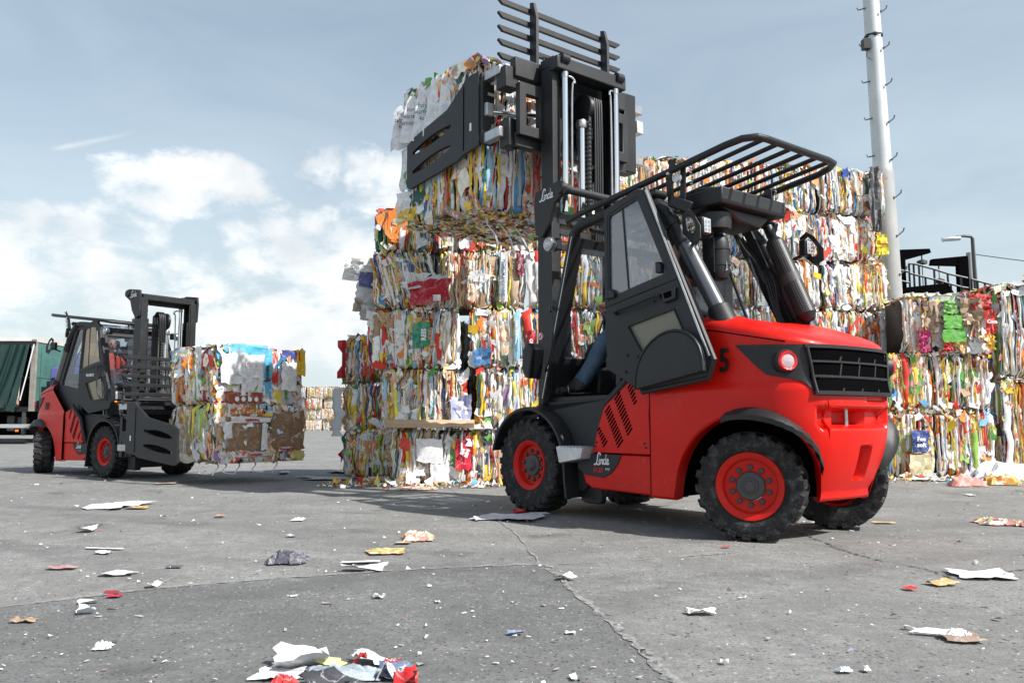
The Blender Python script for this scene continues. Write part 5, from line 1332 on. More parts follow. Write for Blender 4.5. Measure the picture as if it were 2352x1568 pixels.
# ---------------------------------------------------------------- stacks of bales
N_ = [100]
def nx(): N_[0] += 7; return N_[0]
GL_ = 'bales in the tall left-hand stack'; ords = ['bottom', 'second', 'third', 'fourth', 'top']
ZR = [0, .735, 1.50, 2.28, 3.05]; HR = [.735, .765, .78, .77, .56]
XR = [[(-1.51, -.43), (-.42, .62), (.64, 1.5)], [(-1.68, -.58), (-.47, .58), (.60, 1.5)], [(-1.86, -.68), (-.54, .50), (.52, 1.5)], [(-1.80, -.98), (-.96, .18), (.20, 1.3)], [(-1.80, -.80), (-.79, .22), (.24, 1.3)]]
LB = {}
DESC = [['bale under the long cardboard tray, bottom row of the left stack', 'bottom bale of the left stack beside the front tyre', 'bottom bale of the left stack hidden behind the cab base'],
        ['second-row bale of the left stack with lilac bag at its lower right', 'second-row bale right of the dark gap with a long white strap down it', 'second-row bale of the left stack behind the cab doorway'],
        ['third-row bale with green rice bag, left of the dark gap', 'third-row bale right of the dark gap with blue flap at lower left', 'third-row bale of the left stack seen through the cab'],
        ['fourth-row bale with leaning sheets and papers sticking out to the left', 'fourth-row brownish bale with the white banana carton', 'fourth-row bale of the left stack behind the mast'],
        ['top-row bale at the left end of the left stack, black streak at its edge', 'top-row bale right under the lifted bales', 'top-row bale of the left stack behind the mast']]
for r in range(5):
    for c, (a, b) in enumerate(XR[r]):
        f = 'FL' if c == 0 else 'F'
        if r == 4: f += 'T'
        LB[r, c] = bale(DESC[r][c], (a+b)/2, 10.7+rnd.uniform(-.03, .05)+(.10 if r == 4 else 0), ZR[r]+.004, b-a, 1.1, HR[r]-.008, R(rnd.uniform(-1.5, 1.5)), nx(), f, 14 if c < 2 else 4, 18 if c < 2 else 5, 1.45, GL_, PAL_BROWN if (r, c) == (3, 1) else None, 0, -.28 if (r, c) == (3, 0) else rnd.uniform(-.05, .05))
for r_, (z_, h_) in enumerate(((.735, .76), (1.50, .775))):
    bale('%s row bale standing in the dark gap of the left stack' % ['second', 'third'][r_], -.55, 12.1, z_, 1.2, 1.0, h_, 0, nx(), 'F', 0, 4, 1.0, GL_)
GS = 'bales in the low stack at the left end'
for r, (z, h) in enumerate([(0, .69), (.69, .69), (1.38, .69)]):
    bale('%s bale of the low stack at the left end, %s' % (['bottom', 'middle', 'top'][r], ['dark papers at its left edge', 'torn white sheets hanging out', 'red carton on its left edge'][r]), -1.93, 12.2, z+.004, 1.08, 1.0, h-.008, R(-4), nx(), 'FLT' if r == 2 else 'FL', 14, 14, 1.45, GS)
GW = 'bales in the long back wall'
wr = [1.03, .77, .74, .77, .75, .75]; z = 0; rown = ['lowest', 'second', 'third', 'fourth', 'fifth', 'top']; coln = ['just right of the mast', 'second from the mast', 'third from the mast', 'right-hand end beside the pole']
for r, h in enumerate(wr):
    for c in range(4):
        t0 = (c+.5)/4+rnd.uniform(-.01, .01); x = 1.43+(5.9-1.43)*t0; y = 12.1+.8*t0
        bale('%s row bale of the back wall, %s' % (rown[r], coln[c]), x, y+rnd.uniform(-.03, .03), z+.004, 1.13, 1.0, h-.008, R(10.2+rnd.uniform(-1, 1)), nx(), 'FR' if c == 3 else ('FT' if r == 5 else 'F'), 11 if r > 1 else 1, 14 if r > 1 else 2, 1.4, GW, None, 0, rnd.uniform(-.06, .06))
    z += h
GR = 'bales in the right-hand stack'
for r, (z, h) in enumerate([(0, .976), (.976, .834), (1.81, .83)]):
    for c, (a, b) in enumerate([(5.30, 6.14), (6.15, 7.0)] if r < 2 else [(5.76, 6.16), (6.17, 7.0)]):
        lab = [['bottom bale of the right stack with the navy bag', 'bottom bale of the right stack with white and red edges'], ['middle bale of the right stack just behind the counterweight', 'middle bale of the right stack with yellow edges'], ['narrow top bale of the right stack with a pink packet', 'loose top bale of the right stack with green and brown cartons']][r][c]
        bale(lab, (a+b)/2, 12.1, z+.004, b-a, .72, h-.008, R(rnd.uniform(-1, 1)), nx(), 'FT' if r == 2 else 'F', 12, 15, 1.4, GR, PAL_BROWN if (r, c) == (2, 1) else None, 0, 0, flatfront=(r, c) == (2, 1))
for r, (z, h) in enumerate([(0, 1.44), (1.44, 1.42)]):
    bale(['lower bale of fine shredded edges at the right edge', 'upper bale of fine shredded edges at the right edge, yellow sheet on top'][r], 8.05, 12.35, z+.004, 1.55, 1.0, h-.008, R(3), nx(), 'FLT', 14, 12, 2.0, 'tall bales at the right edge')
# cream wrapped bales behind
for k, (x, lab) in enumerate(((7.35, 'cream wrapped bale behind the right stack, beside the pole'), (8.1, 'cream wrapped bale behind the right stack, further right'))):
    T = empty('wrapped_bale', (x, 14.6, 0)); tag(T, lab, 'wrapped bale', 'cream wrapped bales')
    m = MB(); m.box(-.36, .36, 0, 1.0, 0, 3.10); m.build('wrapping', M_cream, T, smooth=0, bevel=.08)
    for xx in (-.2, .05, .25):
        m = MB(); m.box(xx-.012, xx+.012, -.008, 1.008, 0.0, 3.108); m.build('binding_band', M_strap, T, smooth=0)
# far stack
GF = 'distant bales across the yard'; k = 0
for r in range(4):
    for c in range(8):
        o = bale('distant brownish bale, %s row, %s from the left' % (['bottom', 'second', 'third', 'top'][r], ['first', 'second', 'third', 'fourth', 'fifth', 'sixth', 'seventh', 'eighth'][c]), -22.2+1.45*c+rnd.uniform(-.06, .06), 75+rnd.uniform(-.3, .3), r*.98, 1.42, 1.2, .97+.05*rnd.random(), R(rnd.uniform(-2, 2)), nx(), 'FT' if r == 3 else 'F', 0, 0, .55, GF, PAL_BROWN)

# particular sheets on the stacks -------------------------------------------------
FR_ = (math.pi/2, 0, 0)      # lettering standing upright, read from the camera's side
def stk(key, x, z): # world to the bale's frame for an unrotated front
    T = LB[key]; v = T.matrix_world.inverted() @ Vector((x, 10.7, z)); return Vector((v.x, 0, v.z))
bpy.context.view_layer.update()
def front_sheet(key, x0, x1, z0, z1, c, out=.05, skew=0., **kw):
    T = LB[key]; ps = [stk(key, x0, z0), stk(key, x1, z0+skew), stk(key, x1+skew*.3, z1+skew), stk(key, x0, z1)]
    return sheet_on(T, [p+Vector((0, -out, 0)) for p in ps], c, **kw), T
o, T = front_sheet((2, 0), -1.30, -1.08, 1.76, 2.08, (.02, .30, .17), .06, .02, label='green rice bag', seed=4)
q = stk((2, 0), -1.17, 1.97); words_on(o, 'REIS', .085, M_white, q+Vector((.03, -.085, -.04)), (math.pi/2, -math.pi/2, 0))
o, T = front_sheet((0, 0), -1.22, -.88, .30, .60, (.86, .87, .88), .07, -.02, seed=5, label='plain white sheet', crease=.004)
o, T = front_sheet((0, 0), -1.04, -.80, .02, .32, (.84, .85, .87), .06, -.02, seed=6, crease=.006)
o, T = front_sheet((0, 1), -.80+.12, -.50+.12, .20, .62, (.62, .02, .05), .05, .0, seed=7, label='crimson pasta packet') if False else front_sheet((0, 0), -.72, -.50, .20, .60, (.62, .02, .05), .05, .0, seed=7, label='crimson packet')
q = stk((0, 0), -.60, .42); words_on(o, 'Spa\nBiMi', .06, M_white, q+Vector((0, -.08, 0)), (math.pi/2, -R(70), 0))
o, T = front_sheet((1, 0), -.78, -.52, .76, 1.12, (.52, .54, .78), .09, .03, seed=8, label='lilac detergent bag', crease=.018)
q = stk((1, 0), -.66, .95); words_on(o, 'WEISSE', .05, M_white, q+Vector((.02, -.13, .06)), (math.pi/2, R(35), 0))
o, T = front_sheet((3, 0), -1.32, -.82, 2.30, 2.60, (.50, .012, .035), .11, .07, seed=9, label='dark red open carton')
o2 = sheet_on(T, [stk((3, 0), -1.36, 2.50)+Vector((0, -.13, 0)), stk((3, 0), -.84, 2.66)+Vector((0, -.12, 0)), stk((3, 0), -.95, 2.72)+Vector((0, -.02, 0)), stk((3, 0), -1.30, 2.60)+Vector((0, -.02, 0))], (.62, .60, .62), seed=10)
o, T = front_sheet((3, 0), -1.02, -.92, 2.36, 2.44, (.85, .85, .85), .135, 0, seed=11, crease=.002)
o, T = front_sheet((3, 1), -.16, -.06, 2.36, 3.0, (.84, .86, .84), .06, .0, seed=12, label='white banana carton edge', crease=.006)
q = stk((3, 1), -.11, 2.68); words_on(o, 'PREMIUM BANANEN', .058, MATS['navy_print'] if 'navy_print' in MATS else mat('navy_print', (.04, .14, .35), .5), q+Vector((0, -.085, 0)), (math.pi/2, math.pi/2, 0), .9, .001)
o, T = front_sheet((3, 1), .06, .16, 2.70, 3.0, (.20, .02, .05), .06, .0, seed=13, label='wine red carton edge')
q = stk((3, 1), .11, 2.86); words_on(o, 'MERLOT', .05, M_white, q+Vector((0, -.09, 0)), (math.pi/2, -R(75), 0), .9, .0)
o, T = front_sheet((4, 1), -.70, -.56, 3.10, 3.50, (.86, .86, .85), .06, .0, seed=14); q = stk((4, 1), -.63, 3.3)
words_on(o, 'WASA', .075, M_redprint, q+Vector((0, -.09, 0)), (math.pi/2, -R(70), 0))
o, T = front_sheet((2, 1), -.50, -.28, 1.52, 1.74, (.06, .22, .50), .06, .03, seed=15, label='blue flap')
o, T = front_sheet((2, 1), .20, .30, 1.62, 1.98, (.70, .02, .03), .06, .0, seed=17, label='red packet'); q = stk((2, 1), .25, 1.8)
words_on(o, 'UNO', .06, M_white, q+Vector((0, -.09, 0)), (math.pi/2, -R(90), 0))
o, T = front_sheet((2, 1), .02, .10, 1.60, 2.24, (.30, .56, .72), .06, .0, seed=18); q = stk((2, 1), .06, 1.95)
words_on(o, 'MUSTERSPARER', .045, M_white, q+Vector((0, -.08, 0)), (math.pi/2, math.pi/2, 0))
# loose sheets sticking out on the left of the fourth row
for i, (x, z, s_, c) in enumerate(((-2.02, 2.86, .22, (.74, .75, .76)), (-2.13, 2.76, .20, (.84, .85, .86)), (-1.92, 2.66, .20, (.10, .12, .34)), (-1.94, 2.50, .24, (.66, .67, .70)), (-1.86, 2.40, .20, (.56, .57, .60)), (-2.0, 2.30, .16, (.40, .33, .26)), (-1.90, 2.2, .2, (.5, .5, .5)))):
    T = LB[3, 0]; p = T.matrix_world.inverted() @ Vector((x, 10.75, z)); a = rnd.uniform(-.5, .5)
    sheet_on(T, [p+Vector((-s_/2, -.02, -s_/2+a*.1)), p+Vector((s_*.9, .12, -s_/2)), p+Vector((s_*.9, .10, s_/2)), p+Vector((-s_/2+.04, -.05, s_/2+a*.12))], c, seed=30+i, crease=.012)

def thing_mesh(m, name, material, label, cat, group=None, **kw):
    o = m.build(name, material, None, **kw); tag(o, label, cat, group); return o
# long cardboard tray lying on the bottom row
m = MB(); rows = []
for i in range(15):
    x = -1.60+1.0*i/14*1.12; j = rs.normal(0, .006, 3)
    rows.append([(x, 10.50, .735+j[0]), (x, 10.47, .79+j[1]), (x, 10.60, .835+j[2]), (x, 10.82, .81), (x, 10.82, .745)])
m.quadstrip(rows, True, True); thing_mesh(m, 'cardboard_tray', mat('pale_cardboard', (.48, .36, .24), .8, var=.15, bump=.3), 'long pale cardboard tray lying on the bottom row of the left stack', 'cardboard tray', smooth=25)
# white strap hanging down the second column
m = MB(); p = smooth_path([(-.10, 10.60, 3.1), (-.06, 10.58, 2.3), (.10, 10.57, 1.5), (.02, 10.56, .9), (-.02, 10.55, .3)], 6) 
m.quadstrip([[(a.x-.013, a.y, a.z) for a in p if a.z < 1.52], [(a.x+.013, a.y-.006, a.z) for a in p if a.z < 1.52]]); thing_mesh(m, 'loose_strap', M_strap, 'white strap hanging down the two lower rows of the left stack beside the front tyre', 'strap', smooth=0)
# red and white carton edge on the low stack, grey plastic film hanging
m = MB(); rows = []
for i in range(7):
    z = 1.44+.56*i/6; w_ = .07 if i in (0, 1, 5, 6) else .0
    rows.append([(-2.50-w_, 12.14, z), (-2.49, 12.08, z), (-2.45, 12.16, z+.01)])
m.quadstrip(rows); thing_mesh(m, 'torn_carton', mat('carton_red', (.50, .02, .03), .6), 'torn red carton sticking out from the top left of the low stack', 'carton', smooth=0)
m = MB(); p = smooth_path([(-2.52, 12.1, 1.30), (-2.56, 12.08, 1.1), (-2.50, 12.05, .92), (-2.55, 12.04, .75), (-2.53, 12.02, .60)], 5)
m.quadstrip([[(a.x-.07-.02*math.sin(i), a.y, a.z) for i, a in enumerate(p)], [(a.x, a.y-.03, a.z) for a in p], [(a.x+.07+.02*math.cos(i*1.3), a.y, a.z) for i, a in enumerate(p)]]); thing_mesh(m, 'plastic_film', mat('grey_film', (.55, .58, .60), .3), 'grey plastic film trailing down the left end of the low stack', 'plastic film', smooth=60)

# particular pieces on the right stack
def rsheet(x0, x1, z0, z1, c, nm, lab, cat='carton', y=12.02, txt=None, tsz=.06, tm=None, seed=1, crease=.014):
    T = empty(nm, ((x0+x1)/2, y, z0)); tag(T, lab, cat)
    w_ = (x1-x0)/2; h = z1-z0
    m = MB(); n = 6; r_ = np.random.RandomState(seed); A = []; 
    A = [[(-w_+2*w_*i/n+(r_.normal(0, .01)), -.03+r_.normal(0, crease), h*j/n+r_.normal(0, .008)) for i in range(n+1)] for j in range(n+1)]
    top = [(a[0]*.96, .06, a[2]+.02) for a in A[-1]]; bot = [(a[0]*.96, .06, a[2]) for a in A[0]]
    m.quadstrip([bot]+A+[top]); o = m.build('carton_body', P_obj, T, smooth=20); o.color = (*c, 1)
    if txt: text_mesh(txt, tsz, tm or M_white, T, (0, -.062, h*.5), (math.pi/2, 0, 0), 'lettering', .003)
    return T
rsheet(6.28, 6.56, 2.16, 2.34, (.13, .45, .06), 'green_carton', 'upper bright green carton in the top row of the right stack', y=11.98, seed=3, crease=.005)
rsheet(6.26, 6.58, 1.96, 2.14, (.12, .42, .05), 'green_carton', 'lower bright green carton in the top row of the right stack', y=11.97, seed=4, crease=.005)
rsheet(6.30, 6.50, 2.38, 2.56, (.16, .40, .07), 'green_carton', 'crumpled green carton at the upper edge of the right stack', y=12.0, seed=5)
rsheet(6.55, 6.85, 2.20, 2.60, (.42, .29, .19), 'brown_carton', 'brown crushed carton at the top of the right stack', y=12.0, seed=6, crease=.03)
rsheet(6.02, 6.20, 2.10, 2.56, (.40, .28, .19), 'brown_carton', 'brown carton flap right of the pole on the right stack', y=12.0, seed=7, crease=.03)
rsheet(6.26, 6.40, 1.83, 1.97, (.60, .02, .02), 'red_carton', 'small red carton under the green ones on the right stack', y=11.97, seed=8)
rsheet(6.88, 7.02, 2.08, 2.42, (.68, .03, .02), 'red_carton', 'red and white snack carton in the upper right of the right stack', y=11.95, txt='Coca', tsz=.07, seed=9)
rsheet(6.88, 6.99, 1.86, 2.06, (.80, .45, .03), 'yellow_carton', 'yellow snack carton below the red one on the right stack', y=11.95, seed=10)
rsheet(5.92, 6.06, 1.82, 2.12, (.62, .05, .20), 'pink_packet', 'pink packet low in the top row of the right stack', 'packet', y=11.98, seed=11, crease=.03)
rsheet(6.70, 7.00, 2.45, 2.66, (.66, .05, .04), 'red_carton', 'red wrapper at the top edge of the right stack', y=12.02, seed=14, crease=.03)
rsheet(5.74, 5.98, .38, .66, (.045, .08, .30), 'navy_bag', 'navy bag with white lettering near the bottom of the right stack', 'bag', y=11.98, txt='Fee\nsoft', tsz=.085, seed=12, crease=.008)
rsheet(5.70, 6.02, .03, .34, (.66, .58, .36), 'cream_carton', 'cream carton at the foot of the right stack under the navy bag', y=12.0, seed=13)
rsheet(7.7, 8.4, 2.84, 3.0, (.80, .42, .04), 'yellow_carton', 'orange-yellow carton lying on top of the bale at the right edge', y=12.3, seed=16, crease=.05)
# yellow packet hanging at the end of the back wall
rsheet(5.68, 5.86, 3.40, 3.72, (.84, .74, .02), 'yellow_packet', 'yellow packet hanging at the right end of the back wall', 'packet', y=12.72, txt='Rosinenji', tsz=.04, tm=M_redprint, seed=15)
rsheet(5.62, 5.80, 3.78, 4.80, (.09, .09, .10), 'black_film', 'black plastic sheet at the end of the back wall by the pole', 'plastic film', y=12.75, seed=17, crease=.02)
# ---------------------------------------------------------------- tall pole, platform, lamp
T = empty('tall_pole', (6.30, 13.45, 0)); tag(T, 'tall galvanised steel pole with climbing pegs behind the back wall of bales', 'pole')
m = MB(); m.lathe([(.175, 0), (.168, 4.90), (.160, 4.95), (.146, 4.99)], (0, 0, 0), 'z', 28); m.build('pole_base_section', M_pole2, T, smooth=60)
m = MB(); m.lathe([(.150, 4.9), (.118, 9.5), (.11, 12)], (0, 0, 0), 'z', 28); m.build('pole_shaft', M_pole, T, smooth=60)
peg = None
for i in range(14):
    z = 3.15+.545*i; s = 1 if i % 2 else -1
    for s in (1, -1):
        z = 3.2+.80*i*.80+(.0 if s > 0 else .10); 
        if z > 9: continue
        m = MB(); r0 = .14 if z > 4.9 else .165; m.tube([(s*r0*.8, -.05, z), (s*(r0+.10), -.02, z+(.10 if s > 0 else -.02)), (s*(r0+.115), -.02, z+(.15 if s > 0 else .02))], .011, 6)
        if s > 0: m.lathe([(.02, -.16), (.018, -.13)], (.09, 0, z-.01), 'y', 8)
        m.build('climbing_peg', M_hub, T, smooth=60)
m = MB(); m.lathe([(.146, 7.28), (.150, 7.28), (.150, 7.31), (.14, 7.31)], (0, 0, 0), 'z', 24, False); m.box(-.24, -.12, -.16, -.04, 7.03, 7.20); m.tube([(-.16, -.1, 7.1), (-.18, -.1, 6.9), (-.12, -.12, 6.85)], .008, 5); m.build('bracket_band', M_black, T, smooth=0)
for i in range(5):
    m = MB(); a = -1.2+.45*i; m.box(-.03, .03, -.01, .03, 0, .06); o = m.build('band_clip', M_alu if i % 2 else M_black, T, smooth=0); o.location = (.13*math.sin(a), -.13*math.cos(a), 7.26); o.rotation_euler = (0, .2*i, a)
T.rotation_euler = (0, R(-1.4), 0)

PY = 24.0; px = lambda X: (1859+.254*X-1176)/1900*PY; pz = lambda Y: .81+(968-(332+.254*Y))/1900*PY
T = empty('loading_platform', (0, 0, 0)); tag(T, 'black steel platform with railings behind the right stack', 'platform')
T.location = (px(1200), PY, 0); ox = -px(1200)
m = MB(); m.box(px(780)+ox, px(1290)+ox, 0, 3, pz(1380), pz(1300)); m.build('platform_deck', M_dark, T, smooth=0)
m = MB(); m.prism([(px(845)+ox, pz(1385)), (px(845)+ox, pz(1300)), (px(1250)+ox, pz(1255)), (px(1330)+ox, pz(1385))], 'y', -.3, .6); m.build('platform_hopper', M_dark, T, smooth=0, bevel=.03)
for k, X in enumerate((900, 1290)):
    m = MB(); m.box(px(X)+ox-.1, px(X)+ox+.1, .5, .7, 0, pz(1380)); m.build('support_leg', M_black, T, smooth=0)
tops = [(830, 1115), (945, 1140)], [(950, 1065), (1000, 1065), (1180, 1115), (1300, 1155), (1420, 1185), (1480, 1198)], [(1515, 1208), (1735, 1268)]
bots = [(830, 1215), (945, 1240)], [(950, 1150), (1000, 1165), (1180, 1210), (1300, 1245), (1420, 1280), (1480, 1290)], [(1515, 1300), (1735, 1345)]
for tp, bt in zip(tops, bots):
    for ln in (tp, bt):
        m = MB(); m.tube([(px(a)+ox, 0, pz(b)) for a, b in ln], .032, 6); m.build('handrail', M_black, T)
for X, Y0, Y1 in ((835, 1115, 1340), (950, 1065, 1300), (992, 1065, 1300), (1040, 1080, 1300), (1095, 1190, 1300), (1178, 1115, 1300), (1300, 1155, 1370), (1325, 1260, 1380), (1420, 1185, 1370), (1440, 1285, 1390), (1515, 1208, 1390), (1570, 1220, 1390), (1635, 1240, 1390), (1735, 1265, 1390)):
    m = MB(); m.tube([(px(X)+ox, 0, pz(Y1)), (px(X)+ox, 0, pz(Y0))], .030, 6); m.build('railing_post', M_black, T)
m = MB(); m.box(px(1290)+ox, px(1800)+ox, 0, .8, pz(1400), pz(1375)); m.build('walkway', M_dark, T, smooth=0)
for X0, Yt, Ye, s, lab in ((905, 945, 915, 1, 'black jib post with a hook pointing right, nearer the pole'), (1487, 1000, 1030, -1, 'black jib post with a hook pointing left, beside the street lamp')):
    T = empty('jib_crane', (px(X0), PY+.3, 0)); tag(T, lab, 'jib crane', 'jib cranes on the platform')
    m = MB(); m.box(-.15, .15, -.1, .1, 0, pz(Yt)); m.build('jib_post', M_dark, T, smooth=0, bevel=.01)
    L = s*(.47 if s > 0 else .49)
    m = MB(); m.prism([(-s*.15, pz(Yt)), (-s*.15, pz(Yt)+.08), (s*1.68*.28*1.0+L*.9, pz(Ye)+.02 if s > 0 else pz(Yt)-.02), (s*.46+L, pz(Ye)-.10), (s*.15, pz(Yt)-.22)], 'y', -.08, .08); m.build('jib_arm', M_dark, T, smooth=0)
    hx = s*.40+L*.6
    m = MB(); m.tube([(hx, 0, pz(Yt)-.0), (hx, 0, pz(Yt)-.30)], .02, 6); m.lathe([(.02, 0), (.15, .03), (.14, .12), (.02, .17)], (hx, 0, pz(Yt)-.36 if s > 0 else pz(Yt)-.75), 'z', 12); m.tube([(hx, 0, pz(Yt)-.3), (hx, 0, pz(Yt)-1.7)], .014, 5); m.build('hoist', M_hub, T)
LY = 28.0; lx = lambda X: (1859+.254*X-1176)/1900*LY; lz = lambda Y: .81+(968-(332+.254*Y))/1900*LY
T = empty('street_lamp', (lx(1545), LY, 0)); tag(T, 'grey street lamp with its arm to the left behind the platform', 'street lamp')
m = MB(); m.tube([(0.1, 0, 0), (0, 0, lz(830)), (-.05, 0, lz(812)), (-.30, 0, lz(806)), (-.55, 0, lz(812))], [.10, .06, .05, .045, .04], 10); m.build('lamp_post', M_hub, T)
m = MB(); rows = []
for i in range(9):
    f = i/8; x = -.38-.62*f; w_ = .13*math.sin(math.pi*(.12+.80*f))**.6; rows.append([Vector((x-.05, w_*math.cos(a), lz(822)+.07*math.sin(a)*(1.4 if math.sin(a) < 0 else .8)-.05*f)) for a in [2*math.pi*k/12 for k in range(12)]])
m.quadstrip(rows, True, True); m.build('lamp_head', M_alu, T, smooth=50)
T = empty('cable_pole', (lx(1570), LY+.4, 0)); tag(T, 'thin dark pole carrying an overhead cable beside the street lamp', 'pole')
m = MB(); m.lathe([(.13, 0), (.11, lz(940))], (0, 0, 0), 'z', 12); m.build('pole_shaft', M_pole2, T)
m = MB(); m.tube([Vector((0, 0, lz(948))).lerp(Vector((9, 1, lz(1010))), i/12)-Vector((0, 0, .25*math.sin(math.pi*i/12))) for i in range(13)], .018, 5); m.build('overhead_cable', M_black, T)

# ---------------------------------------------------------------- lorry with green curtain at far left
T = empty('lorry', (-17.9, 31, 0)); tag(T, 'lorry with torn green tarpaulin curtain and violet cab at the left edge', 'lorry')
Lx = -9.0
m = MB(); m.box(Lx, 0.0, .02, 2.48, 1.18, 1.36); m.build('load_floor', M_black, T, smooth=0)
m = MB(); m.box(-.05, 0, .0, 2.5, 1.30, 3.82); fw = m.build('headboard', M_boxgreen, T, smooth=0, bevel=.01)
m = MB(); m.box(0.0, .006, .35, .37, 1.36, 3.6); m.box(0, .006, 1.25, 1.27, 1.36, 3.0); m.box(0, .006, .05, 2.4, 2.45, 2.47); m.build('panel_seam', M_hub, fw, smooth=0)
m = MB(); m.box(-.16, 0.012, -.02, .10, 1.2, 3.9); m.build('corner_post', mat('rusty_post', (.26, .24, .21), .8, var=.3, dirt=.6, dirtcol=(.25, .12, .06)), T, smooth=0)
m = MB(); m.prism([(-.02, 3.80), (2.5, 3.80), (2.44, 3.95), (1.2, 4.02), (.06, 3.95)], 'x', Lx, .03); m.build('roof_sheet', M_truckwhite, T, smooth=0)
m = MB(); m.box(Lx, .0, -.03, .10, 3.66, 3.83); m.build('roof_rail', M_black, T, smooth=0)
m = MB(); m.box(Lx, .0, 2.40, 2.5, 1.3, 3.82); m.build('far_curtain', M_dark, T, smooth=0)
# gathered curtain
rows = []; n = 110
for i in range(n+1):
    f = i/n; r = []
    for j in range(14):
        v = j/13; x0 = -1.32+1.14*f; x1 = -1.95+1.75*f-.15*(1-v); x = x0*(v)+x1*(1-v)
        if v < .25: x += .04*math.sin(9*f)
        fold = .10*(1-.35*v)*math.sin(f*26+1.5*math.sin(3*f+v*1.7)); x += .05*math.sin(17*f+2)
        r.append((x-.32*f*(1-v)*(1 if f > .7 else .3), -.10+fold-.10*(1-v), 1.36+2.34*v+(-.05*math.sin(f*13) if j == 0 else 0)-(.18*(1-v)*(f > .8))))
    rows.append(r)
m = MB(); m.quadstrip(rows); m.build('tarpaulin_curtain', M_curtain, T, smooth=70)
rows = []
for i in range(60):
    f = i/59; r = []
    for j in range(10):
        v = j/9; x = -1.95-1.6*f+(v*-.1); r.append((x*1.0-.9*(v > .6)*0, -.10+.07*math.sin(f*20+v*2)-.05, 1.40+.55*v*(1-f*.2)))
    rows.append(r)
m = MB(); m.quadstrip(rows); m.build('tarpaulin_curtain', M_curtain, T, smooth=70)
m = MB(); m.tube([(-.02, -.12, 3.70), (-.20, -.16, 2.6), (-.42, -.14, 1.6)], .022, 6); m.build('curtain_pull_strap', M_strap, T)
for x in (-.95, -1.6):
    m = MB(); m.box(x-.02, x+.02, -.22, -.18, 1.18, 1.9); m.box(x-.04, x+.04, -.23, -.17, 1.62, 1.70); m.build('buckle_strap', M_black, T, smooth=0)
m = MB(); m.box(Lx, -.1, .9, 1.6, .75, 1.18); m.build('chassis_beam', M_dark, T, smooth=0)
m = MB(); m.box(Lx, -.02, .02, .07, .58, .72); m.box(Lx, .2, .02, .07, .30, .40) if False else None; m.build('side_guard_rail', M_alu, T, smooth=0)
for x in (-.35, -2.4):
    m = MB(); m.box(x-.06, x+.06, .03, .12, .30, 1.18); m.build('guard_bracket', M_hub, T, smooth=0)
m = MB(); m.box(-1.15, -.85, .3, .8, .45, 1.05); m.box(-.75, -.45, .3, .8, .5, 1.0); m.build('air_tank', M_hub, T, bevel=.05)
m = MB(); m.box(-.62, -.50, -.0, .02, .44, .52); m.build('amber_marker', M_orange, T, smooth=0)
m = MB(); m.box(-3.3, -.05, .6, 1.0, .30, 1.1); m.build('spare_wheel_rack', M_dark, T, smooth=0)
for x in (-5.5, -4.2, 1.9, ):
    for s, y in ((1, .32), (-1, 2.18)):
        m = MB(); m.lathe([(.26, -.14), (.50, -.15), (.52, -.10), (.52, .10), (.50, .15), (.26, .14)], (x, y, .52), 'y', 28); w_ = m.build('wheel', M_rubber, T)
        m = MB(); m.lathe([(.26, -.10), (.2, -.02), (.12, -.08), (.01, -.09)], (x, y, .52), 'y', 20); m.build('rim', M_hub, w_)
cb = MB(); cb.prism([(.50, .9), (.50, 2.78), (.62, 2.86), (2.1, 2.86), (2.55, 2.1), (2.62, .9)], 'y', .12, 2.40); o = cb.build('cab_body', M_purple, T, smooth=20, bevel=.06)
m = MB(); m.prism([(.78, 2.87), (.85, 3.45), (1.4, 3.40), (2.0, 2.87)], 'y', .25, 2.28); m.build('roof_spoiler', M_purple, o, smooth=20, bevel=.06)
m = MB(); m.box(.58, .72, .09, .125, 1.55, 2.45); m.build('air_grille', M_dark, o, smooth=0)
for i in range(10):
    m = MB(); m.bar((.59, .085, 1.60+.09*i), (.71, .085, 1.66+.09*i), .02, .02); m.build('grille_louvre', M_hub, o, smooth=0)
m = MB(); m.box(1.2, 2.2, .10, .125, 1.9, 2.6); m.build('cab_window', M_dark, o, smooth=0)
# what lies inside the lorry
for k, (x, z, c) in enumerate(((-1.75, 1.36, (.45, .27, .14)), (-2.75, 1.36, (.42, .26, .15)), (-1.2, 1.36, (.4, .3, .2)))):
    bale(['bale with a brown carton on top, leftmost in the lorry doorway', 'bale deep in the lorry at the frame edge', 'bale just behind the gathered curtain in the lorry'][k], -17.9+x, 31.35, z, .95, 1.1, 1.15, 0, nx(), 'FT', 4, 4, .8, 'bales loaded in the lorry')
m = MB(); m.prism([(-.45, 0), (.35, 0), (.38, .45), (.30, .58), (-.42, .52)], 'y', 0, .6); o = thing_mesh(m, 'cardboard_box', M_card, 'crushed brown cardboard box on the bales in the lorry', 'box', smooth=20, bevel=.02); o.location = (-19.65, 31.3, 2.5)
m = MB(); m.tube([(-30, 30.2, .08), (-24, 30.4, .08), (-17.7, 30.3, .08)], .10, 8); thing_mesh(m, 'black_pipe', M_black, 'black pipe lying on the ground below the lorry', 'pipe')
m = MB(); m.box(-60, -14.5, 33.5, 36, 0, .12); o = m.build('lit_ground_strip', M_kerb, None, smooth=0); tag(o, 'pale strip beyond the lorry standing for sunlit ground', None, None, 'structure')  # pale raised strip standing in for the lit ground seen under the lorry
walker('person in dark trousers walking past the lorry, mostly hidden by the red truck', -17.2, 30.4, 0)

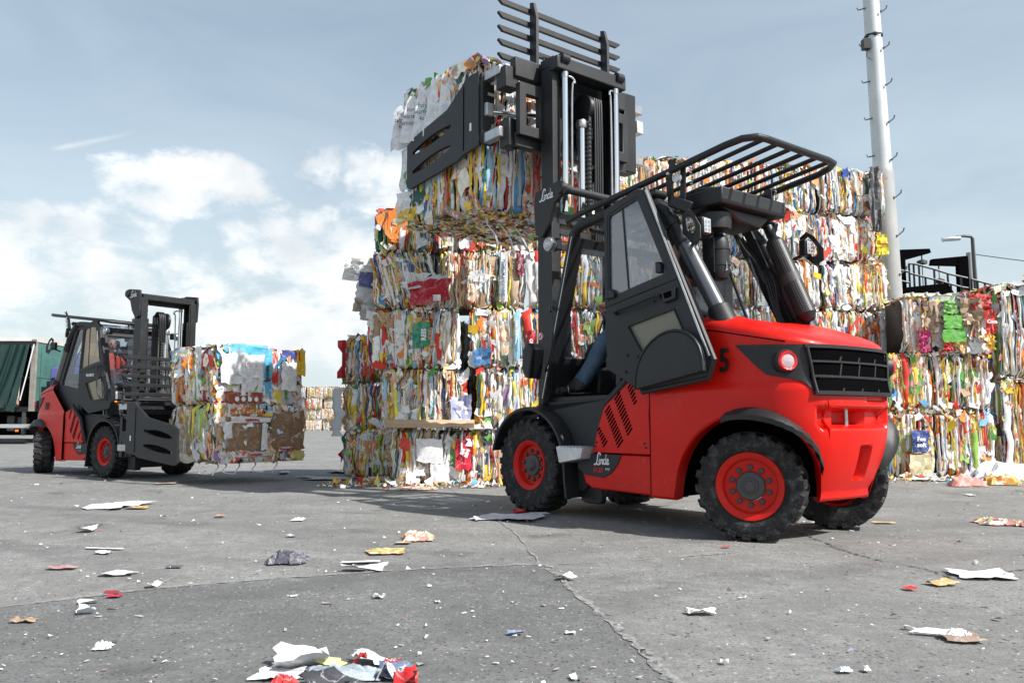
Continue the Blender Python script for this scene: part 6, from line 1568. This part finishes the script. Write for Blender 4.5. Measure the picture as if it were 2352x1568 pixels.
# ---------------------------------------------------------------- the two lift trucks
TH1 = R(127.918)
TR1 = lift_truck('large red and charcoal forklift in front with door open and clamp raised high', (.702, 7.977, 0), TH1, 1.0, 3.1, True, R(27), '5', 1)
TH2 = R(-36.4)
X2 = Vector((math.cos(TH2), math.sin(TH2), 0)); Y2 = Vector((-math.sin(TH2), math.cos(TH2), 0))
S2 = .893
L2 = Vector((-5.53, 12.57, 0))
TR2 = lift_truck('smaller-looking red forklift at left with door closed, carrying two bales low', L2, TH2, S2, .0, False, R(-30), 'B3', -1, .5)
X1 = Vector((math.cos(TH1), math.sin(TH1), 0)); Y1 = Vector((-math.sin(TH1), math.cos(TH1), 0))
def in1(x, y, z): return Vector((.702, 7.977, 0))+X1*x+Y1*y+Vector((0, 0, z))
def in2(x, y, z): return L2+(X2*x+Y2*y)*S2+Vector((0, 0, z*S2))
D1 = driver('driver in orange jacket and blue trousers in the front forklift', TR1, (1, .1, 0))
D2 = driver('driver in orange jacket looking out through the left forklift windscreen', TR2, (1, -.25, -.02))
# carried bales
rz = TH1-math.pi/2; p = in1(.78, -.08, 0)
ub = bale('lower of the two bales clamped high in the air, ragged underside', p.x, p.y, 2.93, 1.50, 1.50, .90, rz, 901, 'FLU', 16, 12, 1.1, 'bales held in the raised clamp', None, R(3.0))
p = in1(.86, -.06, 0)
ub2 = bale('upper of the two bales clamped high in the air, white sheets at its left end', p.x, p.y, 3.84, 1.46, 1.40, .72, rz, 902, 'FLlT', 12, 14, 1.15, 'bales held in the raised clamp', None, R(3.0))
for i, (u, z0, z1, c) in enumerate(((1.34, .0, .56, (.80, .80, .84)), (1.14, .04, .62, (.84, .84, .87)), (.92, .02, .66, (.80, .81, .85)), (.70, .06, .70, (.84, .84, .87)), (.48, .1, .73, (.78, .79, .82)))):
    o = sheet_on(ub2, [(-.92+.015*i, u+.13, z0), (-.76, u-.09, z0+.02), (-.74, u-.09, z1), (-.86+.015*i, u+.12, z1-.05)], c, seed=50+i, crease=.010)
    if i < 3:
        words_on(o, ['Vier-\nzehner\n4x', 'Vor-\nwarter-\nThermometer', 'Fur-\nwarter\n4x'][i], .075, M_hub, (-.865+.01*i, u+.0, .34), (math.pi/2, 0, -.92), .8, .0)
for i, (u, v, w_, h, c) in enumerate(((1.45, .45, .16, .45, (.80, .81, .82)), (1.50, .10, .20, .30, (.84, .83, .84)), (1.40, .05, .24, .16, (.78, .52, .04)))):
    sheet_on(ub, [(-.80, u+w_, v), (-.82, u-w_, v), (-.80, u-w_, v+h), (-.78, u+w_, v+h+.03)], c, seed=60+i, crease=.02)
sheet_on(ub2, [(-.55, .05, .70), (-.20, .05, .73), (-.22, .30, .79), (-.52, .32, .77)], (.10, .12, .34), seed=66, crease=.03)
for i in range(7):
    m = MB(); x = -.6+.19*i; pts = smooth_path([(x, .15+.1*i % .4, .0), (x+.03, .14, -.10), (x+.10+.02*i, .10, -.20-.03*(i % 3)), (x+.16, .12, -.30-.04*(i % 2))], 4)
    m.quadstrip([[(a.x-.009, a.y, a.z) for a in pts], [(a.x+.009, a.y-.006, a.z) for a in pts]]); m.build('dangling_strap', M_strap, ub, smooth=0)
rz2 = TH2+math.pi/2
p = in2(2.86, .17, 0); Lb = bale('lower bale held by the left forklift, brown cardboard with white straps', p.x, p.y, .29, 1.36, 1.05, .74, rz2, 911, 'FLU', 20, 16, 1.1, 'bales carried by the left forklift', PAL_BROWN, 0, 0, strap=4, flatfront=True)
p = in2(2.82, .17, 0); Ub = bale('upper bale held by the left forklift, blue and white boxes with white straps', p.x, p.y, 1.035, 1.36, 1.02, .75, rz2, 912, 'FLT', 22, 18, 1.1, 'bales carried by the left forklift', None, 0, 0, strap=4, flatfront=True)
for i, (x0, x1, z0, z1, c, o_) in enumerate(((-.66, -.28, .28, .66, (.78, .79, .80), .08), (-.34, .0, .12, .66, (.76, .78, .80), .07), (-.52, .08, .60, .80, (.10, .48, .72), .06), (-.02, .14, .14, .78, (.10, .46, .72), .065), (.30, .56, .20, .60, (.85, .86, .87), .08), (.55, .72, .42, .78, (.82, .56, .04), .06), (.14, .26, .30, .70, (.62, .04, .04), .05), (-.60, .0, .0, .16, (.32, .07, .04), .08), (.30, .55, .60, .76, (.07, .08, .30), .06), (.16, .30, .02, .20, (.80, .60, .05), .07))):
    s_ = sheet_on(Ub, [(x0, -o_, z0), (x1, -o_, z0), (x1, -o_, z1), (x0, -o_, z1)], c, seed=70+i, crease=.006)
    if i == 3: words_on(s_, 'VOHIM', .07, M_hub, (.06, -.085, .42), (math.pi/2, -math.pi/2, 0))
for i, (x, z) in enumerate(((-.42, .07), (-.32, .07), (-.22, .07), (-.12, .07))):
    m = MB(); m.lathe([(.032, 0), (.032, -.004)], (x, -.095, z), 'y', 14); m.build('white_dot', M_white, Ub, smooth=0)
for i, (x0, x1, z0, z1, c, o_) in enumerate(((-.56, .02, .14, .58, (.30, .18, .10), .075), (.14, .68, .12, .66, (.29, .175, .10), .07), (-.50, .0, .60, .70, (.60, .16, .06), .07), (-.50, .1, .50, .58, (.80, .80, .80), .085), (-.05, .06, .15, .50, (.80, .81, .82), .095), (.24, .48, .12, .18, (.80, .80, .80), .085), (-.40, .1, .06, .12, (.80, .80, .80), .085), (.46, .7, .0, .12, (.78, .66, .22), .07), (-.62, -.50, .30, .52, (.78, .78, .80), .09))):
    s_ = sheet_on(Lb, [(x0, -o_, z0), (x1, -o_, z0+.01), (x1, -o_, z1), (x0, -o_, z1)], c, seed=90+i, crease=.007, printed=(i == 2))
    if i in (3, 5, 6): words_on(s_, 'Fuentepiña', .05, M_redprint, ((x0+x1)/2, -o_-.02, (z0+z1)/2), (math.pi/2, math.pi if i == 3 else 0, 0), 1, .002)
for i, (x, l) in enumerate(((-.62, .22), (-.50, .30), (-.30, .24), (-.05, .22), (.3, .12))):
    m = MB(); pts = smooth_path([(x, .1, .02), (x+.03, .05, -.05), (x-.06, .0, -.12), (x-.12+.2*(i % 2), -.05, -.155)], 4)
    m.quadstrip([[(a.x-.010, a.y, a.z) for a in pts], [(a.x+.010, a.y-.006, a.z+.004) for a in pts]]); m.build('dangling_strap', M_strap, Lb, smooth=0)

# ---------------------------------------------------------------- litter
def crumple(seed, w, l, h, n=7, kind='flat'):
    r_ = np.random.RandomState(seed); rows = []; th = r_.uniform(0, 6.28); k1 = r_.uniform(2, 5)
    for j in range(n):
        r = []
        for i in range(n):
            u, v = i/(n-1)-.5, j/(n-1)-.5
            e = .055 if i in (0, n-1) or j in (0, n-1) else .02
            if kind == 'ball': z = h*.85*(max(0, 1-(2*max(abs(u), abs(v)))**3))**.7*r_.uniform(.25, 1.0)+.004
            elif kind == 'fold': z = .006+h*abs(u*math.cos(th)+v*math.sin(th))*1.6+r_.uniform(0, h*.15)
            else: z = .006+h*(.5+.5*math.sin(k1*(u*math.cos(th)+v*math.sin(th))*2))*r_.uniform(.6, 1)
            r.append((u*w+r_.normal(0, e*w), v*l+r_.normal(0, e*l), max(z, .006)))
        rows.append(r)
    return rows
def litter(px_, py_, wpx, dpx, c, label, kind='flat', h=.02, rz=None, printed=False, name='paper_scrap', seed=None, group=None, txt=None):
    p = groundp(px_, py_); dist = p.y; w = wpx/FPX*dist*.86; dpx = dpx*(.62 if kind == 'flat' else .5); d2 = groundp(px_, py_-dpx/2).y-groundp(px_, py_+dpx/2).y
    seed = seed or int(px_*7+py_); m = MB(); m.quadstrip(crumple(seed, w, max(d2, .03), h*.62, 13 if kind == 'ball' else 8, kind)); o = m.build(name, P_objp if printed else P_obj, None, smooth=20 if kind == 'ball' else 30)
    o.location = p+Vector((0, 0, .004)); o.rotation_euler.z = rz if rz is not None else R(rnd.uniform(-12, 12)); o.color = (*c, 1); tag(o, label, 'paper scrap' if name == 'paper_scrap' else name.replace('_', ' '), group)
    if txt: text_mesh(txt[0], txt[1], txt[2], o, (w*.1, 0, h+.012), (R(8), 0, .1), 'lettering')
    return o
WH = (.86, .86, .86); GY = (.60, .62, .65); BR = (.40, .27, .17)
for a in [
    (270, 1163, 118, 24, WH, 'white and orange torn sheet left of centre, below the left forklift', 'flat', .035, None, False), (316, 1168, 50, 8, (.70, .30, .08), 'orange corner beside the torn sheet below the left forklift', 'fold', .02, None, True),
    (200, 1221, 38, 12, WH, 'small folded white sheet at left, below the orange torn sheet', 'fold', .05), (238, 1262, 110*.9, 4, WH, 'long thin white strip of paper at left', 'flat', .006), (237, 1272, 40, 7, WH, 'white scrap just under the long thin strip', 'flat', .02),
    (143, 1307, 72, 9, (.50, .25, .24), 'pinkish brown strip at the far left', 'flat', .02), (272, 1321, 82, 12, (.74, .75, .76), 'grey-white folded leaflet at left', 'flat', .025), (353, 1349, 34, 16, (.76, .70, .60), 'rolled cream leaflet on the joint at left', 'fold', .03, R(40)),
    (255, 1365, 40, 6, (.30, .04, .05), 'dark red strip beside the crimson card at left', 'flat', .015), (262, 1373, 38, 11, (.52, .03, .06), 'crimson card near the pale joint at left', 'flat', .012), (202, 1388, 50, 9, WH, 'bent white strip on the asphalt at left', 'fold', .02, R(20)),
    (196, 1413, 40, 12, (.62, .66, .72), 'small tent of folded grey paper on the asphalt at left', 'fold', .055), (55, 1430, 55, 14, BR, 'brown card scrap with yellow corner at the far left', 'flat', .02), (235, 1492, 45, 22, (.80, .81, .82), 'crumpled white tissue on the asphalt at lower left', 'ball', .05),
    (400, 1304, 38, 6, (.10, .10, .11), 'thin black strip left of the crumpled black wrapper', 'flat', .006), (685, 1195, 30, 9, WH, 'small crumpled white ball of paper in the centre left', 'ball', .035), (672, 1233, 24, 6, (.45, .47, .55), 'little grey-blue scrap above the black wrapper', 'fold', .02),
    (660, 1290, 92, 34, (.10, .10, .13), 'crumpled black glossy wrapper left of centre', 'ball', .12, None, False, 'wrapper'), (960, 1238, 82, 26, (.80, .78, .74), 'crumpled colourful food wrapper in the middle of the yard', 'ball', .10, None, True, 'wrapper'), (925, 1249, 40, 8, (.66, .68, .72), 'torn flap lying beside the colourful wrapper', 'flat', .015, None, True),
    (888, 1268, 92, 22, (.78, .76, .30), 'flat yellow and green printed sheet in the middle', 'flat', .008, R(4), True, 'printed_sheet'), (828, 1294, 92, 9, WH, 'long white torn strip, upper of two in the middle', 'flat', .015), (838, 1311, 112, 14, (.84, .84, .85), 'curled white card with dark underside, lower of two in the middle', 'fold', .045),
    (870, 1375, 30, 9, (.74, .73, .72), 'small brownish-white folded scrap on the asphalt, centre', 'flat', .03), (1005, 1386, 12, 6, WH, 'tiny white disc of paper on the asphalt', 'flat', .008), (1172, 1190, 175, 26, (.66, .67, .70), 'large grey-white cardboard sheet in the shadow of the front forklift', 'flat', .035, R(-14), False, 'cardboard_sheet'),
    (1195, 1181, 34, 13, (.62, .01, .01), 'bright red scrap on the big grey card', 'fold', .05), (1300, 1332, 45, 12, WH, 'white folded slip right of the asphalt corner', 'fold', .04, R(25)), (1667, 1258, 20, 4, (.70, .04, .02), 'small red card by the rear tyre', 'flat', .004),
    (1612, 1411, 72, 14, WH, 'white torn sheet in the right foreground', 'flat', .035), (1585, 1410, 26, 8, (.42, .38, .33), 'brownish shred left of the white torn sheet', 'ball', .03), (2254, 1323, 145, 30, (.84, .84, .88), 'large flat white sheet at far right', 'flat', .022, R(-6), False, 'paper_sheet_loose'),
    (2165, 1344, 75, 13, (.66, .40, .17), 'orange-brown card below the large white sheet', 'flat', .03), (2210, 1470, 95, 30, (.36, .25, .19), 'brown cardboard piece at the lower right', 'flat', .02, R(-8), False, 'cardboard_piece'), (2200, 1462, 62, 18, (.84, .85, .85), 'white torn paper lying on the brown cardboard at lower right', 'ball', .05),
    (2150, 1460, 120, 5, WH, 'white strap reaching left from the brown cardboard', 'flat', .03, R(-16)), (2290, 1203, 90, 20, (.55, .57, .62), 'crumpled grey magazine at the right edge', 'ball', .09, None, True, 'magazine'), (2340, 1206, 40, 16, (.50, .52, .56), 'second crumpled magazine cut by the right edge', 'ball', .07, None, True, 'magazine'),
    (1870, 1203, 60, 5, WH, 'white strip right of the rear tyres', 'flat', .01), (2030, 1202, 50, 5, (.62, .44, .14), 'mustard strip right of the rear tyres', 'flat', .012), (2150, 1102, 150, 9, (.82, .84, .74), 'long white and green card in front of the right stack', 'flat', .03, None, False, 'long_card'), (2228, 1138, 20, 5, WH, 'small white card on the ground before the right stack', 'flat', .01),
    (1665, 1400*1.09, 20, 8, (.80, .80, .82), 'pale scrap near the bottom edge, right of the joint', 'flat', .02), (1940, 1545, 38, 10, (.62, .66, .70), 'grey-blue scrap at the bottom right', 'ball', .03), (1990, 1543, 18, 12, WH, 'white scrap at the bottom right beside the grey-blue one', 'ball', .03),
    (1185, 1461, 42, 9, (.22, .26, .42), 'small slate-blue scrap on the asphalt', 'fold', .02), (1310, 1418+40, 26, 7, WH, 'thin white sliver on the asphalt right of the blue scrap', 'flat', .01), (2090, 1355, 30, 8, (.55, .06, .06), 'red and white scrap left of the orange card', 'flat', .02),
    (958, 1123, 105, 12, (.60, .62, .74), 'crumpled blue and white bag at the foot of the left stack', 'ball', .05, None, True, 'plastic_bag'), (870, 1108, 100, 22, (.72, .68, .62), 'heap of white and orange wrappers at the lower left of the left stack', 'ball', .16, None, True, 'wrapper_heap'), (1090, 1118, 60, 9, WH, 'tangled white strap ends at the foot of the left stack', 'ball', .04),
    (760, 1100, 130, 10, (.34, .33, .33), 'flattened dark cardboard in the shade left of the stack', 'flat', .03, None, False, 'flattened_carton'), (700, 1096, 50, 5, (.30, .29, .28), 'thin dark card left of the flattened carton', 'flat', .02), (652, 1088, 22, 9, (.45, .47, .52), 'small grey folded scrap beneath the carried bales', 'fold', .05),
    (790, 1085, 70, 8, (.42, .36, .30), 'brown torn card leaning at the low stack', 'flat', .05), (380, 1111, 60, 5, (.42, .30, .24), 'brown shreds on the ground in front of the left forklift tyre', 'flat', .015), (505, 1188, 24, 6, (.52, .28, .18), 'tiny orange-brown curl in the left middle', 'fold', .02)]:
    litter(*a)
# pile at the bottom edge
for a in [(690, 1538, 130, 60, (.56, .57, .58), 'grey dotted sheet standing in the pile at the bottom edge', 'fold', .10), (640, 1556, 120, 46, (.84, .84, .85), 'white page with lines of print, left in the pile at the bottom edge', 'flat', .02),
          (790, 1556, 220, 40, (.36, .42, .46), 'silver-blue glossy wrapper in the pile at the bottom edge', 'ball', .07), (760, 1534, 110, 12, (.80, .76, .30), 'narrow yellow and white strip in the pile at the bottom edge', 'flat', .05), (860, 1527, 110, 26, (.74, .74, .75), 'folded leaflet with a white end in the pile at the bottom edge', 'flat', .07),
          (815, 1545, 60, 18, (.66, .03, .03), 'red label in the pile at the bottom edge', 'flat', .10), (905, 1555, 90, 40, (.16, .22, .34), 'dark blue catalogue cover in the pile at the bottom edge', 'flat', .06), (900, 1562, 70, 24, (.80, .80, .80), 'catalogue page with red print at the right of the pile', 'flat', .09), (930, 1580, 60, 20, (.62, .03, .03), 'red panel at the lower right of the pile', 'flat', .09),
          (650, 1575, 60, 20, (.62, .06, .06), 'red and white bit at the lower left of the pile', 'ball', .06), (755, 1580, 140, 30, (.05, .05, .06), 'black magazine at the bottom of the pile', 'flat', .08)]:
    o = litter(*a, name='discarded_print')
    if 'right of the pile' in a[5] and 'page' in a[5]: text_mesh('LANG\nSPAR', .022, M_redprint, o, (0, 0, .058), (R(2), 0, -.2), 'lettering')
    if 'lines of print' in a[5]:
        for i in range(7):
            m = MB(); m.box(-.01, .10-.01*(i % 3), -.001+.012*i-.04, .001+.012*i-.04, .0345, .0350); m.build('line_of_print', M_hub, o, smooth=0)
# heap at the right edge: crushed cartons
rs = np.random.RandomState(77)
for i, (x, y, s_, c, lab) in enumerate(((2195, 1076, .34, (.62, .62, .58), 'crushed printed box at the left of the heap before the right stack'), (2240, 1078, .42, (.84, .85, .86), 'white crumpled sack in the heap at the right edge'), (2290, 1084, .50, (.82, .83, .85), 'white torn carton in front of the heap at the right edge'), (2335, 1080, .45, (.80, .81, .82), 'white sheet pile cut by the right edge'), (2300, 1095, .30, (.78, .60, .08), 'yellow wrapper in front of the heap at the right edge'), (2262, 1060, .40, (.70, .72, .74), 'pale carton at the back of the heap'), (2330, 1062, .5, (.74, .74, .72), 'grey-white box at the back right of the heap'), (2220, 1098, .30, (.75, .30, .25), 'red and white wrapper at the foot of the heap'))):
    p = groundp(x, y+18); m = MB(); m.quadstrip(crumple(500+i, s_*1.5, s_*.8, s_*.62, 9, 'ball')); o = thing_mesh(m, 'crushed_carton', P_objp if i in (0, 4) else P_obj, lab, 'carton', 'heap of crushed cartons at the right', smooth=18); o.location = (p.x, p.y, .004); o.color = (*c, 1); o.rotation_euler.z = rs.uniform(-.5, .5)
# tiny scraps nobody could count
nm = NM(); n = 5000
dd = 1.6+13.5*rs.rand(n)**1.25; xx = rs.uniform(-.68, .68, n)*dd; sz = rs.lognormal(math.log(.0058), .6, n)*(1+.13*dd); an = rs.uniform(0, 6.28, n)
q = np.array([(-1, -.55), (1, -.5), (.9, .55), (-.95, .5)]); Q = q[None]*np.stack([sz, sz*rs.uniform(.35, .9, n)], -1)[:, None]*.5+rs.normal(0, .15, (n, 4, 2))*sz[:, None, None]*.5
ca, sa = np.cos(an)[:, None], np.sin(an)[:, None]
P = np.zeros((n, 4, 3)); P[..., 0] = xx[:, None]+Q[..., 0]*ca-Q[..., 1]*sa; P[..., 1] = dd[:, None]+Q[..., 0]*sa+Q[..., 1]*ca; P[..., 2] = .008+np.abs(rs.normal(0, .22, (n, 4)))*sz[:, None]
CL = np.array([(.82, .82, .82), (.70, .70, .70), (.40, .38, .36), (.28, .2, .15), (.10, .10, .10), (.5, .12, .08), (.6, .3, .1), (.3, .35, .45)]); C = CL[rs.choice(8, n, p=[.26, .18, .18, .12, .17, .03, .03, .03])]
nm.add(P.reshape(-1, 3), np.arange(n*4).reshape(-1, 4), C, np.zeros(n, int)); o = nm.build('tiny_paper_shreds', None, [P_plain]); tag(o, 'tiny shreds of paper and grit scattered over the yard', 'paper shreds', None, 'stuff')
# denser crumbs along the foot of the stacks
nm = NM(); n = 1500; xx = np.concatenate([rs.uniform(-2.4, 1.6, n//2), rs.uniform(4.2, 9, n-n//2)]); dd = np.concatenate([10.65-np.abs(rs.normal(0, .22, n//2)), 12.0-np.abs(rs.normal(0, .45, n-n//2))]); sz = rs.lognormal(math.log(.04), .5, n); an = rs.uniform(0, 6.28, n)
Q = q[None]*np.stack([sz, sz*rs.uniform(.35, .9, n)], -1)[:, None]*.5; ca, sa = np.cos(an)[:, None], np.sin(an)[:, None]
P = np.zeros((n, 4, 3)); P[..., 0] = xx[:, None]+Q[..., 0]*ca-Q[..., 1]*sa; P[..., 1] = dd[:, None]+Q[..., 0]*sa+Q[..., 1]*ca; P[..., 2] = .010+np.abs(rs.normal(0, .5, (n, 4)))*sz[:, None]
nm.add(P.reshape(-1, 3), np.arange(n*4).reshape(-1, 4), pick(rs, n), (rs.rand(n) < .3).astype(int)); o = nm.build('paper_crumbs', None, [P_plain, P_print]); tag(o, 'paper crumbs gathered along the foot of the bale stacks', 'paper crumbs', None, 'stuff')
